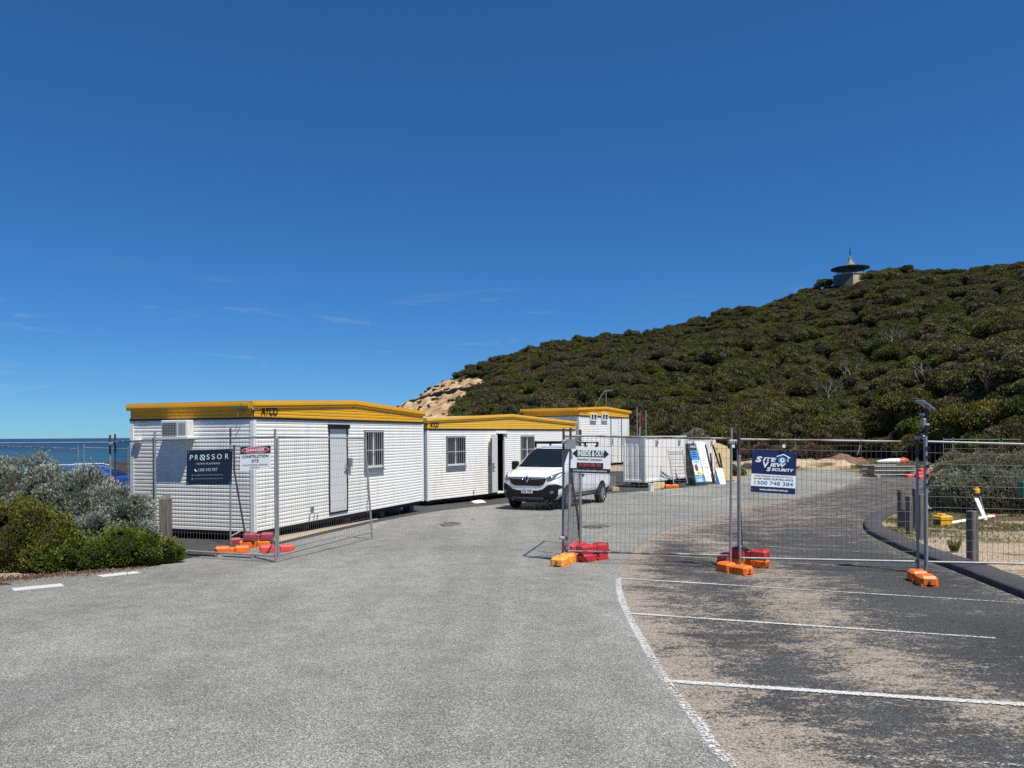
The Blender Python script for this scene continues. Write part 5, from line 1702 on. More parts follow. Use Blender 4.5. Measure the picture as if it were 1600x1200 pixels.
for i, (x, yt, yb) in enumerate([(1355.5, 717, 732), (1389, 718.5, 729), (1417, 721, 730.5)]):
    dd = (64, 66, 66)[i]
    bollard(['far small dark bollard on the grass left of the stacked panels', 'far small dark bollard behind the middle of the stacked panels', 'far small dark bollard behind the right end of the stacked panels'][i], x, yt, yb, 2.6, 'timber_dark', .1, p=Vector((P(x, 700, dd).x, dd, gz(dd))), domed=False, hgt=CZ + ray(x, yt)[2] * dd - gz(dd))

# ------------------------------------------------------------------ solar camera pole
pp = P(1446.5, 700, 11.74); base = Vector((pp.x, pp.y, gz(11.74)))
NAVY = M['navy2']
t = thing('camera_pole', 'slim pole with tilted solar panel and small surveillance camera above the fence', 'camera pole', base)
zz = lambda py: P(1446, py, 11.74).z - base.z
mb = MB(); mb.tube((0, 0, .1), (0, 0, zz(682)), 0.024, 10); mb.build('pole', M['galv'], t, smooth=True)
mb = MB(); mb.tube((0.012, 0, zz(690)), (0.012, 0, zz(638)), 0.019, 10); mb.build('mast', NAVY, t, smooth=True)
mb = MB()
for k in range(5): mb.box((-.010, -.034, zz(760) + .14 * k), (.03, -.0245, zz(760) + .05 + .14 * k))
so_ = mb.build('label_strip', NAVY, t); so_['kind'] = 'stuff'
mb = MB(); Rt = Matrix.Translation((0.0, 0, zz(632.5))) @ Matrix.Rotation(math.radians(37), 4, 'Y')
mb.box((-.115, -.10, -.008), (.115, .12, .008), M=Rt); so = mb.build('solar_panel', M['solar'], t)
mb = MB(); mb.box((-.108, -.092, .0085), (.108, .112, .0095), M=Rt); mb.build('solar_cells', NAVY, so)
mb = MB(); mb.tube((0.012, 0, zz(638)), (0.0, 0, zz(634)), .014, 8); mb.build('bracket', M['grey_frame'], t)
mb = MB(); mb.cbox((-.062, -.05, zz(664)), (-.012, .05, zz(654)), .008); mb.build('camera_housing', M['galv'], t)
mb = MB(); mb.cbox((-.075, -.05, zz(649)), (-.03, .05, zz(645)), .006); mb.tube((-.05, 0, zz(649)), (-.01, 0, zz(660)), .008, 6); mb.build('camera_head', M['grey_frame'], t)
mb = MB(); mb.box((-.03, -.035, zz(664.5)), (.04, .035, zz(661.5))); mb.build('collar', M['bar'], t)
# ------------------------------------------------------------------ vehicles
def loft_body(name, st, m, parent, level=2, nsec=None):
    """st: stations (x, zbottom, wbottom, zmid, wmid, zbelt, wbelt, zshoulder, wshoulder, ztop, wtop)"""
    V, F = [], []
    for s in st:
        x, zb, wb, zm, wm, zl, wl_, zs, ws, zt_, wt = s
        half = [(0, zb), (wb, zb), (wm, zm), (wl_, zl), (ws, zs), (wt, zt_), (0, zt_ + 0.012)]
        ring = [(-y, z) for y, z in half] + [(y, z) for y, z in reversed(half[1:-1])]
        V += [(x, y, z) for y, z in ring]
    n = 12
    for i in range(len(st) - 1):
        for k in range(n):
            a = i * n + k; b = i * n + (k + 1) % n
            F.append((a, a + n, b + n, b))
    F.append(tuple(range(n))); e_ = (len(st) - 1) * n; F.append(tuple(reversed(range(e_, e_ + n))))
    me = bpy.data.meshes.new(name); me.from_pydata(V, [], F); me.materials.append(m)
    bm = bmesh.new(); bm.from_mesh(me); bmesh.ops.recalc_face_normals(bm, faces=bm.faces[:])
    cl = bm.edges.layers.float.get('crease_edge') or bm.edges.layers.float.new('crease_edge')
    bm.to_mesh(me); bm.free()
    tmp = bpy.data.objects.new('tmp', me); COL.objects.link(tmp)
    sb = tmp.modifiers.new('s', 'SUBSURF'); sb.levels = level; sb.render_levels = level
    dg = bpy.context.evaluated_depsgraph_get(); dg.update()
    m2 = bpy.data.meshes.new_from_object(tmp.evaluated_get(dg)); m2.name = name
    bpy.data.objects.remove(tmp); bpy.data.meshes.remove(me)
    m2.polygons.foreach_set('use_smooth', [True] * len(m2.polygons))
    o = bpy.data.objects.new(name, m2); COL.objects.link(o); o.parent = parent
    bvh = BVHTree.FromPolygons([v.co[:] for v in m2.vertices], [p.vertices[:] for p in m2.polygons])
    return o, bvh

def patch(name, bvh, poly, axis, m, parent, off=0.010, step=0.05, smooth=True):
    """poly in the view plane; axis 'F' front (y,z) cast +x, 'R' right side (x,z) cast +y from -y, 'L' left side, 'B' rear"""
    poly = [Vector(p) for p in poly]; n = len(poly)
    dense = []
    for i in range(n):
        a, b = poly[i], poly[(i + 1) % n]
        k_ = max(1, int((b - a).length / step))
        dense += [a.lerp(b, j / k_) for j in range(k_)]
    vs_ = list(dense); nd = len(dense)
    x0 = min(p.x for p in poly); x1 = max(p.x for p in poly); y0 = min(p.y for p in poly); y1 = max(p.y for p in poly)
    yy = y0 + step / 2
    while yy < y1:
        xx = x0 + step / 2
        while xx < x1:
            if inside(dense, xx, yy) and seg_dist(dense + [dense[0]], xx, yy) > step * .25: vs_.append(Vector((xx, yy)))
            xx += step
        yy += step
    r = delaunay_2d_cdt(vs_, [], [list(range(nd))], 1, 1e-6)
    pts = []
    org = {'F': lambda p: (Vector((-3, p.x, p.y)), Vector((1, 0, 0))), 'B': lambda p: (Vector((9, p.x, p.y)), Vector((-1, 0, 0))), 'R': lambda p: (Vector((p.x, -4, p.y)), Vector((0, 1, 0))), 'L': lambda p: (Vector((p.x, 4, p.y)), Vector((0, -1, 0)))}[axis]
    last = None
    for p in r[0]:
        o_, d_ = org(p)
        h = bvh.ray_cast(o_, d_)
        if h[0] is None:
            h2 = bvh.find_nearest(o_ + d_ * (3.4 if axis in 'RL' else 3.2)); q, nn = h2[0], h2[1]
        else: q, nn = h[0], h[1]
        if nn.dot(d_) > 0: nn = -nn
        pts.append(q + nn * off)
    me = bpy.data.meshes.new(name); me.from_pydata(pts, [], [tuple(f) for f in r[2]])
    bm = bmesh.new(); bm.from_mesh(me)
    d_ = org(Vector((0, 0)))[1]
    for f in bm.faces:
        if f.normal.dot(d_) > 0: f.normal_flip()
    # skirt so the patch has depth
    ret = bmesh.ops.extrude_edge_only(bm, edges=[e_ for e_ in bm.edges if e_.is_boundary])
    for v in [g for g in ret['geom'] if isinstance(g, bmesh.types.BMVert)]:
        v.co += d_ * (off + 0.006)
    bm.to_mesh(me); bm.free()
    me.materials.append(m)
    if smooth: me.polygons.foreach_set('use_smooth', [True] * len(me.polygons))
    o = bpy.data.objects.new(name, me); COL.objects.link(o); o.parent = parent
    return o

def wheel(parent, x, y, z, r, w, side):
    Mx = Matrix.Translation((x, y, z)) @ Matrix.Rotation(math.pi / 2 * (1 if side < 0 else -1), 4, 'X')
    tb = MB(); tb.lathe([(r * .64, -w), (r * .94, -w), (r, -w * .8), (r, -w * .15), (r * .94, 0), (r * .66, .004)], 28, M=Mx); to = tb.build('wheel', M['tyre'], parent, smooth=True)
    rb = MB(); rb.lathe([(r * .66, .002), (r * .60, -.012), (r * .58, -.05), (r * .2, -.045), (r * .16, -.012), (0.0, -.010)], 24, M=Mx); rb.build('rim_disc', M['trim'], to)
    sp = MB()
    for k in range(10):
        a = 2 * math.pi * k / 10
        R2 = Mx @ Matrix.Rotation(a, 4, 'Z')
        sp.box((r * .16, -.022, -.035), (r * .60, .022, -.006), M=R2)
    sp.lathe([(r * .66, .004), (r * .615, .004), (r * .60, -.02)], 24, M=Mx); sp.lathe([(r * .19, -.004), (0, -.002)], 12, M=Mx)
    sp.build('rim', M['rim'], to)
    return to

# white van -----------------------------------------------------------------
psi = math.radians(27)
fw = P(882, 700, 25.2)
rx = Vector((math.sin(psi), math.cos(psi), 0)); ly = Vector((-math.cos(psi), math.sin(psi), 0))
orig = Vector((fw.x, fw.y, 0)) - rx * 0.95 + ly * 0.90
gslope = (gz(27) - gz(24)) / 3 * math.cos(psi)
ux = Vector((rx.x, rx.y, gslope)).normalized(); uz = ux.cross(ly).normalized(); 
VM = Matrix(((ux.x, ly.x, uz.x, orig.x), (ux.y, ly.y, uz.y, orig.y), (ux.z, ly.z, uz.z, gz(orig.y) + 0.0), (0, 0, 0, 1)))
van = thing('van', 'white panel van with black bumper and roof bar parked by the open hut door', 'van', M=VM @ Matrix.Diagonal((1.03, 1.03, 1.085, 1)))
st = [ # x, zb, wb, zmid, wmid, zbelt, wbelt, zshoulder, wshoulder, ztop, wtop
 (-0.02, .30, .62, .58, .70, .80, .70, .93, .66, .99, .54),
 (0.05, .27, .80, .58, .86, .83, .84, 1.00, .80, 1.06, .66),
 (0.20, .25, .89, .60, .95, .92, .93, 1.07, .89, 1.13, .74),
 (0.52, .25, .92, .62, .98, 1.02, .96, 1.13, .92, 1.20, .79),
 (0.86, .25, .93, .66, .985, 1.08, .965, 1.17, .93, 1.25, .80),
 (1.00, .25, .93, .68, .985, 1.11, .96, 1.22, .93, 1.31, .80),
 (1.30, .25, .93, .70, .985, 1.15, .955, 1.36, .90, 1.53, .76),
 (1.66, .25, .93, .70, .985, 1.18, .955, 1.60, .83, 1.78, .70),
 (1.95, .25, .93, .70, .985, 1.19, .955, 1.68, .82, 1.87, .70),
 (2.40, .25, .93, .70, .985, 1.20, .96, 1.72, .825, 1.93, .70),
 (3.60, .25, .93, .70, .985, 1.20, .96, 1.73, .83, 1.945, .70),
 (4.70, .25, .93, .70, .98, 1.20, .95, 1.72, .82, 1.93, .69),
 (4.96, .27, .91, .70, .96, 1.20, .935, 1.70, .81, 1.90, .67),
 (5.02, .32, .88, .70, .93, 1.20, .91, 1.68, .79, 1.86, .65)]
body, bv = loft_body('body', st, M['van'], van)
patch('windscreen', bv, [(-.80, 1.265), (.80, 1.265), (.78, 1.34), (.66, 1.80), (.5, 1.825), (-.5, 1.825), (-.66, 1.80), (-.78, 1.34)], 'F', M['glass'], van, .008, .08)
patch('bumper', bv, [(-1.0, .26), (-.5, .245), (.5, .245), (1.0, .26), (1.0, .74), (.86, .80), (.70, .77), (.52, .64), (.34, .60), (-.34, .60), (-.52, .64), (-.70, .77), (-.86, .80), (-1.0, .74)], 'F', M['trim'], van, .022, .06)
gr = patch('grille', bv, [(-.66, .985), (.66, .985), (.64, .93), (.56, .79), (.42, .735), (-.42, .735), (-.56, .79), (-.64, .93)], 'F', M['black'], van, .016, .06)
patch('grille_bar', bv, [(-.64, .985), (-.14, .945), (-.14, .925), (-.62, .95)], 'F', M['chrome'], gr, .026, .05); patch('grille_bar', bv, [(.64, .985), (.14, .945), (.14, .925), (.62, .95)], 'F', M['chrome'], gr, .026, .05)
for z in (.78, .825, .87): patch('grille_slat', bv, [(-.5, z), (.5, z), (.5, z + .012), (-.5, z + .012)], 'F', M['trim'], gr, .024, .08)
for s in (-1, 1):
    hl = patch('headlight', bv, [(s * .66, .985), (s * .80, 1.06), (s * .915, 1.15), (s * .945, 1.09), (s * .93, .98), (s * .80, .90), (s * .68, .885)], 'F', M['lens'], van, .012, .04)
    patch('lamp_reflector', bv, [(s * .70, .965), (s * .80, 1.01), (s * .84, .98), (s * .79, .93), (s * .71, .92)], 'F', M['chrome'], hl, .018, .03)
    patch('daylight_strip', bv, [(s * .86, .94), (s * .925, 1.0), (s * .935, 1.09), (s * .91, 1.07), (s * .88, .99)], 'F', M['white'], hl, .018, .03)
    patch('fog_light', bv, [(s * .76, .50), (s * .84, .52), (s * .84, .58), (s * .78, .60), (s * .74, .55)], 'F', M['lens'], van, .03, .03)
patch('lower_intake', bv, [(-.5, .30), (.5, .30), (.56, .40), (-.56, .40)], 'F', M['dark'], van, .030, .06)
for s in (-1, 1): patch('bonnet_seam', bv, [(s * .60, 1.03), (s * .615, 1.03), (s * .83, 1.235), (s * .81, 1.235)], 'F', M['trim'], van, .003, .05)
# number plate
fx = bv.ray_cast(Vector((-3, 0, .58)), Vector((1, 0, 0)))[0].x
PM = Matrix.Translation((fx - .045, 0, .58)) @ Matrix(((0, 0, -1, 0), (-1, 0, 0, 0), (0, 1, 0, 0), (0, 0, 0, 1)))
mb = MB(); mb.box((-.19, -.065, -.02), (.19, .065, 0), M=PM); np_ = mb.build('number_plate', M['plate'], van)
o = txt(np_, '1UL 7XS', 0, 0, .075, M['navy'], .32, 0, bold=.03); o.matrix_local = PM @ Matrix.Translation((0, 0, .003))
# diamond badge
bx = bv.ray_cast(Vector((-3, 0, .92)), Vector((1, 0, 0)))[0].x
bd = MB()
dm = [(0, .115), (.075, 0), (0, -.115), (-.075, 0)]
di = [(0, .060), (.036, 0), (0, -.060), (-.036, 0)]
BM = Matrix.Translation((bx - .045, 0, .935)) @ Matrix(((0, 0, -1, 0), (-1, 0, 0, 0), (0, 1, 0, 0), (0, 0, 0, 1)))
for i in range(4):
    j = (i + 1) % 4
    q = [BM @ Vector((*dm[i], 0)), BM @ Vector((*dm[j], 0)), BM @ Vector((*di[j], .018)), BM @ Vector((*di[i], .018))]
    q2 = [BM @ Vector((*dm[i], -.03)), BM @ Vector((*dm[j], -.03))]
    bd.add(q + q2, [(0, 1, 2, 3), (1, 0, 4, 5)])
bd.build('badge', M['chrome'], gr)
for ax, s in (('R', -1), ('L', 1)):
    patch('side_window', bv, [(1.22, 1.24), (2.02, 1.26), (2.02, 1.66), (1.80, 1.68), (1.62, 1.58)], ax, M['glass'], van, .008, .07)
    patch('sill_trim', bv, [(1.40, .30), (3.62, .30), (3.62, .46), (1.40, .46)], ax, M['trim'], van, .012, .1)
    patch('rear_trim', bv, [(4.47, .30), (4.99, .34), (4.99, .56), (4.47, .46)], ax, M['trim'], van, .012, .08)
    for xs in (2.12, 3.22): patch('door_seam', bv, [(xs, .47), (xs + .012, .47), (xs + .012, 1.70), (xs, 1.70)], ax, M['trim'], van, .003, .1)
    patch('slide_rail', bv, [(3.25, 1.06), (4.75, 1.06), (4.75, 1.085), (3.25, 1.085)], ax, M['trim'], van, .004, .12)
    for xs in (1.98, 2.25): patch('door_handle', bv, [(xs - .10, .98), (xs + .08, .98), (xs + .08, 1.03), (xs - .10, 1.03)], ax, M['trim'], van, .03, .05)
    for xw in (.95, 4.05):
        arc = [(xw + .42 * math.cos(a), .34 + .42 * math.sin(a)) for a in [i * math.pi / 14 for i in range(15)]]
        patch('wheel_arch', bv, [(xw + .42, .26)] + arc + [(xw - .42, .26)], ax, M['trim'], van, .009, .07)
        wheel(van, xw, s * 1.005, .33, .335, .22, s)
    mb = MB(); a, b = sorted((s * .95, s * 1.20)); mb.cbox((1.22, a, 1.17), (1.36, b, 1.44), .04); mm = mb.build('mirror', M['trim'], van)
    mb = MB(); a, b = sorted((s * 1.0, s * 1.18)); mb.box((1.361, a, 1.21), (1.366, b, 1.40)); mb.build('mirror_glass', M['glass'], mm)
for s in (-1, 1): patch('wiper', bv, [(s * .08, 1.275), (s * .62, 1.31), (s * .62, 1.325), (s * .08, 1.295)], 'F', M['black'], van, .02, .06)
patch('tail_light', bv, [(-.92, 1.0), (-.86, 1.0), (-.84, 1.5), (-.90, 1.45)], 'B', M['taillight'], van, .01, .06); patch('tail_light', bv, [(.92, 1.0), (.86, 1.0), (.84, 1.5), (.90, 1.45)], 'B', M['taillight'], van, .01, .06)
rk = MB(); rk.box((1.98, -.70, 2.02), (2.02, .70, 2.07)); rk.cbox((1.90, -.66, 1.985), (1.975, .66, 2.06), .012); rb_ = rk.build('roof_bar', M['trim'], van)
for xx in (3.2, 4.4):
    rk = MB(); rk.box((xx, -.70, 2.01), (xx + .05, .70, 2.05)); rk.build('roof_bar', M['trim'], van)
for xx in (2.0, 3.22, 4.42):
    for s in (-1, 1):
        rk = MB(); rk.box((xx - .025, s * .66 - .03, 1.86), (xx + .025, s * .66 + .03, 2.015)); rk.build('bar_foot', M['trim'], van)
# blue mudflap parts seen behind the rear wheel
for s in (-1, 1):
    mb = MB(); a, b = sorted((s * .80, s * .97)); mb.box((4.50, a, .16), (4.52, b, .45)); mb.build('mudflap', M['trim'], van)

# blue car beyond the bush ---------------------------------------------------
cd_ = 30.0
rear = P(196, 700, cd_)
CM = Matrix(((1, 0, 0, rear.x - 4.5), (0, 1, 0, cd_), (0, 0, 1, gz(cd_) - .02), (0, 0, 0, 1)))
car = thing('parked_car', 'bright blue car with silver roof rails parked between the bush and the hut', 'car', M=CM)
cs = [
 (0.0, .35, .60, .50, .66, .60, .66, .66, .60, .70, .45), (0.15, .25, .78, .5, .84, .66, .82, .74, .76, .79, .6), (0.7, .22, .84, .55, .90, .78, .88, .86, .82, .92, .68), (1.15, .22, .85, .55, .90, .84, .88, .92, .84, .98, .70),
 (1.7, .22, .85, .55, .90, .88, .88, 1.12, .76, 1.27, .62), (2.1, .22, .85, .55, .90, .90, .88, 1.26, .70, 1.42, .58), (2.8, .22, .85, .55, .90, .92, .88, 1.30, .69, 1.47, .57), (3.5, .22, .85, .55, .90, .94, .88, 1.28, .68, 1.44, .56),
 (4.0, .24, .84, .55, .90, .96, .87, 1.16, .72, 1.30, .58), (4.35, .30, .80, .6, .87, .95, .84, 1.02, .76, 1.08, .6), (4.5, .40, .72, .62, .80, .88, .78, .94, .72, .98, .56)]
cb_, cv = loft_body('body', cs, M['blue_car'], car)
for ax, s in (('R', -1), ('L', 1)):
    patch('side_window', cv, [(1.62, .99), (3.75, 1.04), (3.60, 1.17), (3.2, 1.30), (2.15, 1.31), (1.85, 1.2)], ax, M['glass'], car, .008, .08)
    patch('window_trim', cv, [(2.15, 1.315), (3.2, 1.305), (3.62, 1.175), (3.80, 1.045), (3.86, 1.045), (3.68, 1.20), (3.24, 1.335), (2.1, 1.345)], ax, M['chrome'], car, .010, .06)
    for xw in (.85, 3.6): wheel(car, xw, s * .90, .31, .31, .2, s)
    mb = MB(); mb.path([(1.95, s * .60, 1.42), (2.2, s * .60, 1.50), (3.3, s * .58, 1.50), (3.6, s * .58, 1.43)], .022, 6); mb.build('roof_rail', M['white_trim'], car)
    patch('tail_light', cv, [(4.10, .86), (4.46, .80), (4.46, .98), (4.2, 1.02)], ax, M['taillight'], car, .014, .05)
patch('rear_window', cv, [(-.6, 1.06), (.6, 1.06), (.52, 1.28), (-.52, 1.28)], 'B', M['glass'], car, .008, .08)
patch('windscreen', cv, [(-.66, 1.04), (.66, 1.04), (.56, 1.36), (-.56, 1.36)], 'F', M['glass'], car, .008, .08)
# ------------------------------------------------------------------ things leaning on the containers
def lean_board(name, label, cat, TL, TR, BR, BL, db, dt, m, th=0.03, group=None, shift=0.0):
    pts = [P(TL[0], TL[1], dt), P(TR[0], TR[1], dt + shift), P(BR[0], BR[1], db + shift), P(BL[0], BL[1], db)]
    c = (pts[0] + pts[1] + pts[2] + pts[3]) / 4
    ex = (pts[1] - pts[0]) + (pts[2] - pts[3]); ey = (pts[0] - pts[3]) + (pts[1] - pts[2])
    Mx = frame(c, ex, ey); inv = Mx.inverted()
    q = [inv @ p for p in pts]
    poly = [(q[3].x, q[3].y), (q[2].x, q[2].y), (q[1].x, q[1].y), (q[0].x, q[0].y)]
    t = thing(name, label, cat, M=Mx, group=group)
    mb = MB(); mb.prism(poly, -th, 0); mb.build('board', m, t)
    def uv(u, v):   # u left-right, v top-bottom
        a = Vector(poly[3]).lerp(Vector(poly[2]), u); b = Vector(poly[0]).lerp(Vector(poly[1]), u)
        return a.lerp(b, v)
    def bar(u0, v0, u1, v1, mm, z=0.002, nm='print_panel'):
        mb = MB(); mb.prism([uv(u0, v1), uv(u1, v1), uv(u1, v0), uv(u0, v0)], z - .001, z); return mb.build(nm, mm, t)
    return t, uv, bar
t, uv, bar = lean_board('advertising_board', 'tall black-framed blue and white advertising board leaning on the smaller container', 'advertising board', (1073.5, 693), (1086.5, 693), (1104, 759), (1087.5, 760), 38.6, 39.3, M['black'], .05, 'boards leaning on the containers')
bar(.28, .05, .92, .10, M['greytext'], nm='heading'); bar(.18, .17, .95, .40, M['skyblue']); bar(.15, .40, .97, .74, M['white']); bar(.08, .74, .98, .91, M['skyblue'])
for v in (.20, .25, .30): bar(.26, v, .80, v + .025, M['royal'], .003, 'print_line')
for v in (.42,): bar(.3, v, .8, v + .03, M['skyblue'], .003, 'print_line')
def blob(uv, pts, m, z, nm):
    mb = MB(); mb.prism([uv(*p) for p in reversed(pts)], z - .001, z); mb.build(nm, m, t)
blob(uv, [(.30, .52), (.45, .49), (.60, .54), (.58, .63), (.40, .66), (.28, .62)], M['skin'], .0035, 'print_shape'); blob(uv, [(.45, .47), (.58, .45), (.62, .53), (.50, .55)], M['pinkprint'], .003, 'print_shape')
blob(uv, [(.42, .70), (.40, .63), (.58, .66), (.85, .68), (.92, .73), (.75, .76), (.55, .75)], M['yellowprint'], .004, 'print_shape')
for v in (.78, .83, .87): bar(.2, v, .8, v + .02, M['white'], .003, 'print_line')
mb = MB()
pts = [P(1071, 693, 39.35), P(1073.3, 693, 39.32), P(1087, 760, 38.62), P(1072, 757, 39.4)]
mb.add(pts + [p + Vector((.02, .06, 0)) for p in pts], [(0, 1, 2, 3), (7, 6, 5, 4), (0, 4, 5, 1), (1, 5, 6, 2), (2, 6, 7, 3), (3, 7, 4, 0)])
inv = t.matrix_world.inverted(); mb.v = [tuple(inv @ Vector(v)) for v in mb.v]; mb.build('side_infill', M['black'], t)  # black sheet closing the open A-frame side, in place of the shadow inside
t, uv, bar = lean_board('advertising_board', 'tall plain white advertising board with faint print, right of the blue one', 'advertising board', (1087.5, 689), (1100, 691), (1112.5, 752), (1103, 752), 39.4, 40.3, M['white'], .03, 'boards leaning on the containers')
for v, mm in ((.23, 'greytext'), (.28, 'greytext'), (.34, 'offwhite'), (.42, 'offwhite'), (.47, 'pinkprint'), (.55, 'pinkprint'), (.62, 'pinkprint'), (.66, 'offwhite')): bar(.30 if mm != 'greytext' else .45, v, .74 if mm != 'greytext' else .62, v + .022, M[mm], .003, 'print_line')
def lean_post(label, a, b, da, db, r=.045):
    A, B = P(a[0], a[1], da), P(b[0], b[1], db)
    t = MB(); t.tube(Vector((0, 0, 0)), A - B, r, 4); o = t.build('leaning_post', M['black'], None, loc=B); tag(o, label, 'post', 'black posts leaning on the container')
lean_post('longest black post leaning on the smaller container beside the white board', (1102, 695), (1116, 753), 40.8, 40.0); lean_post('short black post standing under the longest one by the smaller container', (1110, 708), (1115, 755), 41.2, 40.4)
t, uv, bar = lean_board('upturned_sign', 'white sign board standing upside down with its two black legs in the air', 'sign', (1117.5, 731), (1128.5, 731), (1134.5, 756), (1125.5, 757), 39.6, 40.0, M['white'], .04, 'boards leaning on the containers')
for v in (.3, .45, .75, .85): bar(.5, v, .85, v + .04, M['offwhite'], .003, 'print_line')
inv = t.matrix_world.inverted()
for a, b in (((1113.5, 695), (1125.5, 732)), ((1123.5, 708), (1128.3, 732))):
    mb = MB(); mb.tube(inv @ P(a[0], a[1], 40.5), inv @ P(b[0], b[1], 40.03), .05, 4); mb.build('leg', M['black'], t)
mb = MB(); pts = [P(1116.5, 731, 40.05), P(1117.5, 731, 40.0), P(1125.5, 757, 39.6), P(1119.5, 758, 39.75)]
mb.add([inv @ p for p in pts] + [inv @ (p + Vector((.02, .05, 0))) for p in pts], [(0, 1, 2, 3), (7, 6, 5, 4), (0, 4, 5, 1), (1, 5, 6, 2), (2, 6, 7, 3), (3, 7, 4, 0)]); mb.build('blue_side', M['skyblue'], t)
# plywood
pl = [(1117, 754), (1144.5, 752), (1144.5, 705), (1137.5, 700), (1136.5, 697.5), (1124, 693), (1117, 691)]
pp_ = [P(x, y, 43.0 + (x - 1117) * .02 + (752 - y) * .008) for x, y in pl]
c = sum(pp_, Vector()) / len(pp_); Mx = frame(c, pp_[1] - pp_[0], pp_[6] - pp_[0]); inv = Mx.inverted()
t = thing('plywood_sheet', 'large cut plywood sheet leaning at the end of the smaller container', 'plywood sheet', M=Mx)
mb = MB(); mb.prism([(inv @ p).to_2d() for p in pp_], -.04, 0); mb.build('sheet', M['plywood'], t)
for x, y in ((1124.5, 700), (1121, 722.5)):
    q = inv @ P(x, y, 43.2); mb = MB(); mb.prism(oval(q.x, q.y, .045, .04, 12), 0.0005, .004); mb.build('knot_hole', M['skin'], t)
# tube frame
t = thing('tube_frame', 'grey tubular scaffold frame with rungs leaning on the larger container', 'scaffold frame', P(1052, 756, 37.2))
o = P(1052, 756, 37.2)
ul, ll, ur, lr = P(1043, 702, 38.1) - o, P(1053, 757, 37.2) - o, P(1066, 702, 39.0) - o, P(1074, 756, 38.2) - o
for a, b in ((ul, ll), (ur, lr)):
    mb = MB(); mb.tube(a, b, .025, 8); mb.build('upright', M['galv'], t, smooth=True)
for f in (.08, .14, .30, .40, .50, .60, .70, .80, .90, .97):
    mb = MB(); mb.tube(ul.lerp(ll, f), ur.lerp(lr, f), .028 if f < .2 else .012, 6); mb.build('rung', M['galv'] if f < .2 else M['wire'], t, smooth=True)
# small stuff on the ground by the containers
q = G(1017.5, 767.5); t = thing('bucket', 'white plastic bucket on the ground at the corner of the larger container', 'bucket', q)
mb = MB(); mb.lathe([(0, 0), (.11, 0), (.14, .33), (.148, .33), (.148, .35), (.13, .35), (.10, .02)], 18); mb.build('pail', M['white'], t, smooth=True)
mb = MB(); mb.path([(.148 * math.cos(a), -.05 - .02 * math.sin(a), .30 - .16 * math.sin(a)) for a in [i * math.pi / 8 for i in range(9)]], .006, 5); mb.build('handle', M['grey_frame'], t)
def plank(label, a, b, w, h, mk='plywood', z0=0.0):
    A, B = G(*a), G(*b); d = B - A; o = thing('plank', label, 'plank', A, math.atan2(d.y, d.x), 'timber offcuts by the container')
    mb = MB(); mb.box((0, -w / 2, z0), (Vector((d.x, d.y)).length, w / 2, z0 + h)); mb.build('offcut', M[mk], o)
plank('short timber offcut tipped against the white bucket', (1021, 766), (1030, 764.5), .15, .10)
plank('long thin plank lying in front of the larger container', (1036, 766), (1064, 764.5), .12, .04)
plank('weathered plank lying behind the orange foot by the scaffold frame', (1040, 761), (1068, 758.5), .14, .05, 'timber')
q = G(1031, 762); t = MB(); t.box((-.30, -.02, 0), (.28, .02, .28)); o = t.build('plywood_offcut', M['plywood'], None, loc=q); o.rotation_euler = (-.25, 0, .3); tag(o, 'square plywood offcut propped under the larger container', 'plywood offcut')
q = G(747, 785.5)
bm = bmesh.new(); bmesh.ops.create_icosphere(bm, subdivisions=2, radius=1)
for v in bm.verts: v.co = Vector((v.co.x * .30, v.co.y * .16, max(0, v.co.z * .10 + .05 * noise.noise(v.co * 3)))) * (1 + .5 * noise.noise(v.co * 2.2))
me = bpy.data.meshes.new('litter_scrap'); bm.to_mesh(me); bm.free(); me.materials.append(M['white'])
o = bpy.data.objects.new('plastic_scrap', me); COL.objects.link(o); o.location = q; tag(o, 'crumpled white plastic scrap on the ground before the second hut', 'plastic scrap')

# survey poles behind the containers
for (lab, top, bot, m1, m2) in (('leftmost thin pole behind the toilet block, grey', (995, 636), (996, 690), 'galv', 'galv'), ('thin red and white pole behind the toilet block', (1001, 641), (996.5, 690), 'redprint', 'bar'), ('rightmost thin grey pole behind the larger container', (1009, 641), (1009.5, 690), 'galv', 'galv')):
    d = 47.0; b = P(bot[0], 700, d); b.z = gz(d); tp = P(top[0], top[1], d) - b
    t = thing('survey_pole', lab, 'pole', b, 0, 'thin poles behind the containers')
    for i in range(4):
        mb = MB(); mb.tube(tp * (i / 4), tp * ((i + 1) / 4), .035, 6); mb.build('pole_section', M[m1 if i % 2 else m2], t)
# handrail on the hill behind the toilet block
d = 72
A_, B_, C_ = P(924, 644, d), P(944, 612, d), P(958, 609.5, d)
t = thing('handrail', 'grey bent handrail climbing the hill behind the toilet block', 'handrail', A_)
mb = MB(); mb.path([Vector(), B_ - A_, C_ - A_], .075, 6); mb.build('rail', M['timber'], t)
for q in (A_.lerp(B_, .3), B_.lerp(C_, .2)):
    mb = MB(); mb.tube(q - A_, q - A_ - Vector((0, 0, 3.2)), .06, 6); mb.build('post', M['timber'], t)

M['darkwall'] = mat('dark_stone_wall', (0.12, 0.105, 0.09), 0.9, var=0.2, vscale=1.0)
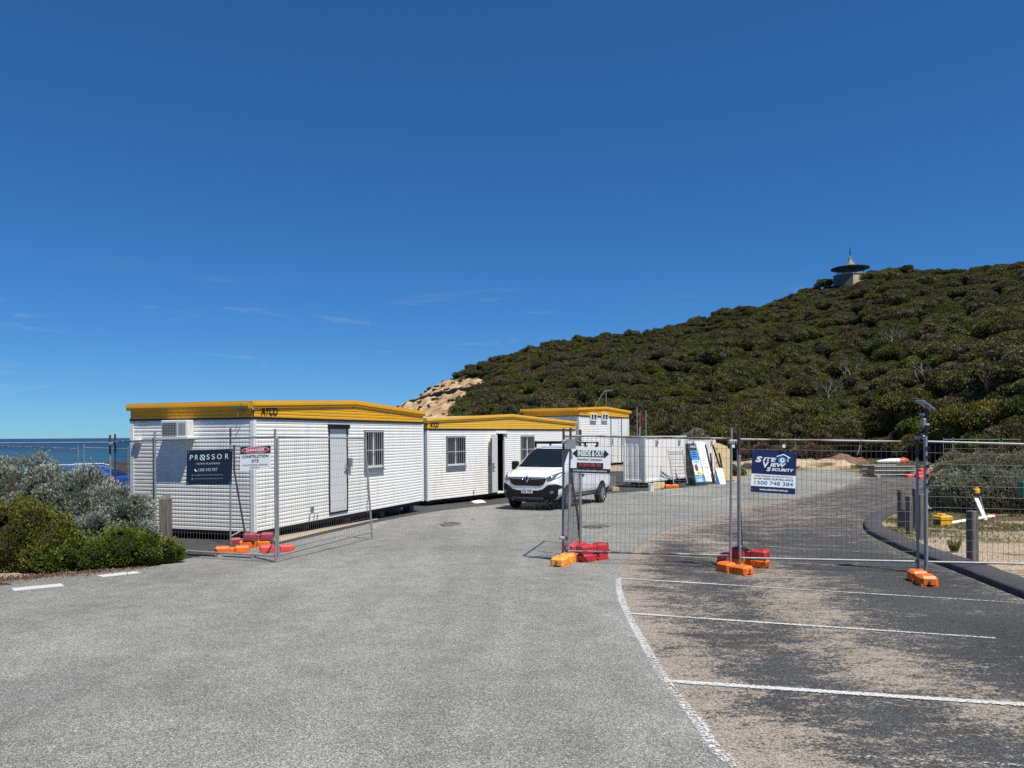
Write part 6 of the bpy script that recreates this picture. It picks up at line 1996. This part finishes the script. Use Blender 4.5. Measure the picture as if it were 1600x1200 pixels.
# ------------------------------------------------------------------ lookout rotunda on the hilltop
d = 152.0
C0 = P(1328.5, 444, d); px1 = d / FOC
t = thing('lookout_rotunda', 'hilltop lookout rotunda with wide dark roof, spire and cream wall', 'lookout', C0)
mb = MB()
R0 = 24.2 * px1
zw = 14.2 * px1
n = 12; off = math.radians(16)
ring = [(R0 * math.cos(off + 2 * math.pi * i / n), R0 * math.sin(off + 2 * math.pi * i / n)) for i in range(n)]
mb.prism(ring, -3.0, zw - .25)
mb.mi = [1 if (Vector(mb.v[f[0]]) + Vector(mb.v[f[1]])).x < -1.6 * R0 * .35 else 0 for f in mb.f]
mb.build('wall', [M['sandstone'], M['darkwall']], t)
mb = MB(); mb.prism([(x * 1.04, y * 1.04) for x, y in ring], zw - .248, zw); mb.build('wall_coping', M['concrete'], t)
zr = 24 * px1
for i in range(8):
    a = 2 * math.pi * i / 8 + .2; x, y = math.cos(a) * R0 * .78, math.sin(a) * R0 * .78
    mb = MB(); mb.tube((x, y, zw), (x, y, zr + .25), .09, 6); mb.build('column', M['rotunda'], t)
Rr = 28.5 * px1
mb = MB(); mb.lathe([(0.3, zr + .35), (Rr * .9, zr - .02), (Rr, zr - .05), (Rr, zr + .08), (Rr * .6, zr + .36), (Rr * .30, zr + .66)], 20); mb.build('roof', M['rotunda'], t)
mb = MB(); mb.lathe([(Rr * .31, zr + .64), (Rr * .21, zr + 1.05), (Rr * .11, zr + 1.6), (Rr * .045, zr + 2.3), (0.02, zr + 2.6)], 16); mb.build('cap', M['copper'], t)
mb = MB(); mb.tube((0, 0, zr + 2.4), (0, 0, 56.5 * px1), .05, 6); mb.tube((0, 0, 46 * px1), (0, 0, 53 * px1), .10, 6); mb.box((-.18, -.03, 56 * px1), (.18, .03, 57 * px1)); mb.build('spire', M['navy2'], t)
mb = MB(); mb.box((R0 * .9, -.15, zw - .9), (R0 + 3.9, .15, zw - .15)); mb.box((R0 + 3.6, -.25, zw - .9), (R0 + 4.1, .25, zw + .1)); mb.build('parapet', M['timber'], t)

# ------------------------------------------------------------------ dark ledge across the sand cliff
def hill_hit(px, py):
    a = math.atan((px - CX) / FOC); rb = float(np.interp(a, _ba, _br)); rr = float(np.interp(a, _ra, _rr)); best = None
    for i in range(200):
        r = rb + (rr - rb) * i / 199; z = hill_z(a, r); e_ = abs(hill_px(a, r, z)[1] - py)
        if best is None or e_ < best[0]: best = (e_, Vector((r * math.sin(a), r * math.cos(a), z)))
    return best[1]
def ledge():
    pts = [hill_hit(x, y) for x, y in ((604, 646), (622, 637), (645, 627), (668, 620), (690, 615), (712, 611), (730, 609), (745, 609))]
    fine = []
    for a, b in zip(pts[:-1], pts[1:]):
        for i in range(6): fine.append(a.lerp(b, i / 6))
    mb = MB()
    o = fine[0]
    for i, p in enumerate(fine):
        w = .62 + .35 * noise.noise(p * .4)
        q = p - o + Vector((0, -.1, .1 + .3 * noise.noise(p * .6)))
        d = (fine[min(i + 1, len(fine) - 1)] - fine[max(i - 1, 0)]).normalized(); s = d.cross(Vector((0, 0, 1)))
        for u, v in ((-.5, -.8), (-.55, .5), (0, .9), (.6, .7), (.6, -.8)): mb.v.append(tuple(q + s * u * w * -1 + Vector((0, 0, v * w))))
    for i in range(len(fine) - 1):
        for k in range(4): mb.f.append((i * 5 + k, i * 5 + k + 1, i * 5 + k + 6, i * 5 + k + 5)); mb.mi.append(0)
    ob = mb.build('rock_ledge', M['rock'], None, loc=o); tag(ob, 'dark broken ledge crossing the pale sand cliff at the left end of the hill', 'ledge')
# ------------------------------------------------------------------ far end of the car park
def mound(label, px, d, rx, ry, h, m, seed, name='dirt_mound', cat='dirt mound', zoff=0.0):
    q = P(px, 700, d); bm = bmesh.new(); bmesh.ops.create_icosphere(bm, subdivisions=4, radius=1)
    for v in bm.verts:
        k = 1 + .35 * noise.noise(v.co * 1.6 + Vector((seed, 0, 0))) + .14 * noise.noise(v.co * 5 + Vector((seed, 3, 0)))
        v.co = Vector((v.co.x * rx * k, v.co.y * ry * k, v.co.z * h * k))
    me = bpy.data.meshes.new(name); bm.to_mesh(me); bm.free(); me.materials.append(m)
    me.polygons.foreach_set('use_smooth', [True] * len(me.polygons))
    o = bpy.data.objects.new(name, me); COL.objects.link(o); o.location = (q.x, d, gz(d) + zoff); tag(o, label, cat, 'mounds at the far end')
M['earth'] = mat('brown_earth', (0.17, 0.105, 0.065), 0.95, var=0.35, vscale=2.5, bump=0.8, bscale=8)
M['sandpile'] = mat('pale_sand_heap', (0.42, 0.32, 0.21), 0.95, var=0.25, vscale=2.5, bump=0.6, bscale=8)
M['rock'] = mat('dark_coastal_rock', (0.045, 0.032, 0.028), 0.9, var=0.4, vscale=1.2, bump=0.8, bscale=4)
ledge()
# bare pale-limbed trees showing through the scrub
BARE = [limb_proto('bare_limbs', M['bark'], 80 + i, 3.4, 1.6, 4 + i % 2) for i in range(4)]
bare = [(1330, 592, 'pale bare-branched tree below the lookout, halfway down the hill'), (1397, 548, 'pale forked dead tree on the upper slope right of the lookout'), (1445, 605, 'pale bare-branched tree just behind the solar panel'), (1575, 600, 'pale dead limbs sticking out of the scrub at the right edge'), (1552, 628, 'pale twisted dead tree right of the solar panel'), (1300, 628, 'pale leaning trunk among dark scrub above the security sign'), (1215, 640, 'pale bare limbs low on the slope above the middle posts'), (1120, 655, 'pale bare limbs low on the slope above the container'), (1490, 560, 'pale bare limbs on the slope high above the grey bushes'), (1270, 575, 'pale bare limbs on the middle slope left of the lookout')]
for i, (x, y, lab) in enumerate(bare[:6]):
    q = hill_hit(x, y + 6); n_ = Vector((-q.x, -q.y, 0)).normalized()
    t = thing('bare_tree', lab, 'tree', q + n_ * 2.2 + Vector((0, 0, .2)), i * 1.3, 'bare pale trees on the hill'); t.scale = (1.0, 1.0, .95)
    o = bpy.data.objects.new('limbs', BARE[i % 4]); COL.objects.link(o); o.parent = t
mound('brown earth mound at the far end of the pale road', 1318, 64, 2.0, 1.6, .85, M['earth'], 1)
mound('low pale sand heap beyond the navy security sign', 1265, 62, 3.6, 1.6, .7, M['sandpile'], 2)
mound('low sandy heap at the far edge of the road by the middle posts', 1195, 60, 3.0, 1.6, .75, M['sandpile'], 3)
mound('small pale sand patch heaped on the grass below the far fence', 1322, 72, 1.0, .8, .35, M['sandpile'], 4)
mound('dark coastal rock outcrop by the sea at the end of the hut', 178, 52, 2.3, 2.0, 1.05, M['rock'], 5, 'rock_outcrop', 'rock')
# kayak
q = P(1394, 700, 66); t = thing('kayak', 'white kayak with a red end lying on the grass below the far fence', 'kayak', (q.x, 66, gz(66) + .16))
mb = MB(); mb.path([(-1.35, 0, .12), (-.9, 0, .08), (-.2, 0, .1), (.55, 0, .12)], [.05, .2, .28, .27], 10); mb.build('hull', M['white'], t, smooth=True)
mb = MB(); mb.path([(.56, 0, .12), (1.0, 0, .16), (1.4, 0, .2)], [.27, .3, .1], 10); mb.build('red_end', M['coral'], t, smooth=True)
# stack of fence panels lying flat
q0 = P(1366, 700, 46.0)
stack_lab = ['fence panel lowest of the flat stack at the end of the bay', 'fence panel second from the bottom of the flat stack', 'fence panel third from the bottom of the flat stack', 'fence panel in the middle of the flat stack', 'fence panel third from the top of the flat stack', 'fence panel second from the top of the flat stack', 'fence panel on top of the flat stack at the end of the bay']
for i in range(7):
    t = thing('stacked_fence', stack_lab[i], 'fence panel', (q0.x + random.uniform(-.04, .04), 46.0 + random.uniform(-.05, .05), gz(46) + .14 + i * .082), .02 + random.uniform(-.02, .02), 'fence panels stacked flat')
    for a, b in (((0, 0, 0), (2.45, 0, 0)), ((0, 1.9, 0), (2.45, 1.9, 0))):
        mb = MB(); mb.tube(a, b, .03, 6); mb.build('post', M['wire'] if i % 3 else M['galv'], t)
    for x in (.03, 2.42):
        mb = MB(); mb.tube((x, .03, 0), (x, 1.87, 0), .03, 6); mb.build('rail', M['brown_tube'], t)
    mb = MB()
    for k in range(16): mb.tube((.1 + k * .15, .03, 0), (.1 + k * .15, 1.87, 0), .006, 4, caps=False)
    wo = mb.build('wire_mesh', M['wire'], t); wo['kind'] = 'stuff'
for i, x in enumerate((.25, 2.1)):
    o = MB(); o.box((x - .1, -.05, 0), (x + .1, 1.95, .105)); o = o.build('bearer', M['timber_dark'] if i else M['plywood'], None, loc=(q0.x, 46.0, gz(46))); tag(o, ['pale timber bearer under the left end of the flat stack', 'dark timber bearer under the right end of the flat stack'][i], 'timber bearer')

# ------------------------------------------------------------------ things on the verge
q = G(1473, 821); t = thing('yellow_case', 'yellow plastic case with a stepped lid on the grass verge', 'case', q, 0.12)
mb = MB(); mb.cbox((-.16, -.14, 0), (.17, .16, .15), .015); mb.build('case_body', M['bright_yellow'], t)
mb = MB(); mb.cbox((-.165, -.15, .153), (.175, .17, .25), .02); mb.cbox((-.09, -.12, .2505), (.03, .12, .30), .02); mb.build('lid', M['bright_yellow'], t)
mb = MB(); mb.box((-.161, -.12, .02), (-.158 - .01, .12, .14)); mb.build('end_label', M['black'], t)
dB = 20.4
a0, a1, l0, l1 = G(1479, 821.5), G(1553, 812), P(1540.5, 812.5, 20.3), P(1525.5, 778, 20.9)
t = thing('barrier_stand', 'collapsed white barrier stand with a yellow lamp leaning on the verge behind the lone bollard', 'barrier', a1)
mb = MB(); mb.tube(a0 - a1 + Vector((0, 0, .05)), Vector((0, 0, .10)), .045, 6); mb.build('base_bar', M['white'], t)
mb = MB(); dd = l1 - l0; nn = dd.cross(Vector((0, 1, 0))).normalized()
v = [l0 - nn * .05, l0 + nn * .05, l1 + nn * .055, l1 - nn * .055]; mb.add([p - a1 for p in v] + [p - a1 + Vector((0, .05, 0)) for p in v], [(0, 1, 2, 3), (7, 6, 5, 4), (0, 4, 5, 1), (1, 5, 6, 2), (2, 6, 7, 3), (3, 7, 4, 0)]); mb.build('leg', M['white'], t)
mb = MB(); mb.tube(l0 - a1 + Vector((.05, .06, 0)), P(1531, 775, 21.1) - a1, .02, 6); mb.build('rear_leg', M['brace'], t)
mb = MB(); q = P(1526, 767, 20.9) - a1; mb.cbox((q.x - .07, q.y - .05, q.z - .06), (q.x + .075, q.y + .06, q.z + .06), .02); mb.lathe([(.045, 0), (.04, .04), (0, .05)], 10, M=Matrix.Translation((q.x, q.y, q.z + .06))); lo = mb.build('lamp', M['bright_yellow'], t)
mb = MB(); mb.cbox((q.x - .13, q.y - .04, q.z - .05), (q.x - .072, q.y + .05, q.z + .05), .015); mb.box((q.x - .06, q.y - .03, q.z - .14), (q.x + .10, q.y + .05, q.z - .062)); mb.build('lamp_bracket', M['black'], lo)
for k, x in enumerate((-.16, .0)):
    mb = MB(); mb.box((x - .03, -.05, -.02), (x + .03, .05, .16)); mb.build('hinge_block', M['redtext'] if k else M['bright_yellow'], t)
q = P(1601, 700, 21.4); t = thing('green_box', 'green plastic box on a short post at the right edge of the verge', 'box', (q.x, 21.4, gz(21.4)))
zb0 = P(1601, 777, 21.4).z - gz(21.4); zt0 = P(1601, 752, 21.4).z - gz(21.4)
mb = MB(); mb.cbox((-.14, -.12, zb0), (.2, .14, zt0), .02); mb.build('housing', M['green_bin'], t); mb = MB(); mb.box((.0, -.03, -.1), (.07, .03, zb0)); mb.build('post', M['timber_dark'], t)
# ------------------------------------------------------------------ shrubs
def shrub_material(name, cols, rough=0.65, trans=0.2):
    m, N, L, b = nodes_mat(name)
    at = N.new('ShaderNodeAttribute'); at.attribute_name = 'tone'
    r = RAMP(N, L, at.outputs['Fac'], [(0.0, cols[0]), (0.5, cols[1]), (1.0, cols[2])])
    L.new(r.outputs[0], b.inputs['Base Color']); b.inputs['Roughness'].default_value = rough; b.inputs['Specular IOR Level'].default_value = .25
    tl = N.new('ShaderNodeBsdfTranslucent'); L.new(r.outputs[0], tl.inputs['Color'])
    ms = N.new('ShaderNodeMixShader'); ms.inputs[0].default_value = trans
    L.new(b.outputs[0], ms.inputs[1]); L.new(tl.outputs[0], ms.inputs[2]); L.new(ms.outputs[0], N['Material Output'].inputs['Surface'])
    return m
M['silver'] = shrub_material('silver_leaves', [(0.11, 0.122, 0.078), (0.28, 0.305, 0.230), (0.54, 0.57, 0.485)])
M['leafgreen'] = shrub_material('green_leaves', [(0.055, 0.078, 0.012), (0.165, 0.205, 0.032), (0.32, 0.345, 0.065)])
M['leafolive'] = shrub_material('olive_leaves', [(0.058, 0.068, 0.012), (0.180, 0.192, 0.034), (0.34, 0.325, 0.07)])
M['greyleaf'] = shrub_material('grey_green_leaves', [(0.14, 0.145, 0.09), (0.31, 0.31, 0.21), (0.52, 0.51, 0.38)])
M['drableaf'] = shrub_material('drab_leaves', [(0.12, 0.115, 0.07), (0.26, 0.245, 0.155), (0.44, 0.41, 0.28)])
M['drygrass'] = shrub_material('dry_grass_blades', [(0.07, 0.07, 0.022), (0.16, 0.15, 0.055), (0.28, 0.25, 0.11)])
M['strawleaf'] = shrub_material('straw_blades', [(0.12, 0.10, 0.05), (0.24, 0.21, 0.10), (0.38, 0.33, 0.18)])

def shrub(name, label, lobes_px, m, n, leaf, width, per, group, seed, cat='shrub', spread=0.55, up=0.5, squash=1.0, lumps=True):
    global RNG
    RNG = np.random.default_rng(seed); rnd = random.Random(seed)
    lob = []
    for (px, py, d, r) in lobes_px:
        c = P(px, py, d); rr = r * d / FOC
        lob.append((c.x, c.y, c.z, rr, rr * .95, rr * squash))
        if lumps:
            for k in range(7):
                a = rnd.uniform(0, 6.28); e_ = rnd.uniform(-.1, 1.0)
                ca = math.cos(math.asin(max(-1, min(1, e_))))
                s = rr * rnd.uniform(.22, .38)
                lob.append((c.x + math.cos(a) * ca * rr * .82, c.y + math.sin(a) * ca * rr * .78, c.z + e_ * rr * squash * .82, s, s, s))
    base = Vector((lob[0][0], lob[0][1], gz(lob[0][1])))
    lob = [(a - base.x, b - base.y, c - base.z, x, y, z) for a, b, c, x, y, z in lob]
    t = thing(name, label, cat, base, 0, group)
    p, nn, f = lobes_surface(lob, n, 0.07, zmin=0.02)
    nz_ = np.array([noise.noise((q[0] * 3.2 + base.x, q[1] * 3.2, q[2] * 3.2)) for q in p])
    keep = nz_ > -0.45
    p, nn, nz_ = p[keep], nn[keep], nz_[keep]
    p = p + nn * (nz_[:, None] * 0.12)
    shoot = (RNG.random(len(p)) < .10)[:, None]
    p = p + shoot * (nn * .5 + np.array([0, 0, .7])) * RNG.uniform(0, .13, (len(p), 1))
    tone = np.clip(0.50 + 0.35 * nz_ + RNG.normal(0, .16, len(p)), 0, 1)
    q, fc, tn = leaf_cards(p, nn, leaf, width, tone, per, spread, up)
    me = raw_mesh('foliage', q, fc, [m], {'tone': tn})
    o = bpy.data.objects.new('foliage', me); COL.objects.link(o); o.parent = t; o['kind'] = 'stuff'
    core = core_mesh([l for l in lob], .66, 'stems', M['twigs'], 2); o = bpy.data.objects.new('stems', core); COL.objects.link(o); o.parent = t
    return t
sg, gg = 'silver shrubs at the left edge', 'green shrubs at the left road edge'
shrub('silver_shrub', 'tallest silver-leaved shrub at the left edge in front of the sea', [(28, 782, 14.7, 66), (75, 796, 14.4, 56), (-45, 785, 15.0, 70), (30, 840, 14.0, 60)], M['silver'], 19000, .065, .018, 5, sg, 1)
shrub('silver_shrub', 'broad silver-leaved shrub below the white roof of the blue car', [(120, 800, 14.3, 60), (150, 820, 14.1, 56)], M['silver'], 14000, .065, .018, 5, sg, 2)
shrub('silver_shrub', 'silver-leaved shrub at the right end of the hedge against the hut wall', [(188, 817, 13.9, 46), (212, 838, 13.8, 30)], M['silver'], 10500, .062, .018, 5, sg, 3)
shrub('silver_shrub', 'low silver-leaved shrub spilling forward between the two green shrubs', [(140, 842, 13.3, 36), (160, 850, 13.3, 30), (225, 842, 13.5, 17)], M['silver'], 7500, .06, .017, 5, sg, 4)
shrub('green_shrub', 'olive green shrub at the left edge of the road in front of the silver ones', [(28, 850, 13.0, 62), (80, 862, 12.9, 48), (-50, 852, 13.1, 75)], M['leafolive'], 36000, .046, .020, 6, gg, 5, up=.35)
shrub('green_shrub', 'low mid-green shrub in the middle of the hedge foot by the road', [(118, 872, 12.8, 34), (85, 884, 12.6, 28), (148, 875, 12.8, 27)], M['leafgreen'], 11000, .046, .020, 6, gg, 6, up=.35)
shrub('green_shrub', 'fresh green shrub tapering towards the weathered bollard', [(190, 862, 13.1, 36), (228, 860, 13.2, 27), (262, 862, 13.4, 16), (278, 864, 13.5, 11)], M['leafgreen'], 11000, .048, .019, 6, gg, 7, up=.45)
rg = 'grey scrub bushes on the right verge'
ri = [('grey-green leafy bush nearest the camera pole on the right verge', [(1484, 772, 23.6, 30), (1470, 779, 24, 17)], 'greyleaf'), ('grey-green leafy bush behind the lone verge bollard', [(1508, 774, 23.2, 34)], 'greyleaf'), ('grey-green leafy bush behind the yellow barrier lamp', [(1546, 775, 23.0, 35)], 'greyleaf'), ('grey-green leafy bush at the right edge beside the green box', [(1592, 776, 22.8, 38), (1640, 776, 22.6, 40)], 'greyleaf'),
      ('drab brownish bush behind the camera pole, second row', [(1490, 755, 27, 32), (1482, 757, 27.5, 22)], 'drableaf'), ('drab brownish bush in the middle of the second row on the verge', [(1528, 755, 27, 37)], 'drableaf'), ('drab brownish bush at the right of the second row on the verge', [(1584, 756, 27, 38), (1640, 756, 27, 40)], 'drableaf'),
      ('tall drab bush at the back of the verge behind the camera pole', [(1496, 744, 32, 32), (1486, 746, 32, 24)], 'drableaf'), ('tall drab bush at the back of the verge right of centre', [(1545, 745, 32, 36)], 'drableaf'), ('tall drab bush at the back of the verge by the right edge', [(1605, 747, 32, 40)], 'drableaf')]
for i, (lab, lp, mk) in enumerate(ri):
    shrub('grey_bush', lab, lp, M[mk], 5200 * len(lp), .095, .032, 4, rg, 30 + i, up=.5)
fb = 'bushes around the far end of the car park'
shrub('dark_bush', 'small dark green bush standing by the plywood sheet', [(1152, 742, 49, 11), (1156, 750, 49, 10)], M['leafgreen'], 1500, .14, .05, 4, fb, 51)
shrub('dark_bush', 'pale grey-green bush peeping over the roof of the smaller container', [(1090, 688, 58, 16), (1072, 690, 58, 11)], M['greyleaf'], 1500, .14, .05, 4, fb, 52)
shrub('dead_bush', 'brown dead bush below the far fence beyond the security sign', [(1270, 708, 74, 12), (1292, 710, 74, 11), (1248, 712, 74, 11)], M['earth'], 1500, .3, .05, 4, fb, 53)
shrub('dead_bush', 'brown dead bush below the far fence left of the security sign', [(1190, 708, 74, 13), (1168, 711, 74, 10), (1212, 711, 74, 11)], M['earth'], 1500, .3, .05, 4, fb, 54)
shrub('dark_bush', 'yellow-green low bush growing through the far fence above the stacked panels', [(1370, 706, 80, 9), (1356, 710, 80, 7)], M['leafolive'], 900, .2, .08, 4, fb, 55)
# tufts and dead twigs on the verge
def tuft(label, px, py, h, n, mk, seed, spread=.35, cat='grass tuft', name='grass_tuft'):
    rnd = random.Random(seed); q = G(px, py); mb = MB()
    for i in range(n):
        a = rnd.uniform(0, 6.28); r = rnd.uniform(0, .06); l = h * rnd.uniform(.5, 1.1)
        d = Vector((math.cos(a) * spread, math.sin(a) * spread, 1)).normalized(); b = Vector((math.cos(a) * r, math.sin(a) * r, -.01)); s = d.cross(Vector((math.sin(a), .3, .2))).normalized() * .006
        mb.add([b - s, b + s, b + d * l * .6 + s * .8 + Vector((0, 0, .0)), b + d * l + Vector((math.cos(a), math.sin(a), -.4)) * l * .2], [(0, 1, 2, 3)])
    me = bpy.data.meshes.new(name); me.from_pydata(mb.v, [], mb.f); me.materials.append(M[mk])
    at = me.attributes.new('tone', 'FLOAT', 'POINT'); at.data.foreach_set('value', np.repeat(np.random.default_rng(seed).random(n), 4).astype(np.float32))
    o = bpy.data.objects.new(name, me); COL.objects.link(o); o.location = q; tag(o, label, cat, 'tufts on the verge')
tuft('straw grass tuft on the sand left of the lone bollard', 1491, 862, .26, 90, 'strawleaf', 3, .14)
tuft('dark dead twiggy tuft on the sand by the leftmost row bollards', 1379, 836, .16, 60, 'drableaf', 4, 1.4, 'dead tuft', 'dead_tuft')
tuft('dark dead twiggy tuft lying behind the kerb at the fence posts', 1424, 848, .14, 50, 'drableaf', 5, 1.6, 'dead tuft', 'dead_tuft')
tuft('dry twiggy sapling on the grass near the green box', 1571, 802, .55, 30, 'strawleaf', 6, .45)
# short sparse blades over the verge
def verge_grass():
    rng = np.random.default_rng(9); rnd = random.Random(9); P_ = []
    while len(P_) < 5200:
        px = rnd.uniform(1372, 1640); py = rnd.uniform(797, 850); q = G(px, py)
        dens = .9 if 800 < py < 832 else .12
        if noise.noise((q.x * .9, q.y * .9, 0)) + .2 < 0 and rnd.random() < .85: continue
        if rnd.random() > dens or seg_dist(kerb_line, q.x, q.y) < .5: continue
        P_.append(q[:])
    P_ = np.array(P_); n = len(P_)
    q, f, t = leaf_cards(P_, np.tile([0, 0, 1.0], (n, 1)), .055, .012, rng.random(n), 4, .9, .1)
    me = raw_mesh('verge_grass', q, f, [M['drygrass']], {'tone': t}); o = bpy.data.objects.new('verge_grass', me); COL.objects.link(o)
    tag(o, 'short dry grass on the sandy verge inside the kerb', 'grass', None, 'stuff')
verge_grass()
def bank_grass():
    rnd = random.Random(19); P_ = []
    while len(P_) < 6000:
        px = rnd.uniform(1330, 1452); d = rnd.uniform(58, 82); q = P(px, 700, d); P_.append((q.x, d, gz(d)))
    P_ = np.array(P_); n = len(P_)
    q, f, t = leaf_cards(P_, np.tile([0, 0, 1.0], (n, 1)), .22, .07, np.random.default_rng(4).random(n), 3, .7, .2)
    me = raw_mesh('bank_grass', q, f, [M['strawleaf']], {'tone': t}); o = bpy.data.objects.new('bank_grass', me); COL.objects.link(o)
    tag(o, 'dry grass bank at the far end of the car park', 'grass', None, 'stuff')
bank_grass()
# fallen leaf litter along the foot of the hedge
def litter():
    rnd = random.Random(29); P_ = []
    while len(P_) < 2600:
        x = rnd.uniform(-40, 250); yb = np.interp(x, [-40, 0, 120, 215, 250], [914, 908, 897, 888, 880]); q = G(x, yb + rnd.gauss(-1, 3.0)); P_.append((q.x, q.y, q.z + .008))
    P_ = np.array(P_); n = len(P_); q, f, t = leaf_cards(P_, np.tile([0, 0, .1], (n, 1)), .04, .018, np.random.default_rng(4).random(n), 1, 1.0, .1)
    me = raw_mesh('leaf_litter', q, f, [M['earth']], {'tone': t}); o = bpy.data.objects.new('leaf_litter', me); COL.objects.link(o); tag(o, 'brown leaf litter along the foot of the hedge', 'leaf litter', None, 'stuff')
litter()
# oil stains on the road
def stain(pts):
    m = M.get('oil')
    if m is None:
        m, N, L, b = nodes_mat('oil_stain'); t_ = N.new('ShaderNodeTexCoord'); n1 = NN(N, L, t_.outputs['Object'], 6, 5, .7); k = RAMP(N, L, n1.outputs['Fac'], [(.42, 0.0), (.6, .8)])
        tr = N.new('ShaderNodeBsdfTransparent'); ms = N.new('ShaderNodeMixShader'); L.new(k.outputs[0], ms.inputs[0]); L.new(tr.outputs[0], ms.inputs[1]); L.new(b.outputs[0], ms.inputs[2]); L.new(ms.outputs[0], N['Material Output'].inputs['Surface'])
        b.inputs['Base Color'].default_value = (.03, .03, .03, 1); b.inputs['Roughness'].default_value = .7; M['oil'] = m
    c = catmull(GP(pts + [pts[0]]), 5)[:-1]; sheet('oil_stain', c, .0085, m, .3)
stain([(686, 820), (696, 816), (712, 816), (722, 818), (712, 822), (695, 824)]); stain([(735, 812), (742, 810), (740, 813)]); stain([(905, 822), (930, 820), (955, 822), (940, 826), (915, 826)])

# ------------------------------------------------------------------ lettering becomes plain meshes
def finish_text():
    fit_text()
    dg = bpy.context.evaluated_depsgraph_get(); dg.update()
    for o in [o for o in scene.objects if o.type == 'FONT']:
        me = bpy.data.meshes.new_from_object(o.evaluated_get(dg))
        nm = o.name.split('.')[0]
        me.name = nm
        n = bpy.data.objects.new(nm, me); COL.objects.link(n)
        n.parent = o.parent; n.matrix_local = o.matrix_local.copy()
        if o.get('label'): n['label'] = o['label']
        bpy.data.objects.remove(o)
finish_text()
